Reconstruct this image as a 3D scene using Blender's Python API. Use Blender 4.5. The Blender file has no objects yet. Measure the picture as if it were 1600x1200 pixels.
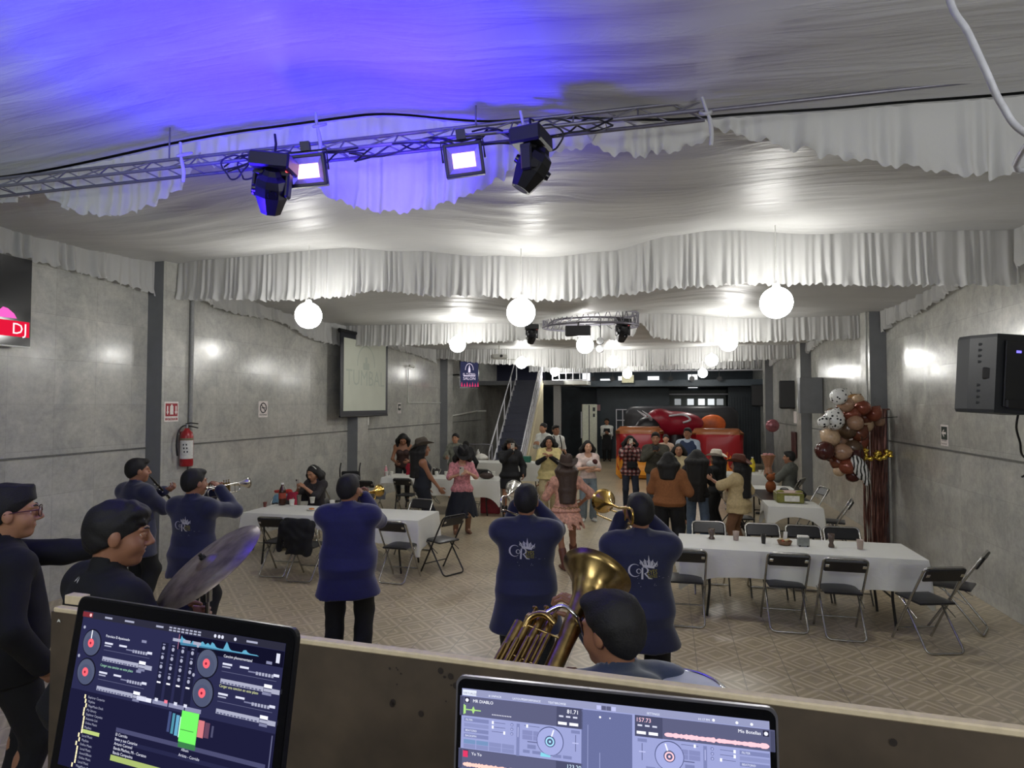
import bpy, math, random
import numpy as np
from mathutils import Vector, Matrix
from mathutils.bvhtree import BVHTree

SC = bpy.context.scene
COL = SC.collection
random.seed(7)
PI = math.pi

# ------------------------------------------------------------------ camera
F = 980.0; CAM_H = 2.3
PITCH = math.atan((632 - 600) / F)
YAW = math.atan((1040 - 800) / F * math.cos(PITCH))
cam_data = bpy.data.cameras.new('camera'); cam = bpy.data.objects.new('camera', cam_data)
COL.objects.link(cam)
cam.location = (0, 0, CAM_H); cam.rotation_euler = (PI/2 + PITCH, 0, YAW)
cam_data.sensor_fit = 'HORIZONTAL'; cam_data.sensor_width = 36; cam_data.lens = F / 1600 * 36
cam_data.clip_start = 0.05; cam_data.clip_end = 200
SC.camera = cam
# ------------------------------------------------------------------ view, world
SC.view_settings.view_transform = 'Standard'; SC.view_settings.look = 'None'
SC.view_settings.gamma = 1.0; SC.view_settings.use_curve_mapping = False
SC.view_settings.exposure = 0.5
w = bpy.data.worlds.new('world'); SC.world = w; w.use_nodes = True
w.node_tree.nodes['Background'].inputs[0].default_value = (0.75, 0.8, 0.9, 1)
w.node_tree.nodes['Background'].inputs[1].default_value = 0.12

def light(name, kind, loc, aim, power, color, size=0.2, size_y=None, spot=60, blend=0.6, spread=None):
    d = bpy.data.lights.new(name, kind); o = bpy.data.objects.new(name, d); COL.objects.link(o)
    o.location = loc
    v = Vector(aim) - Vector(loc)
    o.rotation_euler = v.to_track_quat('-Z', 'Y').to_euler()
    d.energy = power; d.color = color
    if kind == 'AREA':
        d.size = size
        if size_y: d.shape = 'RECTANGLE'; d.size_y = size_y
        if spread: d.spread = math.radians(spread)
    elif kind == 'SPOT':
        d.spot_size = math.radians(spot); d.spot_blend = blend; d.shadow_soft_size = size
    else: d.shadow_soft_size = size
    return o
GLOBE_POWER = 34.0
# added fill panel, unseen behind the camera, to lift the hall and cloth ceiling
light('stage_fill_light', 'AREA', (-1.5, -1.8, 3.9), (-2.2, 2.5, 0.5), 80, (0.92, 0.97, 1.0), 2.4, 1.2)
# stage wash lamp up at the left, aimed at the cloth ceiling
light('stage_wash_light', 'SPOT', (-4.9, 0.9, 3.0), (-4.9, 2.0, 4.4), 85, (0.72, 0.92, 1.0), 0.15, spot=115, blend=1.0)
# the two blue LED floods on the truss spill onto the cloth above and the valance
light('blue_flood_light', 'SPOT', (-2.75, 3.42, 3.34), (-2.8, 3.30, 4.6), 150, (0.035, 0.012, 1.0), 0.1, spot=165, blend=1.0)
light('blue_flood_light', 'SPOT', (-1.55, 3.40, 3.34), (-1.6, 3.28, 4.6), 150, (0.035, 0.012, 1.0), 0.1, spot=165, blend=1.0)
light('blue_flood_light', 'SPOT', (-1.9, 3.45, 3.75), (-1.9, 4.6, 3.8), 12, (0.28, 0.14, 1.0), 0.1, spot=130, blend=1.0)
light('stage_uplight', 'AREA', (2.3, -0.35, 2.3), (2.0, 1.4, 4.6), 52, (0.95, 0.97, 1.0), 1.2, 0.5)  # added fill lamp behind the camera, brightens the near cloth ceiling
light('entrance_light', 'AREA', (-0.5, 26.8, 3.3), (-0.5, 26.0, 0), 45, (1.0, 0.97, 0.9), 3.0, 0.8)

# ------------------------------------------------------------------ pixel rays -> world points
_fw = Vector((-math.sin(YAW)*math.cos(PITCH), math.cos(YAW)*math.cos(PITCH), math.sin(PITCH)))
_rt = Vector((math.cos(YAW), math.sin(YAW), 0)); _up = _rt.cross(_fw)
_C = Vector((0, 0, CAM_H))
def ray(x, y): return _fw + _rt * ((x - 800) / F) - _up * ((y - 600) / F)
def atZ(x, y, z=0.0): r = ray(x, y); return _C + r * ((z - CAM_H) / r.z)
def atX(x, y, X): r = ray(x, y); return _C + r * (X / r.x)
def atY(x, y, Y): r = ray(x, y); return _C + r * (Y / r.y)
def atD(x, y, D): return _C + ray(x, y) * D

# ------------------------------------------------------------------ materials
def _nodes(name):
    m = bpy.data.materials.new(name); m.use_nodes = True
    nt = m.node_tree; b = nt.nodes['Principled BSDF']
    return m, nt, b
def nd(nt, kind, **kw):
    n = nt.nodes.new(kind)
    for k, v in kw.items():
        if k.startswith('i_'): n.inputs[int(k[2:]) if k[2:].isdigit() else k[2:].replace('_', ' ')].default_value = v
        else: setattr(n, k, v)
    return n
def lk(nt, a, b): nt.links.new(a, b)
def math_n(nt, op, a, b=None, c=None):
    n = nt.nodes.new('ShaderNodeMath'); n.operation = op
    for i, v in enumerate((a, b, c)):
        if v is None: continue
        if isinstance(v, (int, float)): n.inputs[i].default_value = v
        else: nt.links.new(v, n.inputs[i])
    return n.outputs[0]
def ramp(nt, fac, stops):
    n = nt.nodes.new('ShaderNodeValToRGB'); e = n.color_ramp.elements
    while len(e) > len(stops): e.remove(e[-1])
    while len(e) < len(stops): e.new(0.5)
    for k, (p, c) in enumerate(stops):
        e[k].position = p; e[k].color = (*c, 1) if len(c) == 3 else c
    nt.links.new(fac, n.inputs[0]); return n.outputs[0]
def S(r, g, b):   # sRGB 0-255 -> linear
    f = lambda v: ((v/255+0.055)/1.055)**2.4 if v > 10 else v/255/12.92
    return (f(r), f(g), f(b))
_cache = {}
def mat(name, color, rough=0.6, metal=0.0, noise=0.12, scale=30, bump=0.0, spec=0.5, sheen=0.0, coat=0.0, emit=None, estr=0.0, trans=0.0, alpha=None):
    if name in _cache: return _cache[name]
    m, nt, b = _nodes(name)
    tc = nd(nt, 'ShaderNodeTexCoord'); nz = nd(nt, 'ShaderNodeTexNoise'); nz.inputs['Scale'].default_value = scale
    nz.inputs['Detail'].default_value = 4
    lk(nt, tc.outputs['Object'], nz.inputs['Vector'])
    c = color
    lo = tuple(max(0, v*(1-noise)) for v in c); hi = tuple(min(1, v*(1+noise)) for v in c)
    lk(nt, ramp(nt, nz.outputs[0], [(0.3, lo), (0.7, hi)]), b.inputs['Base Color'])
    b.inputs['Roughness'].default_value = rough; b.inputs['Metallic'].default_value = metal
    b.inputs['Specular IOR Level'].default_value = spec
    if sheen: b.inputs['Sheen Weight'].default_value = sheen; b.inputs['Sheen Roughness'].default_value = 0.5
    if coat: b.inputs['Coat Weight'].default_value = coat; b.inputs['Coat Roughness'].default_value = 0.08
    if bump:
        bp = nd(nt, 'ShaderNodeBump'); bp.inputs['Strength'].default_value = bump; bp.inputs['Distance'].default_value = 0.01
        lk(nt, nz.outputs[0], bp.inputs['Height']); lk(nt, bp.outputs[0], b.inputs['Normal'])
    if emit: b.inputs['Emission Color'].default_value = (*emit, 1); b.inputs['Emission Strength'].default_value = estr
    if trans: b.inputs['Transmission Weight'].default_value = trans; b.inputs['IOR'].default_value = 1.35
    if alpha is not None: b.inputs['Alpha'].default_value = alpha
    _cache[name] = m; return m
def emis(name, color, strength):
    if name in _cache: return _cache[name]
    m = bpy.data.materials.new(name); m.use_nodes = True; nt = m.node_tree; nt.nodes.clear()
    e = nt.nodes.new('ShaderNodeEmission'); o = nt.nodes.new('ShaderNodeOutputMaterial')
    e.inputs[0].default_value = (*color, 1); e.inputs[1].default_value = strength
    nt.links.new(e.outputs[0], o.inputs[0]); _cache[name] = m; return m

# ------------------------------------------------------------------ mesh builder
def perp(d):
    d = d.normalized(); a = Vector((0, 0, 1)) if abs(d.z) < 0.9 else Vector((1, 0, 0))
    u = d.cross(a).normalized(); return u, d.cross(u).normalized()
class MB:
    def __init__(s): s.v = []; s.f = []; s.mi = []; s.sm = []
    def raw(s, vs, fs, mi=0, smooth=False):
        o = len(s.v); s.v += [tuple(v) for v in vs]
        for f in fs: s.f.append(tuple(i + o for i in f)); s.mi.append(mi); s.sm.append(smooth)
        return s
    def box(s, c, d, R=None, mi=0, bev=0.0):
        c = Vector(c); hx, hy, hz = d[0]/2, d[1]/2, d[2]/2
        if bev <= 0:
            vs = [Vector((x*hx, y*hy, z*hz)) for x in (-1, 1) for y in (-1, 1) for z in (-1, 1)]
            fs = [(0,1,3,2), (4,6,7,5), (0,4,5,1), (2,3,7,6), (0,2,6,4), (1,5,7,3)]
        else:
            bm = bmesh_box(hx, hy, hz, bev); vs, fs = bm
        if R is not None: vs = [R @ v for v in vs]
        return s.raw([c + v for v in vs], fs, mi)
    def cyl(s, a, b, ra, rb=None, n=16, mi=0, cap=True, smooth=True):
        a = Vector(a); b = Vector(b); rb = ra if rb is None else rb
        u, v = perp(b - a)
        vs = [p + (u*math.cos(2*PI*k/n) + v*math.sin(2*PI*k/n))*r for p, r in ((a, ra), (b, rb)) for k in range(n)]
        fs = [(k, (k+1) % n, n+(k+1) % n, n+k) for k in range(n)]
        s.raw(vs, fs, mi, smooth)
        if cap: s.raw(vs, [tuple(range(n))[::-1], tuple(range(n, 2*n))], mi)
        return s
    def tube(s, pts, r, n=8, mi=0, closed=False, cap=True):
        pts = [Vector(p) for p in pts]; N = len(pts)
        rs = r if isinstance(r, (list, tuple)) else [r]*N
        u = None; vs = []
        for i in range(N):
            if closed: t = pts[(i+1) % N] - pts[i-1]
            else: t = pts[min(i+1, N-1)] - pts[max(i-1, 0)]
            if t.length < 1e-9: t = Vector((0, 0, 1))
            t.normalize()
            if u is None: u, _ = perp(t)
            u = (u - t*u.dot(t))
            if u.length < 1e-6: u, _ = perp(t)
            u.normalize(); w_ = t.cross(u)
            vs += [pts[i] + (u*math.cos(2*PI*k/n) + w_*math.sin(2*PI*k/n))*rs[i] for k in range(n)]
        fs = []
        for i in range(N if closed else N-1):
            j = (i+1) % N
            for k in range(n): fs.append((i*n+k, i*n+(k+1) % n, j*n+(k+1) % n, j*n+k))
        s.raw(vs, fs, mi, True)
        if cap and not closed: s.raw(vs, [tuple(range(n))[::-1], tuple(range((N-1)*n, N*n))], mi)
        return s
    def lathe(s, prof, n=24, o=(0, 0, 0), ax=None, mi=0, smooth=True):
        # prof: (radius, height) list; ax: matrix 3x3 mapping local z
        o = Vector(o); vs = []
        for r, h in prof:
            for k in range(n):
                p = Vector((r*math.cos(2*PI*k/n), r*math.sin(2*PI*k/n), h))
                vs.append(o + (ax @ p if ax is not None else p))
        fs = [(i*n+k, i*n+(k+1) % n, (i+1)*n+(k+1) % n, (i+1)*n+k) for i in range(len(prof)-1) for k in range(n)]
        return s.raw(vs, fs, mi, smooth)
    def ball(s, c, r, n=16, m=10, R=None, mi=0):
        c = Vector(c); r = Vector(r) if hasattr(r, '__len__') else Vector((r, r, r))
        vs = []
        for i in range(m+1):
            th = PI*i/m
            for k in range(n):
                p = Vector((r.x*math.sin(th)*math.cos(2*PI*k/n), r.y*math.sin(th)*math.sin(2*PI*k/n), r.z*math.cos(th)))
                vs.append(c + (R @ p if R is not None else p))
        fs = [(i*n+k, (i+1)*n+k, (i+1)*n+(k+1) % n, i*n+(k+1) % n) for i in range(m) for k in range(n)]
        return s.raw(vs, fs, mi, True)
    def prism(s, poly, o, ux, uy, thick, mi=0):
        o = Vector(o); ux = Vector(ux); uy = Vector(uy); nz_ = ux.cross(uy).normalized()
        n = len(poly); vs = [o + ux*p[0] + uy*p[1] + nz_*t for t in (0, thick) for p in poly]
        return s.raw(vs, [tuple(range(n))[::-1], tuple(range(n, 2*n))] + [(k, (k+1) % n, n+(k+1) % n, n+k) for k in range(n)], mi)
    def grid(s, fn, nu, nv, mi=0, smooth=True):
        vs = [fn(i/nu, j/nv) for i in range(nu+1) for j in range(nv+1)]
        fs = [(i*(nv+1)+j, (i+1)*(nv+1)+j, (i+1)*(nv+1)+j+1, i*(nv+1)+j+1) for i in range(nu) for j in range(nv)]
        return s.raw(vs, fs, mi, smooth)
    def text(s, txt, o, ux, uy, size, mi=0, align='CENTER', thick=0.0, lift=0.0, ext=0.0):
        vs, fs = text_mesh(txt, align, ext)
        o = Vector(o); ux = Vector(ux); uy = Vector(uy); nz_ = ux.cross(uy).normalized()
        return s.raw([o + ux*(v[0]*size) + uy*(v[1]*size) + nz_*lift for v in vs], fs, mi)
    def build(s, name, mats, parent=None, origin=None, sharp=None):
        me = bpy.data.meshes.new(name)
        vs = s.v
        if origin is not None:
            o = Vector(origin); vs = [tuple(Vector(v) - o) for v in vs]
        me.from_pydata(vs, [], s.f)
        if not isinstance(mats, (list, tuple)): mats = [mats]
        for m in mats: me.materials.append(m)
        me.polygons.foreach_set('material_index', s.mi)
        me.polygons.foreach_set('use_smooth', s.sm)
        me.validate(); me.update()
        o = bpy.data.objects.new(name, me); COL.objects.link(o)
        if parent is not None: o.parent = parent
        if origin is not None: o.location = origin
        return o
_bb = {}
def bmesh_box(hx, hy, hz, b):
    # chamfered box: 24 vertices
    b = min(b, hx*0.99, hy*0.99, hz*0.99)
    vs = []; idx = {}
    for x in (-1, 1):
        for y in (-1, 1):
            for z in (-1, 1):
                for a in range(3):
                    p = [x*(hx-b), y*(hy-b), z*(hz-b)]
                    p[a] = (x*hx, y*hy, z*hz)[a]
                    idx[(x, y, z, a)] = len(vs); vs.append(Vector(p))
    fs = []
    for a in range(3):
        o1, o2 = [k for k in range(3) if k != a]
        for s_ in (-1, 1):
            q = []
            for (u, v) in ((-1, -1), (1, -1), (1, 1), (-1, 1)):
                c = [0, 0, 0]; c[a] = s_; c[o1] = u; c[o2] = v; q.append(idx[(*c, a)])
            fs.append(tuple(q))
    for a in range(3):
        o1, o2 = [k for k in range(3) if k != a]
        for u in (-1, 1):
            for v in (-1, 1):
                c0 = [0, 0, 0]; c1 = [0, 0, 0]; c0[a] = -1; c1[a] = 1
                c0[o1] = c1[o1] = u; c0[o2] = c1[o2] = v
                fs.append((idx[(*c0, o1)], idx[(*c1, o1)], idx[(*c1, o2)], idx[(*c0, o2)]))
    for x in (-1, 1):
        for y in (-1, 1):
            for z in (-1, 1): fs.append((idx[(x, y, z, 0)], idx[(x, y, z, 1)], idx[(x, y, z, 2)]))
    return vs, fs
_txt = {}
def text_mesh(txt, align='CENTER', ext=0.0):
    key = (txt, align, ext)
    if key in _txt: return _txt[key]
    cu = bpy.data.curves.new('t', 'FONT'); cu.body = txt; cu.align_x = align; cu.size = 1.0; cu.resolution_u = 2; cu.extrude = ext
    ob = bpy.data.objects.new('t', cu); COL.objects.link(ob)
    dg = bpy.context.evaluated_depsgraph_get(); dg.update()
    me = bpy.data.meshes.new_from_object(ob.evaluated_get(dg))
    r = ([tuple(v.co) for v in me.vertices], [tuple(p.vertices) for p in me.polygons])
    bpy.data.objects.remove(ob); bpy.data.curves.remove(cu); bpy.data.meshes.remove(me)
    _txt[key] = r; return r

def empty(name, loc=(0, 0, 0), rz=0.0, label=None, cat=None, group=None):
    o = bpy.data.objects.new(name, None); COL.objects.link(o); o.location = loc; o.rotation_euler = (0, 0, rz)
    o.empty_display_size = 0.1
    if label: tag(o, label, cat, group)
    return o
def tag(o, label, cat, group=None, kind=None):
    o['label'] = label; o['category'] = cat
    if group: o['group'] = group
    if kind: o['kind'] = kind
    return o
def struct(o): o['kind'] = 'structure'; return o
def copy_tree(o, parent=None):
    c = o.copy(); COL.objects.link(c)
    if parent is not None: c.parent = parent
    for ch in list(o.children): copy_tree(ch, c)
    return c
def Rz(a): return Matrix.Rotation(a, 3, 'Z')
def Rx(a): return Matrix.Rotation(a, 3, 'X')
def Ry(a): return Matrix.Rotation(a, 3, 'Y')
def smooth_path(pts, per=6):
    pts = [Vector(p) for p in pts]; out = []
    for i in range(len(pts)-1):
        p0 = pts[max(i-1, 0)]; p1 = pts[i]; p2 = pts[i+1]; p3 = pts[min(i+2, len(pts)-1)]
        for k in range(per):
            t = k/per
            out.append(0.5*((2*p1) + (p2-p0)*t + (2*p0-5*p1+4*p2-p3)*t*t + (3*p1-p0-3*p2+p3)*t**3))
    out.append(pts[-1]); return out
def corner_path(pts, r, per=5):
    pts = [Vector(p) for p in pts]; out = [pts[0]]
    for i in range(1, len(pts)-1):
        a = (pts[i-1]-pts[i]); b = (pts[i+1]-pts[i]); rr = min(r, a.length*0.49, b.length*0.49)
        a.normalize(); b.normalize(); p0 = pts[i]+a*rr; p2 = pts[i]+b*rr
        for k in range(per+1):
            t = k/per; out.append(p0*(1-t)**2 + pts[i]*2*t*(1-t) + p2*t*t)
    out.append(pts[-1]); return out
# ================================================================== SETTING
XL, XR, YB, YE, YS = -7.0, 3.6, 28.2, 24.0, -4.5      # walls, far wall, rear
def wall_mat():
    m, nt, b = _nodes('grey_marbled_wall_tile')
    g = nd(nt, 'ShaderNodeNewGeometry'); sp = nd(nt, 'ShaderNodeSeparateXYZ'); lk(nt, g.outputs['Position'], sp.inputs[0])
    sn = nd(nt, 'ShaderNodeSeparateXYZ'); lk(nt, g.outputs['Normal'], sn.inputs[0])
    horiz = math_n(nt, 'ADD', sp.outputs[0], sp.outputs[1])
    cb = nd(nt, 'ShaderNodeCombineXYZ'); lk(nt, horiz, cb.inputs[0]); lk(nt, math_n(nt, 'ADD', sp.outputs[2], -0.18), cb.inputs[1])
    br = nd(nt, 'ShaderNodeTexBrick'); br.offset = 0.0; br.squash = 1.0
    br.inputs['Scale'].default_value = 1.0; br.inputs['Brick Width'].default_value = 0.55; br.inputs['Row Height'].default_value = 0.53
    br.inputs['Mortar Size'].default_value = 0.0035; br.inputs['Mortar Smooth'].default_value = 0.3; br.inputs['Bias'].default_value = 0
    br.inputs['Color1'].default_value = (0.40, 0.40, 0.375, 1); br.inputs['Color2'].default_value = (0.46, 0.46, 0.435, 1); br.inputs['Mortar'].default_value = (0.36, 0.36, 0.34, 1)
    lk(nt, cb.outputs[0], br.inputs['Vector'])
    n1 = nd(nt, 'ShaderNodeTexNoise', i_Scale=2.6, i_Detail=8.0, i_Roughness=0.7, i_Distortion=0.6); lk(nt, g.outputs['Position'], n1.inputs['Vector'])
    n2 = nd(nt, 'ShaderNodeTexNoise', i_Scale=14.0, i_Detail=6.0, i_Roughness=0.75); lk(nt, g.outputs['Position'], n2.inputs['Vector'])
    mx = nd(nt, 'ShaderNodeMix', data_type='RGBA', blend_type='MULTIPLY'); mx.inputs[0].default_value = 1.0
    lk(nt, br.outputs['Color'], mx.inputs[6]); lk(nt, ramp(nt, n1.outputs[0], [(0.3, (0.78, 0.80, 0.80)), (0.5, (1.0, 0.99, 0.97)), (0.72, (1.22, 1.2, 1.14))]), mx.inputs[7])
    mx2 = nd(nt, 'ShaderNodeMix', data_type='RGBA', blend_type='MULTIPLY'); mx2.inputs[0].default_value = 1.0
    lk(nt, mx.outputs[2], mx2.inputs[6]); lk(nt, ramp(nt, n2.outputs[0], [(0.3, (0.86, 0.86, 0.86)), (0.7, (1.12, 1.12, 1.12))]), mx2.inputs[7])
    lk(nt, mx2.outputs[2], b.inputs['Base Color'])
    lk(nt, ramp(nt, n1.outputs[0], [(0.3, (0.10,)*3), (0.7, (0.24,)*3)]), b.inputs['Roughness'])
    b.inputs['Specular IOR Level'].default_value = 0.6
    bp = nd(nt, 'ShaderNodeBump', i_Strength=0.25, i_Distance=0.004); hgt = math_n(nt, 'ADD', math_n(nt, 'MULTIPLY', br.outputs['Fac'], -1.0), math_n(nt, 'MULTIPLY', n1.outputs[0], 0.9))
    lk(nt, hgt, bp.inputs['Height']); lk(nt, bp.outputs[0], b.inputs['Normal'])
    return m
def floor_mat():
    m, nt, b = _nodes('beige_patterned_floor_tile')
    g = nd(nt, 'ShaderNodeNewGeometry'); sp = nd(nt, 'ShaderNodeSeparateXYZ'); lk(nt, g.outputs['Position'], sp.inputs[0])
    T = 0.372
    fx = math_n(nt, 'FRACT', math_n(nt, 'DIVIDE', math_n(nt, 'ADD', sp.outputs[0], 50*T+0.12), T))
    fy = math_n(nt, 'FRACT', math_n(nt, 'DIVIDE', math_n(nt, 'ADD', sp.outputs[1], 50*T), T))
    ax = math_n(nt, 'ABSOLUTE', math_n(nt, 'SUBTRACT', fx, 0.5)); ay = math_n(nt, 'ABSOLUTE', math_n(nt, 'SUBTRACT', fy, 0.5))
    nz = nd(nt, 'ShaderNodeTexNoise', i_Scale=7.0, i_Detail=5.0, i_Roughness=0.6); lk(nt, g.outputs['Position'], nz.inputs['Vector'])
    nb = nd(nt, 'ShaderNodeTexNoise', i_Scale=1.1, i_Detail=3.0); lk(nt, g.outputs['Position'], nb.inputs['Vector'])
    wob = math_n(nt, 'MULTIPLY', math_n(nt, 'SUBTRACT', nz.outputs[0], 0.5), 0.06)
    dm = math_n(nt, 'ADD', math_n(nt, 'ADD', ax, ay), wob)              # concentric diamonds round each tile's centre
    def band(c, wd): return math_n(nt, 'SUBTRACT', 1.0, math_n(nt, 'MINIMUM', math_n(nt, 'DIVIDE', math_n(nt, 'ABSOLUTE', math_n(nt, 'SUBTRACT', dm, c)), wd), 1.0))
    bands = math_n(nt, 'MAXIMUM', math_n(nt, 'MAXIMUM', band(0.50, 0.085), band(0.27, 0.06)), band(0.78, 0.07))
    grout = math_n(nt, 'GREATER_THAN', math_n(nt, 'MAXIMUM', ax, ay), 0.488)
    base = ramp(nt, nz.outputs[0], [(0.2, (0.35, 0.285, 0.185)), (0.5, (0.395, 0.325, 0.215)), (0.8, (0.44, 0.365, 0.25))])
    m1 = nd(nt, 'ShaderNodeMix', data_type='RGBA'); lk(nt, math_n(nt, 'MULTIPLY', bands, 0.75), m1.inputs[0]); lk(nt, base, m1.inputs[6]); m1.inputs[7].default_value = (0.64, 0.55, 0.40, 1)
    m2 = nd(nt, 'ShaderNodeMix', data_type='RGBA'); lk(nt, math_n(nt, 'MULTIPLY', grout, 0.7), m2.inputs[0]); lk(nt, m1.outputs[2], m2.inputs[6]); m2.inputs[7].default_value = (0.24, 0.21, 0.16, 1)
    m3 = nd(nt, 'ShaderNodeMix', data_type='RGBA', blend_type='MULTIPLY'); m3.inputs[0].default_value = 1
    lk(nt, m2.outputs[2], m3.inputs[6]); lk(nt, ramp(nt, nb.outputs[0], [(0.3, (0.82,)*3), (0.7, (1.1,)*3)]), m3.inputs[7])
    lk(nt, m3.outputs[2], b.inputs['Base Color'])
    lk(nt, ramp(nt, nz.outputs[0], [(0.3, (0.29,)*3), (0.7, (0.33,)*3)]), b.inputs['Roughness'])
    bp = nd(nt, 'ShaderNodeBump', i_Strength=0.04, i_Distance=0.002)
    lk(nt, nb.outputs[0], bp.inputs['Height']); lk(nt, bp.outputs[0], b.inputs['Normal'])
    return m
M_WALL = wall_mat(); M_FLOOR = floor_mat()
M_PILLAR = mat('grey_pillar_paint', S(118, 120, 124), 0.35, noise=0.06, scale=6)
M_DARKWALL = mat('dark_teal_paint', S(36, 48, 56), 0.5, noise=0.15, scale=4)
M_WHITE = mat('white_paint', S(215, 216, 210), 0.45, noise=0.04)

def cloth_mat(name, col, wr=0.35, fine=0.0, transl=0.25, stretch=(0.35, 3.0, 3.0), sc=2.2, rough=0.55):
    m = bpy.data.materials.new(name); m.use_nodes = True; nt = m.node_tree; b = nt.nodes['Principled BSDF']; out = nt.nodes['Material Output']
    g = nd(nt, 'ShaderNodeNewGeometry'); mp = nd(nt, 'ShaderNodeMapping'); mp.inputs['Scale'].default_value = stretch
    lk(nt, g.outputs['Position'], mp.inputs[0])
    n1 = nd(nt, 'ShaderNodeTexNoise', i_Scale=sc, i_Detail=6.0, i_Roughness=0.55, i_Distortion=0.4); lk(nt, mp.outputs[0], n1.inputs['Vector'])
    n2 = nd(nt, 'ShaderNodeTexNoise', i_Scale=0.9, i_Detail=2.0); lk(nt, g.outputs['Position'], n2.inputs['Vector'])
    b.inputs['Base Color'].default_value = (*col, 1); b.inputs['Roughness'].default_value = rough; b.inputs['Specular IOR Level'].default_value = 0.35
    hi = tuple(v*1.05 for v in col); lo = tuple(v*0.93 for v in col)
    lk(nt, ramp(nt, n2.outputs[0], [(0.35, lo), (0.65, hi)]), b.inputs['Base Color'])
    bp = nd(nt, 'ShaderNodeBump', i_Strength=wr, i_Distance=0.05); lk(nt, ramp(nt, n1.outputs[0], [(0.42, (0, 0, 0)), (0.75, (1, 1, 1))]), bp.inputs['Height']); lk(nt, bp.outputs[0], b.inputs['Normal'])
    t = nd(nt, 'ShaderNodeBsdfTranslucent'); t.inputs[0].default_value = (*col, 1)
    mx = nd(nt, 'ShaderNodeMixShader'); mx.inputs[0].default_value = transl
    lk(nt, b.outputs[0], mx.inputs[1]); lk(nt, t.outputs[0], mx.inputs[2]); lk(nt, mx.outputs[0], out.inputs[0])
    return m
M_CEIL = cloth_mat('white_satin_ceiling_cloth', (0.58, 0.58, 0.57), 0.22, transl=0.05, rough=0.42)
M_VAL = cloth_mat('white_ruffled_valance_cloth', (0.66, 0.66, 0.65), 0.12, transl=0.35, stretch=(3, 3, 0.6), rough=0.6)

# floor
fb = MB(); fb.box(((XL+XR)/2-0.2, 12, -0.1), (14.5, 36, 0.2)); struct(fb.build('floor', M_FLOOR))
# walls with real thickness
def wall(name, c, d, m=M_WALL): b = MB(); b.box(c, d); return struct(b.build(name, m))
wall('wall_left', (XL-0.1, (YS+20.2)/2, 2.5), (0.2, 20.2-YS, 5))
wall('wall_right', (XR+0.1, (YS+YB)/2, 2.5), (0.2, YB-YS, 5))
wall('wall_rear', ((XL+XR)/2, YS-0.1, 2.5), (XR-XL+0.4, 0.2, 5), M_PILLAR)
wall('wall_stairwell', (XL-0.1, 24.4, 2.5), (0.2, 8.4, 5))
wall('wall_far', (XL/2+XR/2, YB+0.1, 2.5), (XR-XL+0.4, 0.2, 5), M_DARKWALL)
b = MB(); b.box(((XL+XR)/2, (YS+YB)/2, 5.0), (XR-XL+0.4, YB-YS+0.4, 0.15)); struct(b.build('ceiling_slab', M_PILLAR)).name = 'ceiling'
# dado ledge line along both walls
for nm, x in (('trim_left', XL), ('trim_right', XR)):
    b = MB(); sgn = 1 if x < 0 else -1
    b.box((x+sgn*0.006, (YS+23.5)/2, 1.70), (0.012, 23.5-YS, 0.022)); struct(b.build(nm, mat('grey_trim', S(98, 98, 95), 0.5)))
# pillars standing proud of both walls
for k, (y, x) in enumerate([(7.32, XL), (13.0, XL), (19.0, XL), (6.1, XR), (11.75, XR), (17.35, XR), (23.2, XR)]):
    b = MB(); sgn = 1 if x < 0 else -1
    b.box((x+sgn*0.125, y+0.18, 2.45), (0.25, 0.50, 4.9)); b.box((x+sgn*0.252, y+0.18, 2.45), (0.006, 0.50, 4.9), mi=1); o = struct(b.build('trim_%d' % (k+1), [M_PILLAR, M_WALL]))
# thin conduit beside each near pillar
b = MB(); b.cyl((XL+0.285, 7.76, 0), (XL+0.285, 7.76, 4.2), 0.03, n=8); struct(b.build('trim_8', mat('grey_conduit', S(130, 131, 130), 0.4)))
b = MB(); b.cyl((XR-0.29, 11.72, 1.6), (XR-0.29, 11.72, 3.9), 0.018, n=8); struct(b.build('trim_9', mat('pale_conduit', S(165, 166, 162), 0.4)))

# ------------------------------------------------------------------ cloth ceiling (one draped sheet per bay)
def interp(pts, x):
    if x <= pts[0][0]: return pts[0][1]
    for (a, va), (c, vc) in zip(pts, pts[1:]):
        if x <= c:
            t = (x-a)/(c-a); t = t*t*(3-2*t) if len(pts) > 3 else t
            return va + (vc-va)*t
    return pts[-1][1]
V1T = [(-7.0, 4.22), (-5.5, 4.25), (-3.0, 4.40), (-2.15, 4.41), (-1.0, 4.25), (0.25, 4.13), (1.17, 4.10), (2.0, 4.08), (3.6, 4.15)]
V2T = [(-7.0, 4.30), (-6.2, 4.34), (-4.2, 4.38), (-3.2, 4.28), (-2.17, 4.16), (-1.35, 4.10), (-0.65, 4.13), (0.1, 4.27), (0.52, 4.30), (1.8, 4.18), (2.8, 4.14), (3.6, 4.11)]
V2B = [(-7.0, 3.79), (-5.97, 3.76), (-5.06, 3.71), (-4.2, 3.72), (-3.73, 3.78), (-2.67, 3.67), (-1.2, 3.56), (-0.58, 3.59), (0.15, 3.65), (0.79, 3.66), (1.46, 3.63), (2.42, 3.57), (3.6, 3.53)]
V3T = [(-7.0, 4.06), (-4.5, 4.04), (-2.5, 3.98), (-0.5, 4.11), (1.9, 3.94), (3.6, 3.94)]
V3B = [(-7.0, 3.60), (-5.4, 3.58), (-3.67, 3.61), (-2.43, 3.64), (-1.0, 3.60), (-0.62, 3.67), (-0.48, 3.92), (-0.2, 3.62), (0.3, 3.54), (1.32, 3.49), (3.6, 3.50)]
V4T = [(-7.0, 4.02), (-3.5, 3.96), (-0.7, 3.87), (1.6, 3.95), (3.6, 3.93)]
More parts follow.
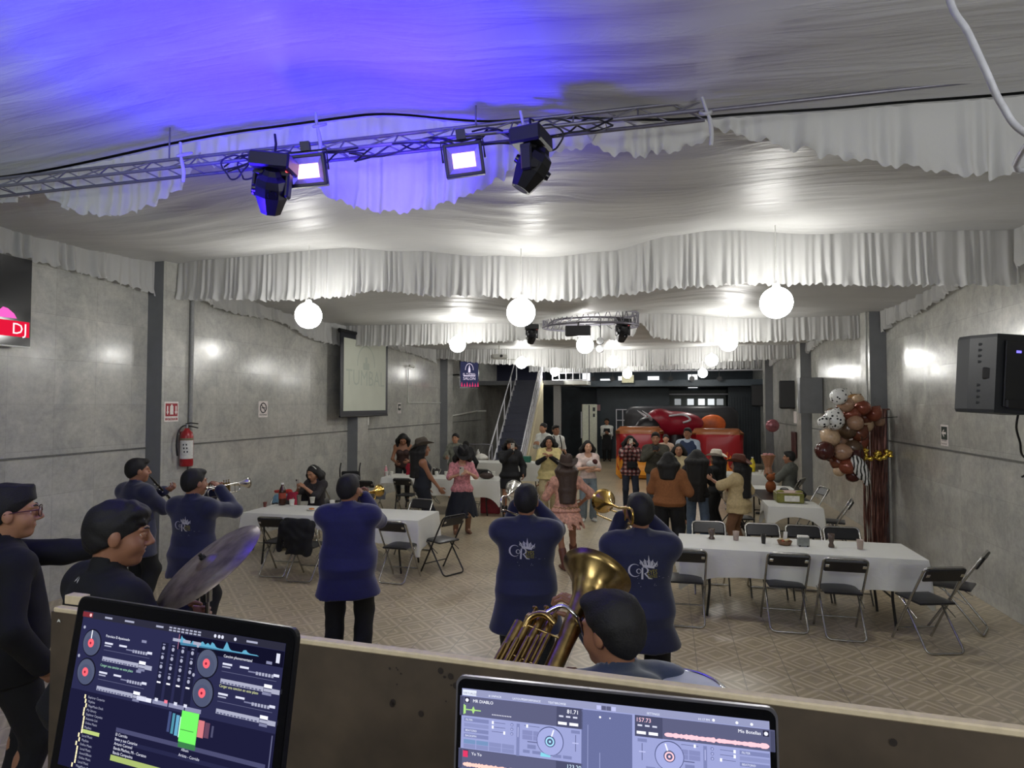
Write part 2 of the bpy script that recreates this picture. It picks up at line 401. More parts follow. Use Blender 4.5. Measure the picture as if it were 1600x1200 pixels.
V4B = [(-7.0, 3.72), (-4.9, 3.52), (-2.56, 3.36), (-0.7, 3.40), (1.57, 3.50), (3.6, 3.55)]
V5T = [(-7.0, 3.95), (-1.9, 3.88), (3.6, 3.90)]
V5B = [(-5.2, 3.58), (-3.0, 3.52), (-1.9, 3.56), (1.4, 3.6), (3.6, 3.58)]
V0T = [(-7.0, 4.45), (-3, 4.55), (0, 4.45), (3.6, 4.45)]
bays = [(-4.4, V0T, 4.1, V1T), (4.14, V1T, 7.5, V2T), (7.54, V2T, 12.7, V3T), (12.74, V3T, 18.4, V4T), (18.44, V4T, 24.0, V5T)]
for k, (y0, A, y1, B) in enumerate(bays):
    def fn(u, v, y0=y0, y1=y1, A=A, B=B, k=k):
        x = XL+0.02 + (XR-XL-0.04)*u; y = y0 + (y1-y0)*v
        za = interp(A, x); zb = interp(B, x)
        z = za*(1-v) + zb*v
        s_ = math.sin(PI*v)
        sag = (0.05, 0.17, 0.16, 0.12, 0.1)[k]
        z -= s_*sag*(0.75 + 0.35*math.sin(1.3*x+k*1.7)+0.1*math.sin(3.1*x+k))
        edge = min(v, 1-v)*(y1-y0)
        z += 0.012*math.sin(9*y + 1.1*math.sin(1.4*x+k))*(0.4+0.6*math.sin(0.8*x+2*k)**2) * min(1, edge*3)
        z += 0.008*math.sin(23*y + 2.0*math.sin(1.9*x+k*2))*max(0, math.sin(1.7*x+k+0.5*y))*min(1, edge*3)
        return (x, y, z)
    m_ = MB(); m_.grid(fn, 150, int((y1-y0)*24)); o = struct(m_.build('ceiling_cloth', M_CEIL)); o.name = 'ceiling_%d' % (k+2)

# ------------------------------------------------------------------ ruffled valances
def valance(path, top, bot, label, amp=0.03, pitch=0.085, seed=0, group='ruffled white valances across the hall'):
    # path: (x,y) start/end ; top/bot functions of distance fraction
    rnd = random.Random(seed)
    a = Vector((*path[0], 0)); c = Vector((*path[1], 0)); L = (c-a).length; d = (c-a)/L; n = Vector((-d.y, d.x, 0))
    N = int(L/0.014); rows = 9
    ph = [rnd.uniform(0, 6.28) for _ in range(8)]
    def fn(u, v):
        s_ = u*L; zt = top(u); zb = bot(u); h = zt-zb
        w_ = (math.sin(2*PI*s_/pitch + 1.7*math.sin(2*PI*s_/0.61+ph[0]) + ph[1]) * (0.55+0.45*math.sin(2*PI*s_/0.47+ph[2]))
              + 0.45*math.sin(2*PI*s_/(pitch*2.3)+ph[3]+1.2*v))
        hem = 0.012*math.sin(2*PI*s_/0.19+ph[4]) + 0.010*math.sin(2*PI*s_/0.07+ph[5])
        z = zt - v*h - (hem*v**3)
        off = amp*(0.25+0.9*v)*w_ + (0.035*max(0, v-0.8)/0.2*(0.6+0.4*math.sin(2*PI*s_/0.13+ph[6])))*(-1)
        p = a + d*s_ + n*off; p.z = z; return p
    m_ = MB()
    vv = [0, .12, .3, .5, .68, .8, .88, .94, 1.0]
    vs = [fn(i/N, v) for i in range(N+1) for v in vv]
    fs = [(i*rows+j, (i+1)*rows+j, (i+1)*rows+j+1, i*rows+j+1) for i in range(N) for j in range(rows-1)]
    m_.raw(vs, fs, 0, True)
    o = m_.build('ruffled_valance', M_VAL, origin=(a.x, a.y, top(0)))
    tag(o, label, 'valance', group); return o
lin = lambda P: (lambda u: interp(P, XL+0.03+(XR-XL-0.06)*u))
# across the hall
valance([(XL+0.03, 7.5), (XR-0.03, 7.5)], lin([(x, z+0.01) for x, z in V2T]), lin(V2B), 'widest white ruffled valance spanning the whole hall, large globe lamps just below it', seed=1)
valance([(XL+0.03, 12.7), (XR-0.03, 12.7)], lin(V3T), lin(V3B), 'white ruffled valance behind the circular lighting truss, above the projection screen top', seed=2)
valance([(XL+0.03, 18.4), (XR-0.03, 18.4)], lin(V4T), lin(V4B), 'white ruffled valance above the head of the metal staircase', seed=3)
def v5(P): return lambda u: interp(P, -5.2+(XR-0.03+5.2)*u)
valance([(-5.2, 24.0), (XR-0.03, 24.0)], v5(V5T), v5(V5B), 'farthest short white ruffled valance, before the dark entrance', seed=4)
# first line: swags tied up to the front truss
def swag(x0, x1, zb, label, seed, t0=0.0, drop_pow=0.5):
    T = lambda u: interp(V1T, x0+(x1-x0)*u)+0.0
    B = lambda u: T(u) - 0.10 - max(0.0, (T(u)-zb)-0.10)*(max(0.0, math.sin(PI*min(max(u, 0.0), 1.0)))**drop_pow)
    valance([(x0, 4.16), (x1, 4.16)], T, B, label, amp=0.028, pitch=0.10, seed=seed, group='valance swags tied to the front truss')
swag(-6.9, -5.1, 4.0, 'short white swag at the far left end of the front truss', 11)
swag(-5.1, -3.55, 3.84, 'scalloped white swag behind the left end of the front truss', 12)
swag(-3.6, -2.64, 4.12, 'small bunched white swag beside the left black moving head lamp', 13)
swag(-2.76, -0.86, 3.68, 'deep scalloped white swag behind the two blue floodlights, tinted violet', 14)
swag(-0.97, -0.42, 4.0, 'tiny white swag beside the right black moving head lamp', 15)
swag(-0.5, 0.3, 3.93, 'thin white swag left of the tied cloth knot on the truss', 16)
T_ = lambda u: interp(V1T, 0.27+(3.55-0.27)*u)
B_ = lambda u: T_(u)-0.02-0.44*min(1, u*2.2)**0.7
valance([(0.27, 4.16), (3.55, 4.16)], T_, B_, 'long white ruffled valance hanging from the right half of the front truss', amp=0.03, pitch=0.12, seed=17, group='valance swags tied to the front truss')
# along the side walls
def side(x, y0, y1, ta, tb, bf, label, seed):
    s_ = 0.10 if x < 0 else -0.10
    valance([(x+s_, y0), (x+s_, y1)], lambda u: ta+(tb-ta)*u, bf, label, amp=0.04, pitch=0.13, seed=seed, group='valances along the side walls')
side(XL, 4.2, 7.45, 4.36, 4.28, lambda u: 3.97-0.2*u**2-0.03*math.sin(5*u), 'white ruffled valance along the left wall above the DJ screen', 21)
side(XL, 7.55, 12.65, 4.28, 4.04, lambda u: 3.95-0.38*u**1.5-0.1*math.sin(PI*u*2)**2, 'white ruffled valance along the left wall above the projection screen', 22)
side(XL, 12.8, 18.3, 4.04, 4.0, lambda u: 3.75-0.18*u**4, 'white ruffled valance along the left wall above the crossed pipes', 23)
side(XR, 7.55, 12.62, 4.11, 3.93, lambda u: 3.95-0.20*min(1, u*3)-0.28*u**1.6-0.05*math.sin(PI*3*u)**2, 'white ruffled valance along the right wall above the balloons', 24)
side(XR, 12.8, 18.3, 3.93, 3.93, lambda u: 3.80-0.35*u**3, 'white ruffled valance along the right wall above the far pair of speakers', 25)
side(XR, 18.5, 23.8, 3.93, 3.9, lambda u: 3.78-0.25*u**3, 'farthest white ruffled valance along the right wall', 26)
side(XR, 4.2, 7.45, 4.2, 4.11, lambda u: 3.9-0.2*u, 'white ruffled valance along the right wall nearest the stage', 27)
# tie lines (ribbons) at the truss
M_GLOBE = emis('globe_lamp_glow', (1.0, 0.985, 0.94), GLOBE_POWER)
def globe(x, y, z, r, label, grp='white globe lamps hanging in rows'):
    e = empty('globe_lamp', (x, y, z), 0, label, 'lamp', grp)
    b = MB(); b.ball((0, 0, 0), r, 32, 20); b.build('globe_shade', M_GLOBE, e)
    b = MB(); b.cyl((0, 0, r*0.96), (0, 0, r+0.035), 0.045, 0.035, 12); b.build('lamp_cap', mat('white_plastic', S(225, 225, 220), 0.4), e)
    b = MB(); b.cyl((0, 0, r+0.03), (0, 0, 4.92-z), 0.006, n=6); b.build('hanging_rod', mat('white_plastic', S(225, 225, 220), 0.4), e)
    return e
p = [(482, 493, 6.95, 'leftmost of the three largest globe lamps, left of the projection screen'), (814, 488, 6.95, 'middle of the three largest globe lamps, under the widest valance'), (1213, 473, 6.95, 'rightmost and biggest globe lamp, under the widest valance'),
     (715, 538, 12.0, 'globe lamp above the small square poster screen on the left wall'), (914, 539, 11.95, 'globe lamp hanging in front of the circular truss lights'), (1138, 535, 12.0, 'second largest globe lamp on the right, before the far speakers'),
     (815, 567, 17.6, 'globe lamp at the top of the metal staircase'), (958, 566, 17.6, 'middle globe lamp just before the dark entrance end'), (1112, 563, 17.6, 'globe lamp right of centre near the far valance'),
     (867, 581, 23.2, 'small globe lamp over the white balcony railing'), (980, 584, 23.2, 'smallest middle globe lamp, over the hanging panel at the far end'), (1098, 583, 23.2, 'small globe lamp at the right of the far entrance end')]
for x, y, Y, lab in p:
    q = atY(x, y, Y); globe(q.x, q.y, q.z, 0.162, lab)
# ================================================================== bodies and clothes as one smooth surface each
def rot_to(d, roll_ref=(0, 0, 1)):
    # matrix whose columns are x, y, z axes with z along d
    z = Vector(d).normalized(); r = Vector(roll_ref)
    x = r.cross(z)
    if x.length < 1e-4: x = Vector((1, 0, 0)).cross(z)
    x.normalize(); y = z.cross(x)
    return Matrix((x, y, z)).transposed()
class Field:
    """a small signed-distance modeller: smooth unions of capsules, ellipsoids and lofts, turned into one mesh"""
    def __init__(s): s.ops = []
    def cap(s, a, b, ra, rb=None, k=0.03, op='u'):
        s.ops.append((op, 'c', (np.array(a, float), np.array(b, float), ra, ra if rb is None else rb), k)); return s
    def ell(s, c, r, R=None, k=0.03, op='u'):
        s.ops.append((op, 'e', (np.array(c, float), np.array(r, float), None if R is None else np.array(R, float)), k)); return s
    def loft(s, secs, o=(0, 0, 0), R=None, k=0.03, op='u', p=2.0):
        # secs: (z, cx, cy, rx, ry) upwards
        s.ops.append((op, 'l', (np.array(secs, float), np.array(o, float), None if R is None else np.array(R, float), p), k)); return s
    def half(s, pnt, n, k=0.01, op='i'):      # keep the side n points AWAY from when op 'i'
        n = np.array(n, float); n /= np.linalg.norm(n)
        s.ops.append((op, 'h', (np.array(pnt, float), n), k)); return s
    @staticmethod
    def _box(op):
        t, P = op[1], op[2]
        if t == 'c':
            a, b, ra, rb = P; return np.minimum(a-ra, b-rb), np.maximum(a+ra, b+rb)
        if t == 'e':
            c, r, R = P; m = r.max() if R is not None else r; return c-m, c+m
        if t == 'l':
            S_, o, R, p = P
            pts = []
            for z, cx, cy, rx, ry in S_:
                for sx in (-1, 1):
                    for sy in (-1, 1): pts.append((cx+sx*rx, cy+sy*ry, z))
            pts = np.array(pts)
            if R is not None: pts = pts @ R.T
            pts = pts + o; return pts.min(0), pts.max(0)
    @staticmethod
    def _eval(op, X, Y, Z):
        t, P = op[1], op[2]
        if t == 'c':
            a, b, ra, rb = P; d = b-a; L2 = max(d @ d, 1e-12)
            px_, py_, pz_ = X-a[0], Y-a[1], Z-a[2]
            h = np.clip((px_*d[0]+py_*d[1]+pz_*d[2])/L2, 0, 1)
            return np.sqrt((px_-h*d[0])**2+(py_-h*d[1])**2+(pz_-h*d[2])**2) - (ra+(rb-ra)*h)
        if t == 'e':
            c, r, R = P; p = [X-c[0], Y-c[1], Z-c[2]]
            if R is not None: p = [p[0]*R[0, i]+p[1]*R[1, i]+p[2]*R[2, i] for i in range(3)]
            k0 = np.sqrt((p[0]/r[0])**2+(p[1]/r[1])**2+(p[2]/r[2])**2)
            k1 = np.sqrt((p[0]/r[0]**2)**2+(p[1]/r[1]**2)**2+(p[2]/r[2]**2)**2)
            return k0*(k0-1)/np.maximum(k1, 1e-6)
        if t == 'l':
            S_, o, R, pw = P; p = [X-o[0], Y-o[1], Z-o[2]]
            if R is not None: p = [p[0]*R[0, i]+p[1]*R[1, i]+p[2]*R[2, i] for i in range(3)]
            z = p[2]; zz = S_[:, 0]
            cx = np.interp(z, zz, S_[:, 1]); cy = np.interp(z, zz, S_[:, 2]); rx = np.interp(z, zz, S_[:, 3]); ry = np.interp(z, zz, S_[:, 4])
            ex = np.abs(p[0]-cx)/rx; ey = np.abs(p[1]-cy)/ry
            q = (ex**pw+ey**pw)**(1.0/pw)
            d = (q-1)*np.minimum(rx, ry)
            return np.maximum(d, np.maximum(zz[0]-z, z-zz[-1]))
        if t == 'h':
            q, n = P; return (X-q[0])*n[0]+(Y-q[1])*n[1]+(Z-q[2])*n[2]
    def mesh(s, vox, fold=None):
        lo = np.array([1e9]*3); hi = -lo
        for op in s.ops:
            if op[0] == 'u': a, b = s._box(op); lo = np.minimum(lo, a); hi = np.maximum(hi, b)
        lo = lo-0.03-2*vox; hi = hi+0.03+2*vox
        n = np.ceil((hi-lo)/vox).astype(int)+1
        D = np.full(n, 1.0, np.float32)
        ax = [(lo[i]+vox*np.arange(n[i])).astype(np.float32) for i in range(3)]
        for op in s.ops:
            k = op[3]
            if op[1] == 'h': i0 = [0]*3; i1 = list(n)
            else:
                a, b = s._box(op); m = k+3*vox
                i0 = [max(0, int((a[i]-m-lo[i])/vox)) for i in range(3)]; i1 = [min(n[i], int((b[i]+m-lo[i])/vox)+2) for i in range(3)]
            sl = tuple(slice(i0[i], i1[i]) for i in range(3))
            X = ax[0][sl[0]][:, None, None]; Y = ax[1][sl[1]][None, :, None]; Z = ax[2][sl[2]][None, None, :]
            d = s._eval(op, X, Y, Z); cur = D[sl]
            if op[0] == 'u':
                h = np.maximum(k-np.abs(cur-d), 0)/k; D[sl] = np.minimum(cur, d)-h*h*k*0.25
            elif op[0] == 's':
                h = np.maximum(k-np.abs(cur+d), 0)/k; D[sl] = np.maximum(cur, -d)+h*h*k*0.25
            else:
                h = np.maximum(k-np.abs(cur-d), 0)/k; D[sl] = np.maximum(cur, d)+h*h*k*0.25
        if fold:
            amp, fr, zs = fold
            X = ax[0][:, None, None]; Y = ax[1][None, :, None]; Z = ax[2][None, None, :]
            D += (amp*np.sin(fr*X+2.1*np.sin(fr*0.35*Z+1))*np.sin(fr*0.8*Y+1.3+np.sin(fr*0.5*Z))*np.sin(fr*zs*Z+1.5*np.sin(fr*0.6*X)+1.1*np.sin(fr*.7*Y))).astype(np.float32)
        return surface_nets(D, lo, vox)
def surface_nets(D, lo, vox):
    D = D.astype(np.float32); I = D < 0
    nx, ny, nz = D.shape
    corners = [(i, j, k) for i in (0, 1) for j in (0, 1) for k in (0, 1)]
    def C_(A, c): return A[c[0]:nx-1+c[0], c[1]:ny-1+c[1], c[2]:nz-1+c[2]]
    cnt = sum(C_(I, c).astype(np.int8) for c in corners)
    act = (cnt > 0) & (cnt < 8)
    ids = np.full(act.shape, -1, np.int64); idx = np.argwhere(act); ids[act] = np.arange(len(idx))
    if len(idx) == 0: return [], []
    dv = {c: D[idx[:, 0]+c[0], idx[:, 1]+c[1], idx[:, 2]+c[2]] for c in corners}
    acc = np.zeros((len(idx), 3)); w_ = np.zeros(len(idx))
    for a in corners:
        for ax_ in range(3):
            if a[ax_] == 0:
                b = list(a); b[ax_] = 1; b = tuple(b)
                da, db = dv[a], dv[b]; cr = (da < 0) != (db < 0)
                t = np.where(cr, da/np.where(cr, da-db, 1), 0)
                p = np.zeros((len(idx), 3)); p[:] = a; p[:, ax_] = t
                acc += p*cr[:, None]; w_ += cr
    V = lo + (idx + acc/w_[:, None])*vox
    quads = []
    for ax_ in range(3):
        o1, o2 = (ax_+1) % 3, (ax_+2) % 3
        sl0 = [slice(1, -1)]*3; sl0[ax_] = slice(0, -1); sl1 = list(sl0); sl1[ax_] = slice(1, None)
        A = I[tuple(sl0)]; B = I[tuple(sl1)]; E = np.argwhere(A != B)
        if len(E) == 0: continue
        flip = A[tuple(E.T)]
        P = E.copy(); P[:, o1] += 1; P[:, o2] += 1
        def g(d1, d2):
            Q = P.copy(); Q[:, o1] -= d1; Q[:, o2] -= d2; return ids[tuple(Q.T)]
        q = np.stack([g(1, 1), g(0, 1), g(0, 0), g(1, 0)], 1)
        q = np.where(flip[:, None], q, q[:, ::-1]); quads.append(q)
    Fq = np.concatenate(quads); Fq = Fq[(Fq >= 0).all(1)]
    return V, Fq
def net_obj(name, parts, mats, parent):
    """parts: list of (verts, quads, material index) joined as one mesh"""
    vs = []; fs = []; mi = []; o = 0
    for V, Q, m in parts:
        if len(V) == 0: continue
        vs.append(np.asarray(V)); Q = np.asarray(Q)+o; fs.append(Q); mi += [m]*len(Q); o += len(V)
    V = np.concatenate(vs); Q = np.concatenate(fs)
    me = bpy.data.meshes.new(name); me.vertices.add(len(V)); me.vertices.foreach_set('co', V.astype(np.float32).ravel())
    me.loops.add(len(Q)*4); me.loops.foreach_set('vertex_index', Q.astype(np.int32).ravel())
    me.polygons.add(len(Q)); me.polygons.foreach_set('loop_start', np.arange(0, len(Q)*4, 4, dtype=np.int32))
    if not isinstance(mats, (list, tuple)): mats = [mats]
    for m in mats: me.materials.append(m)
    me.polygons.foreach_set('material_index', np.array(mi, np.int32)); me.polygons.foreach_set('use_smooth', np.ones(len(Q), bool))
    me.update(calc_edges=True); me.validate()
    ob = bpy.data.objects.new(name, me); COL.objects.link(ob)
    if parent is not None: ob.parent = parent
    return ob

def skin_mat(tone):
    nm = 'skin_%d' % tone
    c = [S(176, 128, 98), S(150, 104, 78), S(196, 150, 122)][tone]
    return mat(nm, c, 0.5, noise=0.06, scale=25)
M_HAIR = mat('black_hair', S(17, 15, 15), 0.7, noise=0.3, scale=140, bump=0.25)
M_HAIR2 = mat('dark_brown_hair', S(58, 42, 34), 0.55, noise=0.3, scale=90, bump=0.4)
M_EYE = mat('eye_white', S(200, 195, 190), 0.2, noise=0.02)
M_IRIS = mat('dark_iris', S(25, 18, 15), 0.15, noise=0.02)
M_LIP = mat('lips', S(150, 84, 76), 0.45, noise=0.05)

def ik(a, c, l1, l2, hint):
    a = Vector(a); c = Vector(c); d = c-a; L = d.length; m = (l1+l2)*0.995
    if L > m: c = a + d*(m/L); d = c-a; L = m
    if L < abs(l1-l2)+0.02: L = abs(l1-l2)+0.02
    dn = d.normalized(); x = (l1*l1-l2*l2+L*L)/(2*L); h = math.sqrt(max(l1*l1-x*x, 0))
    hn = Vector(hint); hn = hn-dn*hn.dot(dn)
    if hn.length < 1e-4: hn = perp(dn)[0]
    return a + dn*x + hn.normalized()*h, c

def hand_field(wrist, d, palm_n, side, curl, s, vox, spread=0.0):
    """wrist point, direction of the fingers, palm normal (where the palm faces), side +1 right / -1 left"""
    d = Vector(d).normalized(); n = Vector(palm_n); n = (n-d*n.dot(d)).normalized(); t = d.cross(n).normalized()*side
    # t points to the thumb side
    W = Vector(wrist); f = Field()
    P = lambda u, v, w_: W + t*(u*s) + d*(v*s) + n*(w_*s)
    R = Matrix((t, d, n)).transposed()
    f.ell(P(0, 0.052, 0), (0.040*s, 0.050*s, 0.015*s), R, k=0.01)
    f.cap(P(0, -0.03, 0), P(0, 0.02, 0), 0.024*s, 0.026*s, k=0.015)
    L = [0.040, 0.045, 0.042, 0.033]
    for i in range(4):
        u = 0.030-0.020*i; base = P(u, 0.088-0.004*abs(i-1.3), 0.0); ang = curl*0.45 + 0.05*i; pos = base
        dirv = (d + t*spread*(1.5-i)*0.3).normalized()
        r = (0.0088, 0.0092, 0.0088, 0.0078)[i]*s
        for j, sc_ in enumerate((1.0, 0.68, 0.52)):
            dd = dirv*math.cos(ang)+n*math.sin(ang)
            nxt = pos + dd*(L[i]*sc_*s); f.cap(pos, nxt, r*(1-0.08*j), r*(0.93-0.08*j), k=0.004); pos = nxt
            ang += curl*(0.95, 0.7, 0)[j]
    th = P(0.032, 0.022, 0.004); dd = (d*0.75+t*0.75+n*(0.35*curl+0.1)).normalized()
    p1 = th + dd*0.040*s; f.cap(th, p1, 0.0125*s, 0.0105*s, k=0.008)
    d2 = (d*0.9+t*(0.25-0.3*curl)+n*(0.6*curl)).normalized(); p2 = p1+d2*0.032*s; f.cap(p1, p2, 0.0105*s, 0.0095*s, k=0.004)
    p3 = p2 + (d2+n*0.3*curl).normalized()*0.022*s; f.cap(p2, p3, 0.0095*s, 0.008*s, k=0.004)
    V, Q = f.mesh(vox)
    return V, Q

class Person:
    def __init__(s, name_label, loc, rz, h=1.68, w=1.0, belly=0.0, lean=(0, 0), twist=0.0, head=(0, 0, 0), hands=None, elbows=None, feet=None,
                 sit=None, headscale=1.12, tone=0, vox=0.016, group=None, female=False, palm=None, curl=(0.7, 0.7), headvox=None, eyes=True, hipshift=(0, 0), brow=True):
        s.h = h; s.w = w; s.sc = sc = h/1.70; s.H = sc*headscale; s.belly = belly; s.vox = vox; s.female = female
        s.root = empty('person', loc, rz, name_label, 'person', group); s.tone = tone
        hipz = (0.52*h) if sit is None else sit+0.10*sc
        s.hip = Vector((hipshift[0], hipshift[1], hipz))
        T = Matrix.Rotation(-lean[0], 3, 'X') @ Matrix.Rotation(lean[1], 3, 'Y'); s.T = T      # lean forward (+y) / to the side
        Tw = T @ Rz(twist); s.Tw = Tw
        L = 0.30*h
        s.L = L
        s.tor = lambda x, y, z: s.hip + Tw @ Vector((x*sc, y*sc, z*L))
        s.neck = s.tor(0, -0.01, 1.0)
        sw = (0.165 if female else 0.178)*sc*(0.45+0.55*w)
        s.sw = sw
        s.sh = {1: s.tor(sw/sc, -0.01, 0.865), -1: s.tor(-sw/sc, -0.01, 0.865)}
        s.hj = {1: s.hip + T @ Vector((0.088*sc*w, 0, -0.02*sc)), -1: s.hip + T @ Vector((-0.088*sc*w, 0, -0.02*sc))}
        # head
        s.hR = T @ Rz(head[0]) @ Rx(-head[1]) @ Ry(head[2])
        s.hc = s.neck + T @ Vector((0, 0.012*sc, 0.050*sc)) + s.hR @ Vector((0, 0.010*sc, 0.092*s.H))
        l1, l2 = 0.172*h, 0.150*h
        hands = hands or {}; elbows = elbows or {}
        s.el = {}; s.wr = {}
        for k in (1, -1):
            tgt = hands.get(k, (0.24*k*w, 0.03, 0.50*h))
            hint = elbows.get(k, (0.5*k, -1, -0.2))
            s.el[k], s.wr[k] = ik(s.sh[k], tgt, l1, l2, hint)
        s.curl = dict(zip((1, -1), curl)); s.palm = palm or {}
        feet = feet or {1: (0.10*w, 0.0, 0.0), -1: (-0.10*w, 0.0, 0.0)}
        s.kn = {}; s.an = {}; s.ft = {}
        for k in (1, -1):
            fx, fy = feet[k][:2]; fz = feet[k][2] if len(feet[k]) > 2 else 0.0
            a = Vector((fx, fy, 0.085*sc+fz))
            s.kn[k], s.an[k] = ik(s.hj[k], a, 0.245*h, 0.235*h, (0.12*k, 1, 0.15) if sit is None else (0.1*k, 0.6, 1))
            s.ft[k] = Vector((fx, fy, fz))
        s.footdir = {k: Rz(-0.18*k) @ Vector((0, 1, 0)) for k in (1, -1)}
        s.make_body(headvox or min(vox, 0.009), eyes)
    # --- shapes
    def torso(s, f, g=0.0, k=0.04, top=1.0, bottom=-0.16, flare=0.0, hem=None, hipx=0.0):
        sc, w, b = s.sc, s.w, s.belly
        hipw = 0.172 if s.female else 0.162; waist = (0.128 if s.female else 0.148)+b*0.35; ch = 0.150 if s.female else 0.168
        S_ = [(-0.16, 0, 0, hipw*0.93, 0.112), (0.0, 0, 0, hipw, 0.118+b*0.3), (0.18, 0, 0.01+b*0.3, waist+0.016+b*0.2, 0.103+b*0.7), (0.38, 0, 0.008+b*0.3, waist, 0.098+b*0.6),
              (0.62, 0, 0.004, ch, 0.108+b*0.2), (0.80, 0, -0.004, ch*1.04, 0.103), (0.92, 0, -0.01, ch*0.86, 0.078), (1.0, 0, -0.01, 0.085, 0.058)]
        secs = [(z*s.L, x*sc, y*sc, rx*sc*w+g+(hipx if z <= 0.1 else 0), ry*sc*(0.6+0.4*w)+g+(hipx if z <= 0.1 else 0)) for z, x, y, rx, ry in S_ if z <= top]
        if hem is not None:
            secs = [q for q in secs if q[0] > hem[0]*s.L+0.02]
            z0, rx, ry = hem[0]*s.L, hem[1], hem[2]
            secs = [(z0, 0, s.belly*0.15, rx, ry)] + secs
        f.loft(secs, s.hip, s.Tw, k=k, p=2.3)
        if s.female:
            for q in (1, -1): f.ell(s.tor(0.072*q, 0.085, 0.66), np.array((0.062, 0.055, 0.062))*sc+g, k=0.03)
    def arms(s, f, g=0.0, frac=2.0, k=0.03, only=(1, -1), sleeve=0.0):
        sc = s.sc
        for q in only:
            f.ell(s.sh[q], np.array((0.052, 0.054, 0.050))*sc*(0.5+0.5*s.w)+g, k=0.07); f.cap(s.tor(0.045*q, -0.012, 0.985), s.sh[q]+Vector((0, 0, 0.006)), 0.036*sc+g*0.7, 0.046*sc+g, k=0.06)
            e = s.el[q] if frac >= 1 else s.sh[q].lerp(s.el[q], frac)
            f.cap(s.sh[q], e, 0.050*sc*(0.5+0.5*s.w)+g, (0.041 if frac >= 1 else 0.046)*sc+g+sleeve, k=k)
            if frac > 1:
                e2 = s.el[q].lerp(s.wr[q], min(frac-1, 1)); f.cap(s.el[q], e2, 0.041*sc+g, 0.030*sc+g+sleeve, k=k)
    def legs(s, f, g=0.0, frac=2.0, k=0.03, loose=0.0):
        sc = s.sc
        for q in (1, -1):
            e = s.kn[q] if frac >= 1 else s.hj[q].lerp(s.kn[q], frac)
            f.cap(s.hj[q], e, 0.082*sc*s.w+g, 0.056*sc+g+loose*0.5, k=k)
            if frac > 1:
                e2 = s.kn[q].lerp(s.an[q], min(frac-1, 1)); f.cap(s.kn[q], e2, 0.054*sc+g+loose*0.5, 0.036*sc+g+loose, k=k)
                if loose < 0.01: 
                    m = s.kn[q].lerp(s.an[q], 0.3); f.ell(m+Vector((0, -0.02*sc, 0)), np.array((0.045, 0.05, 0.09))*sc+g, k=0.03)
    def make_body(s, hv, eyes):
        sc = s.sc; f = Field()
        s.torso(f, -0.006, top=0.99); s.arms(f, -0.004); s.legs(f, -0.004)
        f.cap(s.neck-s.Tw @ Vector((0, 0, 0.06*sc)), s.neck+s.T @ Vector((0, 0.01*sc, 0.06*sc)), 0.058*sc, 0.052*sc, k=0.04)
        for q in (1, -1):
            f.cap(s.an[q], s.ft[q]+s.footdir[q]*0.14*sc+Vector((0, 0, 0.03*sc)), 0.034*sc, 0.024*sc, k=0.03)
        body = f.mesh(s.vox)
        hf = Field(); R = s.hR; c = s.hc; H = s.H
        P = lambda x, y, z: c + R @ Vector((x*H, y*H, z*H))
        E_ = lambda p, r, k=0.02, op='u': hf.ell(P(*p), np.array(r)*H, R, k=k, op=op)
        hf.cap(s.neck+s.T @ Vector((0, 0, 0.0)), P(0, -0.025, -0.05), 0.055*sc*(0.92 if s.female else 1.0), 0.054*sc*(0.9 if s.female else 1.0), k=0.02)
        E_((0, -0.014, 0.030), (0.075, 0.094, 0.086)); E_((0, 0.022, -0.035), (0.061, 0.068, 0.074), 0.03)
        E_((0, 0.058, -0.088), (0.030, 0.026, 0.022), 0.03)
        for q in (1, -1):
            E_((0.040*q, 0.052, -0.030), (0.022, 0.024, 0.026), 0.03)
            E_((0.031*q, 0.102, 0.006), (0.017, 0.016, 0.012), 0.015, 's')
            hf.cap(P(0.014*q, 0.086, 0.026), P(0.044*q, 0.074, 0.026), 0.010*H, 0.008*H, k=0.015)
            E_((0.076*q, -0.008, -0.006), (0.010, 0.020, 0.031), 0.008)
            E_((0.011*q, 0.096, -0.030), (0.0095, 0.010, 0.008), 0.008)
            hf.cap(P(0.018*q, 0.0865, 0.0095), P(0.044*q, 0.077, 0.0085), 0.0045*H, k=0.006)
            hf.cap(P(0.020*q, 0.086, -0.0015), P(0.042*q, 0.078, -0.0015), 0.004*H, k=0.006)
        hf.cap(P(0, 0.086, 0.020), P(0, 0.110, -0.022), 0.0085*H, 0.0115*H, k=0.015)
        hf.cap(P(-0.018, 0.084, -0.052), P(0.018, 0.084, -0.052), 0.0075*H, k=0.008)
        hf.cap(P(-0.015, 0.081, -0.064), P(0.015, 0.081, -0.064), 0.0085*H, k=0.008)
        head = hf.mesh(hv)
        parts = [(*body, 0), (*head, 0)]
        for q in (1, -1):
            d = (s.wr[q]-s.el[q]).normalized()
            n = s.palm.get(q, (-q, 0.2, 0)); d2 = d
            if q in s.palm and len(s.palm[q]) == 6: d2 = Vector(s.palm[q][3:]); n = s.palm[q][:3]
            if abs(Vector(n).normalized().dot(Vector(d2).normalized())) > 0.97: n = (n[0]+0.3, n[1]+0.3, n[2]-0.4)
            V, Q = hand_field(s.wr[q], d2, n, q, s.curl[q], sc, 0.0042 if s.vox <= 0.012 else 0.0055)
            parts.append((V, Q, 0))
        net_obj('body', parts, skin_mat(s.tone), s.root)
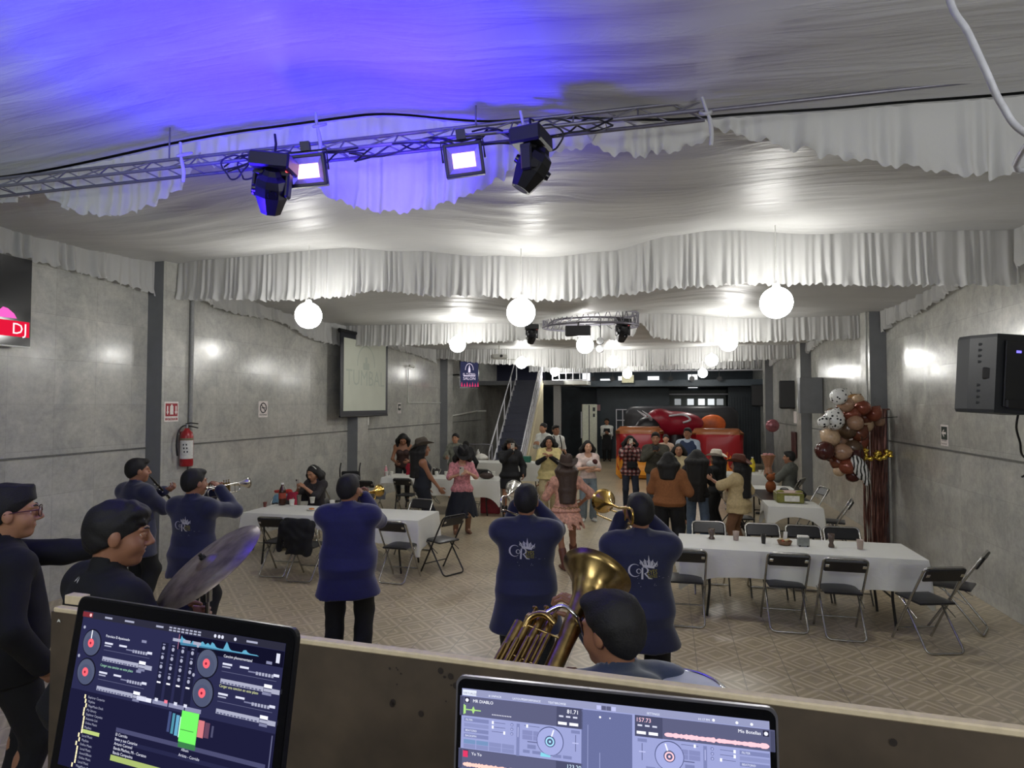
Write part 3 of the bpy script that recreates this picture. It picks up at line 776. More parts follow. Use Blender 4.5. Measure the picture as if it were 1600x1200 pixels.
        if eyes:
            for q in (1, -1):
                b = MB(); b.ball(P(0.031*q, 0.0700, 0.004), 0.0125*H, 12, 8); ip = P(0.031*q, 0.0782, 0.004); b.ball(ip, 0.0055*H, 10, 6, mi=1)
                b.build('eye', [M_EYE, M_IRIS], s.root)
                b = MB(); b.tube([P(0.014*q, 0.0945, 0.027), P(0.032*q, 0.0895, 0.033), P(0.050*q, 0.0735, 0.028)], [0.0030*H, 0.0045*H, 0.0018*H], 6); b.build('eyebrow', M_HAIR, s.root)
            b = MB(); b.ball(P(0, 0.0865, -0.0585), (0.019*H, 0.0065*H, 0.0080*H), 12, 6, R=R); b.build('lips', M_LIP, s.root)
    # --- garments
    def top(s, m, kind='jacket', sleeve=2.0, g=0.016, hem=-0.05, flare=None, fold=0.004, collar=True, name=None, neck=0.0, vox=None, vent=False, over=()):
        f = Field(); sc = s.sc
        rx = (0.172 if s.female else 0.166)*sc*s.w+g; ry = (0.118+s.belly*0.4)*sc+g
        if flare: rx += flare; ry += flare*0.8
        s.torso(f, g, top=1.0 if kind != 'strapless' else 0.72, hem=(hem, rx, ry), hipx=0.028 if kind in ('jacket', 'shirt') else 0.012)
        if kind != 'strapless' and kind != 'sleeveless': s.arms(f, g, frac=sleeve, sleeve=0.004)
        if kind == 'sleeveless':
            for q in (1, -1): f.ell(s.sh[q]-(s.sh[q]-s.neck)*0.25, np.array((0.05, 0.055, 0.04))*sc+g*0.6, k=0.04)
        if collar:
            f.cap(s.neck-s.Tw @ Vector((0, 0, 0.03*sc)), s.neck+s.T @ Vector((0, -0.004, 0.026*sc)), 0.072*sc, 0.066*sc, k=0.02)
            if kind == 'jacket': f.cap(s.neck+s.Tw @ Vector((-0.03*sc, -0.045*sc, 0.0)), s.neck+s.Tw @ Vector((0.03*sc, -0.045*sc, 0.0)), 0.040*sc, 0.040*sc, k=0.008)
            f.ell(s.neck+s.T @ Vector((0, 0.02*sc, 0.055*sc)), np.array((0.056, 0.060, 0.03))*sc, k=0.006, op='s')
        if neck:
            f.ell(s.neck+s.Tw @ Vector((0, 0.055*sc, -0.01*sc)), np.array((0.075, 0.075, neck))*sc, k=0.01, op='s')
        if kind == 'jacket':      # front opening
            f.cap(s.tor(0, 0.16, 0.62), s.tor(0, 0.16, -0.3), 0.022*sc, 0.03*sc, k=0.01, op='s')
        if vent:
            f.cap(s.tor(-0.02, -0.19, -0.10), s.tor(-0.035, -0.24, hem-0.06), 0.006, 0.062, k=0.01, op='s')
        for q in over: f.ell(*q)
        o = net_obj(name or {'jacket': 'jacket', 'shirt': 'shirt', 'sleeveless': 'top', 'strapless': 'top'}[kind], [(*f.mesh(vox or s.vox, (fold, 16, 1.0)), 0)], m, s.root)
        return o
    def trousers(s, m, g=0.010, loose=0.010, frac=1.97, name='trousers', fold=0.003):
        f = Field(); S_ = [(-0.17, 0, 0, 0.150, 0.105), (0.0, 0, 0, 0.164, 0.115), (0.16, 0, 0.005, 0.152, 0.105)]
        f.loft([(z*s.L, 0, y*s.sc, rx*s.sc*s.w+g+s.belly*0.2, ry*s.sc+g+s.belly*0.3) for z, x, y, rx, ry in S_], s.hip, s.T, k=0.04, p=2.3)
        s.legs(f, g, frac=frac, loose=loose)
        return net_obj(name, [(*f.mesh(s.vox, (fold, 22, 1.2)), 0)], m, s.root)
    def skirt(s, m, z_end, r_end, g=0.012, z_top=0.28, fold=0.006, name='skirt', ry=None):
        f = Field(); sc = s.sc; z0 = z_end - s.hip.z
        S_ = [(z0, 0, 0, r_end, ry or r_end*0.8), (z0*0.5, 0, 0, (r_end+0.17*sc)/2+0.02, ((ry or r_end*0.8)+0.13*sc)/2+0.01), (0, 0, 0, 0.166*sc*s.w+g, 0.122*sc+g), (z_top*s.L, 0, 0.005, 0.142*sc*s.w+g, 0.105*sc+g)]
        f.loft(S_, s.hip, None, k=0.03, p=2.2)
        f.loft([(z0-0.02, 0, 0, r_end-0.015, (ry or r_end*0.8)-0.015), (z0+0.10, 0, 0, max(0.05, r_end-0.05), max(0.04, (ry or r_end*0.8)-0.05))], s.hip, None, k=0.01, op='s', p=2.2)
        return net_obj(name, [(*f.mesh(s.vox, (fold, 26, 0.12)), 0)], m, s.root)
    def shoes(s, m, boot=0.0, heel=0.0, sole=None):
        sc = s.sc
        for q in (1, -1):
            f = Field(); d = s.footdir[q]; b = s.ft[q]
            hl = b - d*0.045*sc; toe = b + d*0.165*sc
            f.cap(hl+Vector((0, 0, 0.036*sc)), toe+Vector((0, 0, 0.028*sc)), 0.038*sc, 0.030*sc, k=0.03)
            f.cap(s.an[q]-Vector((0, 0, 0.02)), b+d*0.08*sc+Vector((0, 0, 0.035*sc)), 0.045*sc, 0.036*sc, k=0.03)
            if boot: f.cap(s.an[q], s.an[q]+(s.kn[q]-s.an[q]).normalized()*boot, 0.052*sc, 0.062*sc, k=0.02)
            f.half(b+Vector((0, 0, 0.004)), (0, 0, -1), k=0.004)
            net_obj('boot' if boot else 'shoe', [(*f.mesh(min(s.vox, 0.012)), 0)], m, s.root)
    def hair(s, m=None, style='short', length=0.35, front=0.0, vox=None, name='hair', volume=1.0, fold=(0.0022, 61, 0.35)):
        m = m or M_HAIR; f = Field(); R = s.hR; c = s.hc; H = s.H
        P = lambda x, y, z: c + R @ Vector((x*H, y*H, z*H)); v = volume
        f.ell(P(0, -0.018, 0.040), np.array((0.083*v, 0.099*v, 0.090*v))*H, R, k=0.02)
        f.ell(P(0, -0.040, 0.005), np.array((0.079*v, 0.076*v, 0.085*v))*H, R, k=0.02)
        if style == 'short':
            f.half(P(0, 0.078+front, 0.060), R @ Vector((0, 0.70, -0.78)), k=0.012)
            f.ell(P(0, 0.050, 0.090), np.array((0.062, 0.045, 0.030))*H*v, R, k=0.02)
        elif style == 'fringe':
            f.half(P(0, 0.070, 0.028), R @ Vector((0, 0.62, -0.9)), k=0.012)
            f.ell(P(0.01, 0.045, 0.085), np.array((0.070, 0.048, 0.034))*H, R, k=0.025)
            for i in range(7):
                x = -0.055+0.018*i; f.cap(P(x*0.8, 0.03, 0.11), P(x, 0.090-abs(x)*0.35, 0.052+0.006*math.sin(i*2.3)), 0.018*H, 0.009*H, k=0.012)
        elif style in ('long', 'curly', 'half'):
            f.half(P(0, 0.062, 0.060), R @ Vector((0, 1.0, -0.35)), k=0.012)
            top_ = P(0, -0.03, 0.02); T = s.T; L = length
            for i in range(9):
                a = (i-4)/4*1.75; x = math.sin(a)*0.078*v; y = -0.02-math.cos(a)*0.072*v
                if a and abs(a) > 1.2: y += 0.01
                p0 = P(x, y, 0.03); p1 = p0.lerp(s.neck, 0.25) + T @ Vector((x*0.9*H, (y*0.75-0.02)*H, -0.04)); 
                p2 = Vector((s.neck.x + x*1.25*H, s.neck.y + (y*1.05-0.03)*H, s.neck.z - L*0.45)) + (T @ Vector((0, 0, -0.02)))
                p3 = Vector((s.neck.x + x*1.2*H, s.neck.y + (y*1.0-0.045)*H - 0.02, s.neck.z - L))
                r = 0.030*H*v
                wv = 0.016 if style == 'curly' else 0.004
                f.cap(p0, p1, r, r, k=0.035); f.cap(p1, p2+Vector((wv*math.sin(i*3), 0, 0)), r, r*1.05, k=0.035)
                if L > 0.2: f.cap(p2, p3, r, r*0.6, k=0.03)
                if style == 'curly':
                    for j in range(5): f.ell(p0.lerp(p2, j/4)+Vector((random.uniform(-.02, .02), random.uniform(-.02, .02), random.uniform(-.02, .02))), (0.034*H,)*3, k=0.01)
            f.ell(P(0, 0.085, -0.03), np.array((0.058, 0.07, 0.10))*H, R, k=0.01, op='s')
        elif style == 'bun':
            f.half(P(0, 0.070, 0.050), R @ Vector((0, 0.75, -0.70)), k=0.012)
            f.ell(P(0, -0.10, 0.07), np.array((0.042,)*3)*H, R, k=0.015)
        elif style == 'flat':   # flat-top with close sides
            f.half(P(0, 0.078, 0.055), R @ Vector((0, 0.70, -0.78)), k=0.012)
            f.loft([(-0.05, 0, 0, 0.066*H, 0.084*H), (0.026, 0, 0.004, 0.058*H, 0.076*H)], P(0, 0.004, 0.100), R, k=0.03, p=2.6)
        if style != 'flat':
            f.cap(P(0, 0, 0), P(0, 0, 0.01), 0.001, k=0.001)
        return net_obj(name, [(*f.mesh(vox or min(s.vox, 0.009), fold), 0)], m, s.root)
    def hat(s, m, style='cowboy', tilt=0.0, size=1.0, band=None):
        R = s.hR @ Rx(tilt); H = s.H*size; base = s.hc + s.hR @ Vector((0, -0.012*s.H, 0.060*s.H)); b = MB()
        def brim(u, v):
            a = 2*PI*u; r0 = (0.086, 0.104); r1 = (0.165, 0.195) if style == 'cowboy' else (0.145, 0.155)
            x = math.cos(a)*(r0[0]+(r1[0]-r0[0])*v); y = math.sin(a)*(r0[1]+(r1[1]-r0[1])*v)
            z = (abs(math.cos(a))**2.2*0.060*v**1.5 - 0.016*abs(math.sin(a))*v) if style == 'cowboy' else (-0.02*v+0.012*math.cos(2*a)*v)
            return base + R @ Vector((x*H, y*H, z*H))
        b.grid(brim, 36, 6)
        def brim2(u, v): return brim(1-u, v) + R @ Vector((0, 0, 0.006))
        b.grid(brim2, 36, 6)
        def crown(u, v):
            a = 2*PI*u; k_ = [(1.0, 0), (1.0, .03), (.97, .07), (.90, .105), (.74, .122), (.45, .118), (0.0, .112)]
            i = min(int(v*6), 5); t = v*6-i; q = k_[i][0]*(1-t)+k_[i+1][0]*t; z = k_[i][1]*(1-t)+k_[i+1][1]*t
            x = math.cos(a)*0.089*q; y = math.sin(a)*0.107*q
            z -= 0.030*math.exp(-(x/0.022)**2)*(1 if z > .08 else 0)
            if z > .05: x *= 1-0.22*max(0, y/0.107)
            return base + R @ Vector((x*H, y*H, z*H))
        b.grid(crown, 36, 18)
        o = b.build('hat', m, s.root)
        if band:
            bb = MB(); bb.tube([base + R @ Vector((math.cos(2*PI*i/32)*0.0905*H, math.sin(2*PI*i/32)*0.1085*H, 0.014*H)) for i in range(32)], 0.007, n=6, closed=True)
            bb.build('hat_band', band, o)
        return o
    def world(s, p):
        return Vector(s.root.location) + Rz(s.root.rotation_euler[2]) @ Vector(p)
    def cloth_logo(s, target, build_fn, name, m):
        """lay small flat shapes onto the back of a garment (they follow its surface)"""
        me = target.data; bv = BVHTree.FromPolygons([v.co[:] for v in me.vertices], [tuple(p.vertices) for p in me.polygons])
        return bv
# ================================================================== BRASS BAND
M_NAVY = mat('navy_suit_cloth', S(20, 22, 78), 0.75, noise=0.10, scale=60, bump=0.05, sheen=0.3)
M_NAVY2 = mat('dark_navy_suit_cloth', S(18, 24, 58), 0.75, noise=0.10, scale=60, bump=0.05, sheen=0.3)
M_BLACK = mat('black_cloth', S(17, 18, 22), 0.8, noise=0.15, scale=50)
M_BLACK2 = mat('black_knit', S(15, 16, 20), 0.85, noise=0.12, scale=60, bump=0.05)
M_SHOE = mat('black_leather', S(18, 17, 17), 0.35, noise=0.1)
M_GOLD = mat('polished_brass', (0.62, 0.40, 0.10), 0.18, 1.0, noise=0.06, scale=12)
M_OLDBRASS = mat('worn_brass', (0.34, 0.235, 0.09), 0.28, 1.0, noise=0.3, scale=30)
M_SILVER = mat('silver_plate', (0.72, 0.70, 0.66), 0.16, 1.0, noise=0.06, scale=12)
M_CHROME = mat('chrome', (0.60, 0.60, 0.60), 0.15, 1.0, noise=0.04, scale=10)
M_LOGO1 = mat('silver_print', S(190, 188, 196), 0.4, noise=0.05)
M_LOGO2 = mat('gold_print', S(150, 140, 40), 0.4, noise=0.05)

def place(x, ytop, z):
    p = atZ(x, ytop, z); return (p.x, p.y, 0.0)
def at_depth(x, D):
    p = atD(x, 632, D); return (p.x, p.y, 0.0)
def top_h(ytop, D): return 2.3-(ytop-632)*D/F

def add_logo(P, jacket, cx, cz, size, rot=0.0):
    """crown and lettering printed on the back of a jacket"""
    me = jacket.data; bv = BVHTree.FromPolygons([v.co[:] for v in me.vertices], [tuple(p.vertices) for p in me.polygons])
    def lay(mb_, name, m):
        vs = []
        for v in mb_.v:
            x = v[0]*math.cos(rot)-v[1]*math.sin(rot); y = v[0]*math.sin(rot)+v[1]*math.cos(rot)
            o = Vector((cx+x*size, -0.8, cz+y*size)); hit = bv.ray_cast(o, Vector((0, 1, 0)))
            vs.append((o.x, (hit[0].y if hit[0] else 0)-0.003, o.z))
        mb_.v = vs; return mb_.build(name, m, jacket)
    def dense(mb_, poly_fn, nu, nv): mb_.grid(poly_fn, nu, nv, smooth=False)
    b = MB()
    def arc(cx_, cy_, rx, ry, a0, a1, w0, w1, n=22):
        for i in range(n):
            q = []
            for j, s_ in ((i, -1), (i, 1), (i+1, 1), (i+1, -1)):
                a = math.radians(a0+(a1-a0)*j/n); w_ = w0+(w1-w0)*math.sin(PI*j/n)
                q.append((cx_+math.cos(a)*(rx+s_*w_), cy_+math.sin(a)*(ry+s_*w_*0.6), 0))
            b.raw(q, [(0, 1, 2, 3)])
    def stroke(x0, y0, x1, y1, w0, w1, n=8):
        d = Vector((x1-x0, y1-y0)); p = Vector((-d.y, d.x)).normalized()
        for i in range(n):
            t0, t1 = i/n, (i+1)/n; q = []
            for t, s_ in ((t0, -1), (t0, 1), (t1, 1), (t1, -1)):
                w_ = w0+(w1-w0)*t; q.append((x0+d.x*t+p.x*w_*s_, y0+d.y*t+p.y*w_*s_, 0))
            b.raw(q, [(0, 1, 2, 3)])
    # big C
    arc(-0.30, 0.0, 0.16, 0.165, 50, 312, 0.004, 0.026)
    arc(-0.20, -0.02, 0.055, 0.06, 0, 360, 0.008, 0.014)          # small o
    # big R
    stroke(-0.10, 0.07, -0.12, -0.24, 0.022, 0.026)
    arc(-0.06, 0.0, 0.10, 0.085, -90, 110, 0.010, 0.022)
    stroke(-0.05, -0.08, 0.07, -0.22, 0.016, 0.022); stroke(0.07, -0.22, 0.15, -0.235, 0.016, 0.006)
    # crown over the R
    stroke(-0.05, 0.12, 0.22, 0.07, 0.03, 0.03, 12)
    for k, (x, y, hh) in enumerate([(-0.12, 0.22, 0.07), (-0.02, 0.25, 0.06), (0.08, 0.25, 0.15), (0.17, 0.22, 0.06), (0.27, 0.15, 0.08)]):
        stroke(0.07+(x-0.07)*0.7, 0.10, x, y, 0.022, 0.014); stroke(x, y, x+(x-0.08)*0.22, y+hh, 0.022, 0.001)
        arc(x, y-0.02, 0.035, 0.04, 0, 360, 0.005, 0.010, 10)
    for k in range(6):
        a = -0.07+0.055*k; stroke(a, 0.10, a+0.03, 0.19, 0.010, 0.006, 4); stroke(a+0.05, 0.09, a+0.01, 0.20, 0.008, 0.005, 4)
    lay(b, 'printed_crest', M_LOGO1)
    b = MB(); vs, fs = text_mesh('EYES', 'LEFT'); b.raw([(0.02+v[0]*0.13, -0.12+v[1]*0.19, 0) for v in vs], fs)
    vs, fs = text_mesh('REYES', 'LEFT'); b.raw([(0.03+v[0]*0.095, -0.21+v[1]*0.10, 0) for v in vs], fs)
    lay(b, 'printed_lettering', M_LOGO2)
    b = MB()
    rnd = random.Random(3)
    for k in range(14):
        x, y = rnd.uniform(-0.5, 0.6), rnd.uniform(-0.45, 0.0); b.raw([(x-.008, y, 0), (x, y-.008, 0), (x+.008, y, 0), (x, y+.008, 0)], [(0, 1, 2, 3)])
    lay(b, 'sequins', M_LOGO1)

def flare_prof(r0, r1, L, n=12, p=3.2): return [(r0+(r1-r0)*(i/n)**p, L*i/n) for i in range(n+1)]
def horn_frame(origin, d, up=(0, 0, 1)):
    d = Vector(d).normalized(); x = d.cross(Vector(up)).normalized(); u = x.cross(d)
    return Vector(origin), x, d, u
def trumpet(mouth, d, label, m_body, m_valve, up=(0, 0, 1), bell_m=None):
    o, X, D_, U = horn_frame(mouth, d, up); e = empty('trumpet', mouth, 0, label, 'trumpet')
    W = lambda x, y, z: X*x + D_*y + U*z
    Rm = Matrix((X, U, D_)).transposed() if False else rot_to(D_, U)
    b = MB(); b.lathe([(0.0135, 0), (0.0135, 0.004), (0.006, 0.025), (0.006, 0.075)], 14, W(0, 0, 0), Rm); b.build('mouthpiece', m_body, e)
    b = MB(); b.tube(corner_path([W(0, 0.07, 0), W(0, 0.37, 0), W(0, 0.37, -0.085), W(0, 0.24, -0.085)], 0.04, 6), 0.0062, 10)
    b.tube(corner_path([W(0, 0.20, -0.085), W(0, 0.02, -0.095), W(0, 0.02, -0.015), W(0, 0.12, -0.015)], 0.038, 6), 0.0062, 10)
    b.tube([W(0.02, 0.30, 0), W(0.02, 0.30, -0.085)], 0.003, 6)
    for x in (-1, 1): b.tube(corner_path([W(0.012*x, 0.20, -0.05), W(0.03*x, 0.14, -0.055), W(0.012*x, 0.13, -0.08)], 0.01, 3), 0.005, 8)
    b.build('tubing', m_body, e)
    for k in range(3):
        y = 0.20+0.028*k; b = MB(); b.cyl(W(-0.012, y, -0.125), W(-0.012, y, 0.022), 0.0115, n=12); b.cyl(W(-0.012, y, 0.022), W(-0.012, y, 0.045), 0.003, n=6)
        b.cyl(W(-0.012, y, 0.045), W(-0.012, y, 0.049), 0.008, n=10); b.build('valve', m_valve, e)
    b = MB(); pr = flare_prof(0.0062, 0.062, 0.36, 14, 4.0)
    b.lathe(pr + [(0.060, 0.358)] + [(max(r-0.003, 0.004), h) for r, h in reversed(pr[4:-1])], 24, W(-0.022, 0.12, -0.015), Rm); b.build('bell', bell_m or m_body, e)
    return e
def trombone(mouth, d, label, m_body, left=0.16, up=(0, 0, 1), bell_r=0.098, bell_y=0.30):
    o, X, D_, U = horn_frame(mouth, d, up); e = empty('trombone', mouth, 0, label, 'trombone')
    W = lambda x, y, z: X*x + D_*y + U*z; Rm = rot_to(D_, U)
    b = MB(); b.lathe([(0.017, 0), (0.017, 0.004), (0.007, 0.03), (0.0065, 0.06)], 14, W(0, 0, 0), Rm); b.build('mouthpiece', m_body, e)
    b = MB(); b.tube(corner_path([W(0, 0.05, 0), W(0, 0.88, -0.04), W(0, 0.88, -0.12), W(0, 0.10, -0.09)], 0.04, 6), 0.0075, 10)
    b.tube([W(0, 0.14, 0), W(0, 0.14, -0.09)], 0.004, 6); b.build('hand_slide', m_body, e)
    b = MB(); b.tube(corner_path([W(0, 0.12, -0.09), W(-left*0.5, -0.05, -0.05), W(-left, -0.28, 0.03), W(-left, -0.36, 0.03), W(-left, -0.36, 0.13), W(-left, -0.28, 0.13), W(-left, -0.10, 0.10)], 0.05, 6), 0.0085, 10)
    b.tube([W(-left, -0.22, 0.035), W(-left, -0.22, 0.12)], 0.005, 6); b.build('tuning_slide', m_body, e)
    b = MB(); pr = flare_prof(0.0085, bell_r, bell_y+0.10, 16, 3.2)
    b.lathe(pr + [(bell_r-0.003, bell_y+0.098)] + [(max(r-0.003, 0.004), h) for r, h in reversed(pr[4:-1])], 32, W(-left, -0.10, 0.10), Rm); b.build('bell', m_body, e)
    return e
def mouth(P): return P.world(P.hc + P.hR @ Vector((0, 0.104*P.H, -0.058*P.H)))
def fwd(P, v=(0, 1, 0)): return Rz(P.root.rotation_euler[2]) @ (P.hR @ Vector(v))

def bandsman(label, loc, rz, h, w, belly, head, hr, hl, m_j=M_NAVY, flare=0.05, hem=-0.5, vox=0.013, er=(0.5, 0, -1), el=(-0.5, 0, -1), palm=None, twist=0.0, lean=(0, 0), feet=None, logo=None, hairstyle='short', vent=False):
    P = Person(label, loc, rz, h, w, belly, head=head, hands={1: hr, -1: hl}, elbows={1: er, -1: el}, palm=palm, vox=vox, tone=1, twist=twist, lean=lean, feet=feet, group='brass band players in navy jackets', curl=(1.0, 1.0), headvox=0.007)
    j = P.top(m_j, 'jacket', g=0.024, hem=hem, flare=flare, fold=0.006, vent=vent)
    P.trousers(M_BLACK, loose=0.03, g=0.016, fold=0.006); P.shoes(M_SHOE); P.hair(style=hairstyle)
    if logo: add_logo(P, j, *logo)
    return P
# player nearest the hall's middle, back to us
h3 = 1.70
B3 = bandsman('person in plain navy jacket, back turned, playing a gold trumpet beside the white table', place(545, 738, h3), 0.32, h3, 1.22, 0.05, (-0.35, 0.0, 0),
              (0.10, 0.27, 1.44), (0.0, 0.31, 1.43), hem=-0.50, flare=0.055, er=(0.6, 0, -1), palm={1: (-1, 0.1, 0), -1: (1, 0.2, 0)})
trumpet(mouth(B3), fwd(B3, (0.0, 1, -0.02)), 'gold trumpet with bright round bell, by the back-turned player at the white table', M_GOLD, M_SILVER)
B4 = bandsman('person in navy jacket with crown crest, back turned, arms raised playing a silver trombone', place(822, 753, 1.70), 0.14, 1.70, 1.18, 0.03, (0.0, 0.0, 0),
              (0.06, 0.36, 1.46), (-0.10, 0.24, 1.47), hem=-0.60, flare=0.07, er=(0.85, 0, -0.9), el=(-0.4, 0, -1), palm={1: (-1, 0.1, 0), -1: (1, 0.2, 0)}, logo=(0.0, 1.20, 0.25), m_j=M_NAVY2, vent=True)
trombone(mouth(B4), fwd(B4, (0.05, 1, 0.02)), 'silver trombone held by the player in front of the pink dress', M_SILVER, left=0.15, bell_r=0.075)
B5 = bandsman('person in navy jacket with crown crest, back turned, beside the gold trombone bell', place(1000, 767, 1.70), 0.10, 1.70, 1.14, 0.03, (0.15, 0.0, 0),
              (0.07, 0.38, 1.46), (-0.12, 0.24, 1.46), hem=-0.46, flare=0.06, er=(0.85, 0, -0.9), el=(-0.4, 0, -1), palm={1: (-1, 0.1, 0), -1: (1, 0.2, 0)}, logo=(0.03, 1.19, 0.25, 0.05), m_j=M_NAVY2)
trombone(mouth(B5), fwd(B5, (-0.18, 1, 0.0)), 'gold trombone with wide round bell left of its player', M_GOLD, left=0.17, bell_r=0.092, bell_y=0.22)
B2 = bandsman('person in navy jacket with glittering crest, turned right, lifting a silver trumpet', place(303, 730, 1.70), -0.02, 1.70, 1.12, 0.02, (-0.28, 0.0, 0),
              (0.09, 0.26, 1.45), (-0.03, 0.30, 1.42), hem=-0.40, flare=0.04, er=(0.75, 0.0, -0.9), palm={1: (-1, 0.1, 0), -1: (1, 0.2, 0)}, logo=(0.02, 1.17, 0.22), m_j=M_NAVY2, hairstyle='short')
trumpet(mouth(B2), fwd(B2, (0.0, 1, 0.05)), 'silver trumpet pointing right in front of the grey wall', M_SILVER, M_OLDBRASS)
B1 = bandsman('person in navy jacket near the fire extinguisher, turned right, playing a clarinet', place(214, 714, 1.72), -0.20, 1.72, 1.08, 0.02, (-0.35, 0.02, 0),
              (0.02, 0.40, 1.13), (-0.02, 0.34, 1.30), hem=-0.48, flare=0.04, er=(1.0, -0.6, -0.6), el=(-1.0, 0.2, -0.6), palm={1: (-0.6, 0.5, 0.6), -1: (0.6, 0.5, 0.6)}, m_j=M_NAVY2)
mo = mouth(B1); dcl = (Rz(B1.root.rotation_euler[2]) @ Vector((-0.10, 0.62, -0.62))).normalized()
e = empty('clarinet', mo, 0, 'black clarinet with small silver keys held out by the player near the extinguisher', 'clarinet')
Rm = rot_to(dcl); b = MB(); b.lathe([(0.004, -0.01), (0.010, 0.05), (0.013, 0.09), (0.013, 0.52), (0.016, 0.56), (0.030, 0.64), (0.028, 0.64), (0.010, 0.56)], 16, (0, 0, 0), Rm); b.build('clarinet_body', mat('black_wood', S(20, 17, 16), 0.3), e)
b = MB()
for k in range(9):
    q = Rm @ Vector((0.004*(-1)**k, -0.016, 0.12+0.048*k)); b.ball(q, 0.009, 8, 5)
b.tube([Rm @ Vector((0.013, -0.008, 0.12)), Rm @ Vector((0.013, -0.008, 0.5))], 0.003, 6); b.build('keys', M_SILVER, e)

# horn player close to the board
hx = 1.70; px_ = place(962, 912, 1.70)
B6 = Person('person in dark blue hooded top just beyond the board, blowing a worn brass horn', px_, 0.55, hx, 1.08, 0.03, head=(0.45, 0.10, 0.0), hands={1: (0.06, 0.38, 1.46), -1: (-0.10, 0.30, 1.2)},
            elbows={1: (0.5, -0.1, -1), -1: (-0.5, 0, -1)}, palm={1: (-0.7, 0.5, -0.2, -0.55, 0.2, 0.75), -1: (0.8, 0.3, 0.3)}, vox=0.011, tone=1, headvox=0.006, headscale=1.04, curl=(1.0, 0.9), group=None)
j = B6.top(mat('slate_blue_fleece', S(44, 56, 82), 0.9, noise=0.12, scale=40, bump=0.06, sheen=0.4), 'shirt', g=0.026, hem=-0.15, fold=0.009, collar=True,
           over=[(B6.neck+Vector((0, -0.085, 0.0)), np.array((0.115, 0.06, 0.055)))], name='hooded_top')
B6.trousers(M_BLACK); B6.shoes(M_SHOE); B6.hair(style='short', volume=1.04, vox=0.006, fold=(0.004, 48, 1.0))
# baritone horn
mo = mouth(B6)
bot = atD(850, 1075, 2.02); rim = atD(932, 896, 2.36)
ax_ = (rim-bot).normalized(); Ltot = (rim-bot).length
e = empty('baritone_horn', bot, 0, 'worn brass baritone horn with upward bell, close to the board', 'horn')
Rm = rot_to(ax_, _rt)      # columns x, y, axis
tl = lambda x, y, z: Rm @ Vector((x, y, z))
b = MB(); pr = [(0.030, 0.0), (0.031, Ltot*0.35), (0.036, Ltot*0.55), (0.046, Ltot*0.72), (0.068, Ltot*0.85), (0.100, Ltot*0.94), (0.135, Ltot)]
pr = [(interp([(h/Ltot*1.0, r) for r, h in pr], i/24), Ltot*i/24) for i in range(25)]
b.lathe(pr + [(r-0.004, h) for r, h in reversed(pr[10:])], 36, (0, 0, 0), Rm); b.build('bell', M_OLDBRASS, e)
toC = (-_fw); sx = Rm.transposed() @ (-_rt); sx.z = 0; sx.normalize(); sy = Rm.transposed() @ toC; sy.z = 0; sy = (sy - sx*sy.dot(sx)).normalized()
Q = lambda a, c, z: Rm @ (sx*a + sy*c + Vector((0, 0, z)))
for k in range(3):
    b = MB(); b.cyl(Q(0.075+0.035*k, 0.0, -0.02), Q(0.075+0.035*k, 0.0, 0.24-0.02*k), 0.0165, n=16); b.cyl(Q(0.075+0.035*k, 0, 0.24-0.02*k), Q(0.075+0.035*k, 0, 0.255-0.02*k), 0.019, 0.016, n=16)
    b.cyl(Q(0.075+0.035*k, 0, 0.255-0.02*k), Q(0.075+0.035*k, 0, 0.285-0.02*k), 0.004, n=8); b.cyl(Q(0.075+0.035*k, 0, 0.285-0.02*k), Q(0.075+0.035*k, 0, 0.29-0.02*k), 0.011, n=12); b.build('valve', M_OLDBRASS, e)
b = MB()
for k in range(4): b.tube(corner_path([Q(0.055+0.03*k, 0.03, 0.16-0.02*k), Q(0.055+0.03*k, 0.035, -0.05), Q(0.085+0.03*k, 0.035, -0.05), Q(0.085+0.03*k, 0.03, 0.14-0.025*k)], 0.015, 4), 0.0075, 8)
b.tube(corner_path([Q(0.0, 0.0, -0.0), Q(0.0, 0, -0.09), Q(0.10, 0, -0.09), Q(0.17, 0, -0.09), Q(0.17, 0.0, 0.17)], 0.05, 6), 0.020, 12)
b.tube(corner_path([Q(0.05, 0.04, 0.20), Q(0.10, 0.045, 0.22), Q(0.145, 0.02, 0.20), Q(0.15, 0.0, 0.14)], 0.03, 5), 0.011, 10)
for z_ in (0.05, 0.17): b.tube([Q(0.0, 0.02, z_), Q(0.15, 0.01, z_)], 0.004, 6)
b.build('tubing', M_OLDBRASS, e)
b = MB(); mloc = mo - Vector(bot)
b.tube(smooth_path([Q(0.10, 0.035, 0.22), Q(0.05, 0.062, 0.26), Q(-0.01, 0.06, 0.245), mloc.lerp(Q(-0.01, 0.06, 0.245), 0.35), mloc], 6), [0.0075]*20+[0.009]*4+[0.014], 10); b.build('lead_pipe', M_SILVER, e)
# upright drum beside him
dc = atD(1056, 1073, 2.0)
e = empty('drum', (dc.x, dc.y, 0), 0, 'drum with pale grey head on a stand beside the horn player', 'drum')
b = MB(); b.lathe([(0.15, 0), (0.15, 0.26)], 32, (0, 0, dc.z-0.27)); b.build('shell', mat('grey_drum_shell', S(120, 122, 126), 0.35), e)
b = MB(); b.lathe([(0.0, 0.0), (0.13, 0.001), (0.148, -0.004)], 36, (0, 0, dc.z)); b.build('drumhead', mat('pale_drumhead', S(172, 178, 190), 0.5, noise=0.05), e)
b = MB(); b.tube([(0.153*math.cos(2*PI*k/36), 0.153*math.sin(2*PI*k/36), dc.z-0.006) for k in range(36)], 0.008, 8, closed=True); b.tube([(0.153*math.cos(2*PI*k/36), 0.153*math.sin(2*PI*k/36), dc.z-0.25) for k in range(36)], 0.007, 8, closed=True); b.build('hoop', M_CHROME, e)
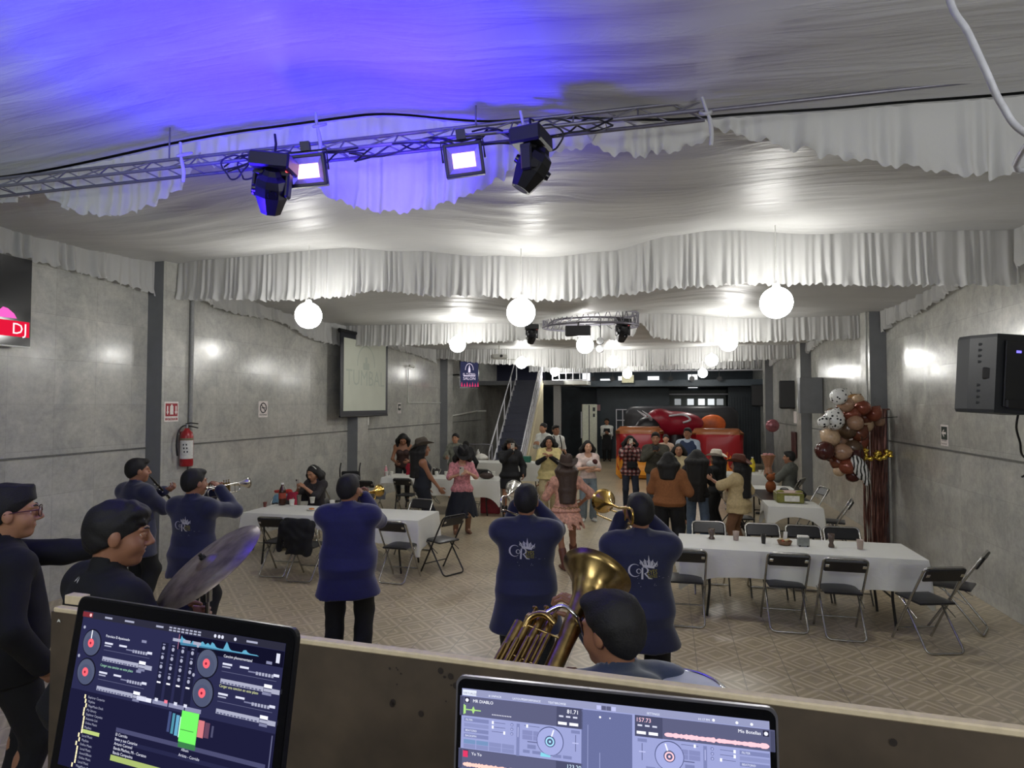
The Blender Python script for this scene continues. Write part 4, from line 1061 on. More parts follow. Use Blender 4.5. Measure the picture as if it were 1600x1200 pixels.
for k in range(3):
    a = 2*PI*k/3+0.4; b = MB(); b.tube([(0, 0, dc.z-0.30), (0, 0, 0.55), (0.28*math.cos(a), 0.28*math.sin(a), 0.0)], 0.011, 8); b.build('stand_leg', M_CHROME, e)

# drummer and helper at the left
D1 = Person('person in black sweatshirt with small white mark below the collar, smiling to the right', place(152, 779, 1.88), -0.42, 1.88, 1.12, 0.02, head=(-0.42, 0.02, 0.0), lean=(0.10, 0.0),
            hands={1: (0.22, 0.42, 1.20), -1: (-0.16, 0.45, 1.22)}, elbows={1: (1, -0.5, -0.6), -1: (-1, -0.2, -0.6)}, vox=0.012, headvox=0.0055, tone=1, curl=(1.0, 1.0), feet={1: (0.12, -0.05), -1: (-0.12, 0.1)})
j = D1.top(M_BLACK2, 'shirt', g=0.024, hem=-0.12, fold=0.006, name='sweatshirt'); D1.trousers(M_BLACK, loose=0.03); D1.shoes(M_SHOE); D1.hair(style='fringe', volume=1.0, vox=0.005, fold=(0.0045, 52, 1.1))
b = MB(); R = D1.hR; H = D1.H
b = MB(); b.ball(D1.hc + R @ Vector((0, 0.0865, -0.0575))*H, (0.016*H, 0.0075*H, 0.0045*H), 12, 6, R=R); b.build('teeth', mat('teeth', S(205, 200, 190), 0.3), D1.root)
# white mark on the upper back
me = j.data; bv = BVHTree.FromPolygons([v.co[:] for v in me.vertices], [tuple(p.vertices) for p in me.polygons])
b = MB()
nk = D1.neck + D1.Tw @ Vector((-0.03, 0, -0.03))
for s_ in (1, -1):
    for k in range(8):
        a0 = math.radians(-60+15*k); a1 = math.radians(-45+15*k)
        q = [(math.cos(a)*rx*1.0, s_*(0.022-math.sin(a+PI/2)*0.018) ) for a, rx in ((a0, 0.021), (a0, 0.010), (a1, 0.010), (a1, 0.021))]
        q = [(x, s_*0.020 - s_*0.016*math.cos(x/0.02*1.35) if False else y) for x, y in q]
        vs = []
        for x, y in q:
            o = Vector((nk.x+y*1.5, -0.8, nk.z+x*1.5)); h_ = bv.ray_cast(o, Vector((0, 1, 0))); vs.append((o.x, (h_[0].y if h_[0] else 0)-0.003, o.z))
        b.raw(vs, [(0, 1, 2, 3)])
b.build('printed_mark', M_WHITE, j)
D2 = Person('person in black shirt and glasses at the left edge, looking right', place(12, 753, 1.88), -0.45, 1.88, 1.15, 0.04, head=(-0.25, 0.02, 0), hands={1: (0.30, 0.10, 0.95), -1: (0.02, 0.62, 1.45)},
            elbows={1: (1, -1, -0.2), -1: (-0.6, 0, -1)}, vox=0.013, headvox=0.006, tone=0, feet={1: (0.12, 0), -1: (-0.12, 0.05)})
D2.top(M_BLACK2, 'shirt', g=0.022, hem=-0.25, fold=0.006); D2.trousers(M_BLACK); D2.shoes(M_SHOE); D2.hair(style='flat', vox=0.006)
b = MB(); R = D2.hR; H = D2.H; g_ = lambda x, y, z: D2.hc + R @ Vector((x, y, z))*H
for q in (1, -1):
    b.tube([g_(q*(0.034+0.027*math.cos(a)), 0.108-0.010*abs(math.cos(a)) if math.cos(a) > 0 else 0.110, 0.004+0.021*math.sin(a)) for a in [2*PI*k/20 for k in range(20)]], 0.0028, 6, closed=True)
    b.tube([g_(q*0.061, 0.100, 0.014), g_(q*0.082, 0.03, 0.012), g_(q*0.083, -0.02, 0.004)], 0.003, 6)
b.tube([g_(-0.008, 0.112, 0.008), g_(0.008, 0.112, 0.008)], 0.0028, 6); b.build('glasses', mat('dark_red_frame', S(72, 26, 26), 0.3), D2.root)

# cymbal on its stand
cc = atD(325, 881, 2.9)
n_ = (_rt*-0.47 + _up*0.83 - _fw*0.36).normalized(); Rm = rot_to(n_)
e = empty('cymbal_stand', (cc.x, cc.y, 0), 0, 'large tarnished cymbal tilted on a chrome stand behind the laptop', 'cymbal')
b = MB(); o = Vector((0, 0, cc.z)); rr = 0.262
b.lathe([(0.0, 0.034), (0.018, 0.034), (0.040, 0.026), (0.052, 0.014), (0.062, 0.011), (0.16, 0.002), (rr, -0.012), (rr, -0.0135), (0.16, 0.0), (0.05, 0.010), (0.0, 0.03)], 64, o, Rm)
cm, nt, bs = _nodes('tarnished_cymbal_bronze')
tc = nd(nt, 'ShaderNodeTexCoord'); nz = nd(nt, 'ShaderNodeTexNoise', i_Scale=14.0, i_Detail=6.0); lk(nt, tc.outputs['Object'], nz.inputs['Vector'])
lk(nt, ramp(nt, nz.outputs[0], [(0.3, (0.13, 0.10, 0.085)), (0.55, (0.25, 0.205, 0.175)), (0.8, (0.33, 0.27, 0.22))]), bs.inputs['Base Color']); bs.inputs['Metallic'].default_value = 0.75
lk(nt, ramp(nt, nz.outputs[0], [(0.3, (0.5,)*3), (0.7, (0.32,)*3)]), bs.inputs['Roughness'])
b.build('cymbal', cm, e)
b = MB(); b.cyl(o+n_*0.03, o+n_*0.062, 0.009, n=12); b.cyl(o+n_*0.035, o+n_*0.048, 0.016, n=6); b.build('wing_nut', mat('black_plastic', S(22, 22, 24), 0.4), e)
b = MB(); b.tube([o-n_*0.01, o-n_*0.05, Vector((0, 0, cc.z-0.14)), Vector((0, 0, 0.45))], 0.0095, 10); b.cyl((0, 0, cc.z-0.17), (0, 0, cc.z-0.11), 0.02, n=14)
b.ball(o-n_*0.055, 0.017, 12, 8); b.cyl(o-n_*0.055-_rt*0.03, o-n_*0.055+_rt*0.03, 0.009, n=10); b.cyl((0, 0, 0.9), (0, 0, 0.96), 0.02, n=14); b.build('pole', M_CHROME, e)
for k in range(3):
    a = 2*PI*k/3+0.8; b = MB(); b.tube([(0, 0, 0.50), (0.30*math.cos(a), 0.30*math.sin(a), 0.01)], 0.011, 8); b.build('leg', M_CHROME, e)
# small chrome-hooped drum in front of the drummer
p0 = atD(205, 985, 2.55)
e = empty('snare_drum', (p0.x, p0.y, 0), 0, 'snare drum with chrome hoop beside the black sweatshirt, mostly behind the laptop', 'drum')
b = MB(); b.lathe([(0.0, 0.14), (0.12, 0.14), (0.125, 0.13), (0.125, 0.0), (0, 0)], 28, (0, 0, p0.z-0.14)); b.build('shell', M_SILVER, e)
b = MB()
for z_ in (p0.z, p0.z-0.14): b.tube([(0.13*math.cos(2*PI*k/28), 0.13*math.sin(2*PI*k/28), z_) for k in range(28)], 0.006, 6, closed=True)
b.build('hoop', M_CHROME, e)
for k in range(3):
    a = 2*PI*k/3; b = MB(); b.tube([(0.1*math.cos(a), 0.1*math.sin(a), p0.z-0.14), (0, 0, 0.5), (0.22*math.cos(a), 0.22*math.sin(a), 0)], 0.01, 6); b.build('stand_leg', M_CHROME, e)
# ================================================================== DJ DESK, BOARD, LAPTOPS
M_BOARD = mat('weathered_plywood', S(74, 63, 50), 0.75, noise=0.25, scale=9, bump=0.15)
M_EDGE = mat('pale_plywood_edge', S(206, 190, 158), 0.7, noise=0.1, scale=40)
A_ = Vector((-1.717, 1.453, 0)); B_ = Vector((1.75, 1.257, 0)); dv_ = (B_-A_).normalized(); nv_ = Vector((-dv_.y, dv_.x, 0))
e = empty('front_board', ((A_+B_)/2)[:2] + (0,) if False else (0, 1.36, 0), 0, 'long plywood board standing in front of the laptops, with stains along its top', 'board')
Rb = Matrix((dv_, nv_, Vector((0, 0, 1)))).transposed(); off = Vector((0, 1.36, 0)); mid = (A_+B_)/2-off
b = MB(); b.box(mid+Vector((0, 0, 0.853))+nv_*0.011, ((B_-A_).length, 0.020, 1.706), Rb); b.build('panel', M_BOARD, e)
b = MB(); b.box(mid+Vector((0, 0, 1.713))+nv_*0.011, ((B_-A_).length-0.02, 0.026, 0.014), Rb, bev=0.003); b.build('top_edge', M_EDGE, e)
b = MB(); p0 = atD(106, 950, 1.80)-off; b.box((p0.x, p0.y+0.03, 1.733), (0.064, 0.03, 0.026), Rb, bev=0.002); b.build('wood_block', M_EDGE, e)
rnd = random.Random(5); b = MB()
for k in range(34):
    t = rnd.gauss(0.355, 0.03) if k < 24 else rnd.uniform(0.3, 0.8); z = 1.69-abs(rnd.gauss(0.03, 0.045)); r = rnd.choice([0.002, 0.003, 0.005, 0.007])
    c = A_-off+dv_*(t*(B_-A_).length)+Vector((0, 0, z))-nv_*0.0008
    b.raw([c+dv_*(math.cos(a)*r)+Vector((0, 0, math.sin(a)*r*1.1)) for a in [2*PI*i/9 for i in range(9)]], [tuple(range(9))])
b.build('stains', mat('dark_stain', S(38, 30, 24), 0.8), e)
b = MB(); c = atD(96, 969, 1.795)-off; c = Vector((c.x, 0, c.z)); t = (c.x-(A_-off).x)/dv_.x; q = (A_-off)+dv_*t; q.z = c.z
b.raw([q-nv_*0.002+dv_*x+Vector((0, 0, z)) for x, z in ((-.007, -.004), (0, -.001), (.007, -.003), (.004, .004), (-.001, .006), (-.004, .002))], [(0, 1, 2, 3, 4, 5)]); b.build('paper_scrap', M_WHITE, e)
# desk under the laptops
e = empty('dj_desk', (-0.3, 0.72, 0), 0, 'black desk carrying the two laptops behind the board', 'desk')
b = MB(); b.box((0, 0, 1.47), (2.2, 0.62, 0.04), bev=0.005); b.build('desk_top', mat('black_laminate', S(24, 24, 26), 0.4), e)
for sx in (-1, 1):
    for sy in (-1, 1): b = MB(); b.box((sx*1.05, sy*0.27, 0.725), (0.05, 0.05, 1.45)); b.build('leg', mat('black_laminate', S(24, 24, 26), 0.4), e)

PALETTE = {}
def scr(c, k=1.0):
    key = (c, k)
    if key not in PALETTE: PALETTE[key] = emis('screen_%02x%02x%02x_%d' % (*c, int(k*10)), S(*c), k)
    return PALETTE[key]
class Screen:
    """flat artwork on the display plane, in metres from its top-left corner (x right, y down)"""
    def __init__(s, TL, u, v, n): s.TL = TL; s.u = u; s.v = v; s.n = n; s.b = MB(); s.mats = []; s.lv = 0.0005
    def mi(s, c, k=1.0):
        m = scr(c, k)
        if m not in s.mats: s.mats.append(m)
        return s.mats.index(m)
    def P(s, x, y, l): return s.TL + s.u*x - s.v*y + s.n*l
    def at(s, px_, py_):     # where the ray through a photograph pixel meets the display
        r = ray(px_, py_); t = (s.TL-_C).dot(s.n)/r.dot(s.n); q = _C + r*t - s.TL; return q.dot(s.u), -q.dot(s.v)
    def rect(s, x, y, w, h, c, k=1.0, l=1):
        L = s.lv*l; s.b.raw([s.P(x, y, L), s.P(x, y+h, L), s.P(x+w, y+h, L), s.P(x+w, y, L)], [(0, 1, 2, 3)], s.mi(c, k))
    def poly(s, pts, c, k=1.0, l=2): s.b.raw([s.P(x, y, s.lv*l) for x, y in pts], [tuple(range(len(pts)))], s.mi(c, k))
    def disc(s, x, y, r, c, k=1.0, l=2, n=28): s.poly([(x+r*math.cos(2*PI*i/n), y-r*math.sin(2*PI*i/n)) for i in range(n)], c, k, l)
    def ring(s, x, y, r, w_, c, k=1.0, l=3, n=32):
        for i in range(n):
            a, a2 = 2*PI*i/n, 2*PI*(i+1)/n
            s.poly([(x+r*math.cos(a), y-r*math.sin(a)), (x+r*math.cos(a2), y-r*math.sin(a2)), (x+(r-w_)*math.cos(a2), y-(r-w_)*math.sin(a2)), (x+(r-w_)*math.cos(a), y-(r-w_)*math.sin(a))], c, k, l)
    def text(s, t, x, y, size, c, k=1.0, align='LEFT', l=3):
        vs, fs = text_mesh(t, align); s.b.raw([s.P(x+v[0]*size, y-v[1]*size, s.lv*l) for v in vs], fs, s.mi(c, k))
def laptop(TL, yaw, tilt, W, H, label, bez, lid_m, corner, name='laptop'):
    TL = Vector(TL); u = Vector((math.cos(yaw), math.sin(yaw), 0)); n0 = Vector((-math.sin(yaw), math.cos(yaw), 0))
    v = Vector((0, 0, 1))*math.cos(tilt)+n0*math.sin(tilt); n = u.cross(v).normalized()       # n towards the camera
    hinge = TL - v*H + u*W/2; org = Vector((hinge.x, hinge.y, hinge.z-0.02)); e = empty(name, org, 0, label, 'laptop')
    def rr(r, inset=0.0, m=6):
        pts = []
        for cx, cy, a0 in ((W-r-inset, r+inset, 90), (W-r-inset, H-inset-0.004, 0), (r+inset, H-inset-0.004, -90) , (r+inset, r+inset, 180)):
            if cy > H/2: pts.append((W-inset if cx > W/2 else inset, H-inset)); continue
            for i in range(m+1):
                a = math.radians(a0 - 90*i/m); pts.append((cx+r*math.cos(a), cy-r*math.sin(a)))
        return pts
    # order corners: top right, bottom right, bottom left, top left
    pts = []
    for i in range(7): a = math.radians(180-90*i/6); pts.append((corner+corner*math.cos(a), corner-corner*math.sin(a)))
    for i in range(7): a = math.radians(90-90*i/6); pts.append((W-corner+corner*math.cos(a), corner-corner*math.sin(a)))
    pts += [(W, H), (0, H)]
    Pm = lambda x, y, l: TL + u*x - v*y + n*l - org
    b = MB(); N = len(pts)
    vs = [Pm(x, y, -0.004) for x, y in pts]+[Pm(x, y, 0.002) for x, y in pts]
    b.raw(vs, [tuple(range(N)), tuple(range(N, 2*N))[::-1]] + [(k, N+k, N+(k+1) % N, (k+1) % N) for k in range(N)]); b.build('lid', lid_m, e)
    b = MB(); ins = 0.0025; sc_ = lambda x, y: ((x-W/2)*(1-2*ins/W)+W/2, (y-H/2)*(1-2*ins/H)+H/2)
    b.raw([Pm(*sc_(x, y), 0.0028) for x, y in pts], [tuple(range(N))[::-1]]); b.build('bezel', mat('black_glossy_bezel', S(9, 9, 12), 0.22), e)
    S_ = Screen(TL + u*bez[0] - v*bez[1] + n*0.0032, u, v, n); S_.W = W-bez[0]-bez[2]; S_.H = H-bez[1]-bez[3]
    # base
    b = MB(); f = -n0; bc = hinge+f*0.12-org+Vector((0, 0, -0.008)); Rm = Matrix((u, n0, Vector((0, 0, 1)))).transposed()
    b.box(bc, (W, 0.24, 0.016), Rm, bev=0.003); b.build('base', mat('dark_laptop_shell', S(34, 34, 38), 0.4), e)
    b = MB()
    for r_ in range(5):
        for k in range(14): b.box(bc+u*(-W*0.42+W*0.84*(k+0.5)/14)+f*(-0.08+0.021*r_)+Vector((0, 0, 0.010)), (W*0.05, 0.017, 0.003), Rm, bev=0.001)
    b.build('keyboard', mat('black_keys', S(14, 14, 15), 0.5), e)
    b = MB(); b.box(bc+f*0.07+Vector((0, 0, 0.0085)), (0.10, 0.06, 0.001), Rm); b.build('touchpad', mat('grey_touchpad', S(60, 60, 64), 0.35), e)
    # riser
    st = empty('laptop_stand', (bc+org)[:2]+(1.49,) if False else Vector(((bc+org).x, (bc+org).y, 1.49)), 0, 'metal riser under the ' + ('left' if W < 0.355 else 'right') + ' laptop', 'stand')
    zt = (bc+org).z-0.008-1.49; b = MB(); b.box((0, 0, zt-0.004), (W*0.8, 0.20, 0.006), Rm); b.build('plate', M_CHROME, st)
    b = MB(); b.box((0, 0, 0.003), (W*0.7, 0.20, 0.006), Rm); b.build('foot', M_CHROME, st)
    for s_ in (-1, 1): b = MB(); b.box(u*(s_*W*0.33)+Vector((0, 0, zt/2)), (0.006, 0.18, zt-0.01), Rm); b.build('side_arm', M_CHROME, st)
    return e, S_, org
def finish_screen(S_, e, org):
    S_.b.build('display', S_.mats, e).location = -org if False else (0, 0, 0)
# ---- left laptop
W1, H1 = 0.35, 0.245
e1, s1, org1 = laptop((-0.74756, 0.67432, 2.04953), -0.11737, 0.16123, W1, H1, 'left laptop with dark mixing screen and a green album square', (0.0146, 0.017, 0.0133, 0.046), mat('black_lid', S(14, 14, 18), 0.3), 0.012)
s = s1; W = s.W; H = s.H; NV = (37, 38, 68); NV2 = (48, 49, 82); GR = (150, 152, 172); LT = (196, 198, 214)
s.rect(0, 0, W, H, NV, 1.0, 0); s.rect(0, 0, W, 0.008, (38, 38, 52)); s.rect(0, 0.001, 0.018, 0.006, (110, 40, 48), 1, 2); s.disc(0.015, 0.004, 0.002, (235, 180, 180), 1, 3)
rnd = random.Random(2)
def ticks(x, y, w, n, h, c=GR):
    for i in range(n): s.rect(x+w*i/n, y, w/n*0.72, h, c, 1, 3)
for x, w in ((0.040, 0.013), (0.075, 0.016), (0.128, 0.012), (0.268, 0.016)): s.rect(x, 0.003, w, 0.0022, GR, 1, 2)
ticks(0.15, 0.002, 0.052, 8, 0.0018); ticks(0.15, 0.005, 0.052, 8, 0.0018)
for x in (0.222, 0.228, 0.233, 0.252): s.disc(x, 0.004, 0.002, LT, 1, 3, 10)
s.rect(0.168, 0.0085, W-0.168, 0.017, (14, 14, 34), 1, 1); s.rect(0.1675, 0.0085, 0.0006, 0.017, (190, 120, 140), 1, 3)
pts = [(0.169, 0.0175)]; 
for i in range(60):
    x = 0.169+0.118*i/60; pk = sum(a*math.exp(-((i-c)/2.2)**2) if i >= c-1 else 0 for c, a in ((2, .009), (11, .005), (18, .006), (22, .005), (26, .006), (36, .009), (50, .004)))
    pts.append((x, 0.0175-pk*(0.5+0.5*rnd.random())-0.0006))
pts.append((0.288, 0.018)); s.poly(pts, (86, 150, 178), 1, 2); s.poly([(0.169, 0.0175), (0.288, 0.018), (0.2, 0.0195), (0.171, 0.0205)], (60, 110, 140), 1, 2)
s.rect(W-0.010, 0.0115, 0.005, 0.010, LT, 1, 2)
def deck(dx, dy, px_, needle, head, hc):
    x, y = px_; s.disc(x, y, 0.0165, (20, 20, 34), 1, 2); s.disc(x, y, 0.0150, (74, 80, 102), 1, 3); s.disc(x, y+0.003, 0.0118, (68, 74, 98), 1, 4); s.disc(x, y, 0.0052, (236, 92, 104), 1, 5); s.disc(x, y, 0.0016, (120, 30, 50), 1, 6)
    if needle: s.rect(x-0.0007, y-0.0155, 0.0014, 0.010, (235, 235, 245), 1, 6)
    s.disc(x-0.017, y-0.017, 0.002, GR, 1, 3, 10)
    X = dx; Y = dy
    s.text(head, X, Y+0.003, 0.0042, hc, 1); s.rect(X, Y+0.009, 0.014, 0.0022, LT, 1, 3); s.rect(X+0.03*0.84, Y+0.009, 0.013, 0.0022, LT, 1, 3); s.rect(X+0.045*0.84, Y+0.0125, 0.015, 0.0015, (110, 112, 140), 1, 3); s.rect(X, Y+0.0125, 0.012, 0.0015, GR, 1, 3)
    s.rect(X+0.073*0.84, Y-0.001, 0.008, 0.003, (120, 122, 150), 1, 3)
    s.rect(X, Y+0.018, 0.078, 0.0005, (90, 92, 120), 1, 3); ticks(X+0.058*0.84, Y+0.012, 0.026, 6, 0.0034); s.rect(X+0.087*0.84, Y+0.011, 0.008, 0.0028, LT, 1, 3)
    s.rect(X, Y+0.026, 0.043, 0.0052, GR, 1, 3); s.rect(X+0.046*0.84, Y+0.026, 0.023, 0.0052, GR, 1, 3)
    for k in range(8): s.rect(X+0.002*0.84+k*0.005, Y+0.0292, 0.0032, 0.0015, (80, 82, 110), 1, 4)
    for k in range(4): s.rect(X+0.048*0.84+k*0.0052, Y+0.0292, 0.0032, 0.0015, (80, 82, 110), 1, 4)
    s.rect(X+0.074*0.84, Y+0.023, 0.011, 0.0036, (220, 222, 236), 1, 3); s.rect(X+0.074*0.84, Y+0.0275, 0.011, 0.003, GR, 1, 3); s.rect(X+0.074*0.84, Y+0.0312, 0.011, 0.003, (110, 112, 140), 1, 3); s.rect(X+0.087*0.84, Y+0.0265, 0.011, 0.005, GR, 1, 3)
p_ = s.at(145, 1004); deck(p_[0]+0.023, p_[1]-0.013, p_, True, 'Francisco El Apasionado', (220, 222, 236))
p_ = s.at(136, 1049); deck(p_[0]+0.023, p_[1]-0.013, p_, False, 'Cargar una cancion en este plato', (150, 200, 170))
p_ = s.at(325, 1036); deck(p_[0]+0.023, p_[1]-0.013, p_, False, 'Cancion phonomontazul', (220, 222, 236))
p_ = s.at(318, 1082); deck(p_[0]+0.023, p_[1]-0.013, p_, False, 'Cargar una cancion en este plato', (200, 206, 150))
x0, y0 = s.at(258, 1012)
for k in range(4):
    X = x0+k*0.0152; s.rect(X-0.005, y0-0.006, 0.011, 0.064, (26, 27, 50), 1, 2)
    for j in range(4): s.disc(X, y0+j*0.0105, 0.0022, GR, 1, 4, 12); s.rect(X-0.002, y0+j*0.0105-0.0048, 0.004, 0.0012, (120, 122, 150), 1, 4)
    s.rect(X-0.003, y0+0.0375, 0.006, 0.0018, (225, 225, 238), 1, 4); s.rect(X-0.0022, y0+0.056, 0.005, 0.0035, (215, 110, 130) if k == 1 else LT, 1, 4)
for k in range(3): s.rect(x0+0.012+k*0.016, y0-0.013, 0.012, 0.0034, GR, 1, 3)
xb, yb = s.at(215, 1092)
for k in range(4): s.rect(xb+k*0.0258, yb-0.004, 0.0238, 0.0046, (206, 208, 226) if k == 0 else (122, 124, 152), 1, 3)
s.rect(0, yb+0.004, W, H-yb-0.004, (24, 24, 50), 1, 1)
xt, yt = s.at(135, 1084)
for k in range(17):
    ind = (0.0, 0.002, 0.004, 0.002, 0.002, 0.004, 0.004, 0.004, 0.004, 0.0, 0.002, -0.002, 0.001, 0.001, 0.001, 0.001, -0.003)[k]
    y = yt+k*0.0049; s.rect(xt+0.004+ind-0.004, y, 0.0024, 0.0046, (236, 222, 178), 1, 4); w = rnd.uniform(0.012, 0.030)
    if k == 8: s.rect(xt+0.006, y, 0.029, 0.0042, (168, 184, 112), 1, 3)
    else:
        s.text(rnd.choice(['Sound Effects', 'Local Music', 'MegaMusic Deck', 'Online Music', 'My Library', 'Playlists', 'Automix List', 'Explorar Carpetas']), xt+0.006+ind*0.5, y+0.0036, 0.0039, GR, 1)
xg, yg = s.at(298, 1136)
for k, (c, w) in enumerate([((60, 70, 110), .004), ((70, 130, 150), .004), ((90, 150, 180), .005), ((180, 220, 210), .005)]): s.rect(xg-0.034+k*0.006, yg-0.012+0.001*k, w, 0.022, c, 1, 3)
s.rect(xg+0.012, yg-0.010, 0.009, 0.018, (190, 110, 116), 1, 3); s.rect(xg+0.022, yg-0.009, 0.007, 0.016, (90, 60, 80), 1, 3); s.rect(xg+0.032, yg-0.007, 0.003, 0.012, (70, 70, 96), 1, 3)
s.rect(xg-0.0135, yg-0.0165, 0.026, 0.033, (104, 218, 92), 1, 5); s.rect(xg-0.012, yg+0.003, 0.020, 0.0008, (60, 130, 60), 1, 6); s.rect(xg-0.0135, yg+0.0165, 0.026, 0.006, (52, 110, 66), 1, 4)
xl, yl = s.at(183, 1136)
s.rect(xl, yl, W-xl-0.008, 0.0048, (66, 67, 98), 1, 2)
for k, t in enumerate(['El Corrido', 'Beto y sus Canarios', 'Arturo Coronel', 'Banda Machos, Mi - Corazon', 'Banda Campesina']): s.text(t, xl+0.001, yl+0.0088+k*0.0050, 0.0046, (210, 212, 226), 1)
s.rect(xl-0.001, yl+0.0300, W-xl-0.006, 0.0062, (150, 166, 98), 1, 4); s.rect(xl, yl+0.012, W-xl-0.01, 0.0045, (34, 35, 64), 1, 2); s.rect(W-0.0035, yl-0.03, 0.0015, 0.07, (90, 92, 120), 1, 3)
s.text('Album', xg-0.008, yg+0.026, 0.0042, LT); s.text('Artista - Corrido', xg-0.011, yg+0.032, 0.0045, LT)
s.b.v = [tuple(Vector(v)-org1) for v in s.b.v]; s.b.build('display', s.mats, e1)
# ---- right laptop
e2, s2, org2 = laptop((-0.24619, 0.72799, 1.97518), 0.00831, 0.09271, 0.36, 0.245, 'right laptop with pale lilac mixing screen and blue and pink dials', (0.008, 0.0135, 0.009, 0.012), mat('silver_lid_edge', S(150, 148, 156), 0.3, 0.8), 0.010)
s = s2; W = s.W; H = s.H; LV = (138, 144, 188); DK = (82, 84, 112); MD = (112, 118, 160); LL = (168, 172, 212)
s.rect(0, 0, W, H, LV, 1.0, 0); s.rect(0, 0, W, 0.0075, (132, 136, 168), 1, 1); s.rect(0.001, 0.001, 0.017, 0.0062, (205, 210, 222), 1, 2); s.text('VIRTUALDJ', 0.002, 0.0058, 0.0033, (90, 92, 120), 1)
for x, t in ((0.033, '& UNPACK'), (0.062, 'LAYOUT'), (0.073, 'PERFORMANCE'), (0.104, 'TEXT'), (0.112, 'BROWSE'), (0.215, 'SETTINGS'), (0.270, '01:17 PM')): s.text(t, x, 0.0060, 0.0032, (215, 220, 235), 1)
for x in (0.286, 0.310, 0.325): s.disc(x, 0.0045, 0.0015, (225, 228, 240), 1, 3, 10)
def deckR(ox, y0, mir, bpm, title, accent, wave, tcol):
    X = lambda x, w=0: (ox+x) if not mir else (ox+0.146-x-w)
    sq = lambda y: y if y < 0.0225 else 0.0225+(y-0.0225)*0.64
    R_ = lambda x, y, w, h, c, l=3: s.rect(X(x, w), y0+sq(y), w, h*(1 if y < 0.0225 else 0.68), c, 1, l)
    R_(0, 0, 0.146, 0.022, DK, 1); R_(0.0005, 0.001, 0.004, 0.021, (64, 66, 90), 2)
    s.text(title, X(0.016 if not mir else 0.014), y0+0.006, 0.0048, (235, 236, 245), 1, align='LEFT' if not mir else 'RIGHT'); s.rect(X(0.006, 0.006), y0+0.001, 0.006, 0.006, (40, 40, 60), 1, 3); s.disc(X(0.009), y0+0.004, 0.002, (215, 215, 230), 1, 4)
    bx = X(0.116, 0.030); s.rect(bx, y0, 0.030, 0.022, (66, 68, 94), 1, 2); s.text(bpm, bx+(0.012 if not mir else 0.001), y0+0.0062, 0.0062, tcol, 1, l=4)
    for k in range(3): s.rect(bx+0.003+0.008*k, y0+0.009, 0.005, 0.0018, (190, 192, 210), 1, 4)
    s.rect(bx+0.002, y0+0.016, 0.010, 0.003, (235, 235, 245), 1, 4); s.rect(bx+0.015, y0+0.016, 0.010, 0.003, (235, 235, 245), 1, 4)
    pts = []; n = 60; x_a, x_b = (0.006, 0.114)
    if wave == 'full':
        up, dn = [], []
        for i in range(n+1):
            a = 0.0028*(0.55+0.45*rnd.random())*(1 if i not in (0, n, 30) else 0.3); up.append((X(x_a+(x_b-x_a)*i/n), y0+0.0165-a)); dn.append((X(x_a+(x_b-x_a)*i/n), y0+0.0165+a))
        for i in range(n): s.poly([up[i], up[i+1], dn[i+1], dn[i]], accent, 1, 4)
    else:
        s.rect(X(0.005, 0.001), y0+0.009, 0.001, 0.011, (170, 220, 120), 1, 4)
        for i in range(26):
            a = 0.0006+0.0035*math.exp(-((i-14)/1.5)**2)+(0.004 if i < 3 else 0); s.rect(X(0.0055+i*0.0008, 0.0006), y0+0.0145-a, 0.0006, 2*a, (170, 220, 120), 1, 4)
        for i in range(12): s.rect(X(0.040+i*0.002, 0.0008), y0+0.0165, 0.0008, 0.0012, (230, 230, 240), 1, 4)
    for k in range(4):
        R_(0.006, 0.0245+k*0.0092, 0.030, 0.0062, MD if k != 1 else (124, 130, 172)); s.text(('FILTER', '', 'BEATGRID', 'BACKSPIN')[k], X(0.008 if not mir else 0.034), y0+sq(0.0288+k*0.0092), 0.0030, (210, 214, 230), 1, l=5)
    for k in range(3):
        R_(0.040, 0.0270+k*0.0078, 0.016, 0.0008, (84, 88, 124)); R_(0.040 if k < 2 else 0.054, 0.0248+k*0.0078, 0.0022, 0.005, (228, 230, 242), 4); s.disc(X(0.064), y0+sq(0.0275+k*0.0078), 0.0019, MD, 1, 3, 12); s.disc(X(0.064), y0+sq(0.0275+k*0.0078), 0.0008, LL, 1, 4, 8)
    for r_ in range(2):
        for k in range(4): R_(0.006+k*0.0155, 0.062+r_*0.0078, 0.0145, 0.0068, (104, 130, 168) if (r_ == 0 and k < 2) else (120, 126, 168))
    R_(0.0695, 0.0245, 0.0038, 0.052, MD); R_(0.0710, 0.030, 0.0008, 0.016, LL, 4)
    R_(0.0785, 0.026, 0.018, 0.0008, (84, 88, 124)); R_(0.081, 0.0238, 0.0022, 0.005, (228, 230, 242), 4)
    for r_ in range(2):
        for k in range(2): R_(0.0765+k*0.0128, 0.034+r_*0.0082, 0.0118, 0.0072, (118, 123, 166))
    R_(0.0825, 0.052, 0.012, 0.0016, (84, 88, 124)); R_(0.0825, 0.0575, 0.010, 0.0065, MD); R_(0.0775, 0.067, 0.008, 0.005, MD); R_(0.0885, 0.067, 0.010, 0.005, MD)
    s.disc(X(0.109), y0+0.0385, 0.0156, (62, 68, 104), 1, 3, 40); s.disc(X(0.109), y0+0.0385, 0.0148, (146, 152, 198), 1, 4, 40); s.disc(X(0.109), y0+0.0385, 0.0062, (70, 80, 112), 1, 5); s.ring(X(0.109), y0+0.0385, 0.0050, 0.0016, accent, 1, 6); s.disc(X(0.109), y0+0.0385, 0.0014, accent, 1, 6, 10)
    s.poly([(X(0.1100), y0+0.0325), (X(0.1116), y0+0.033), (X(0.1140), y0+0.0258), (X(0.1125), y0+0.0253)][::(1 if not mir else -1)], (215, 216, 232), 1, 6)
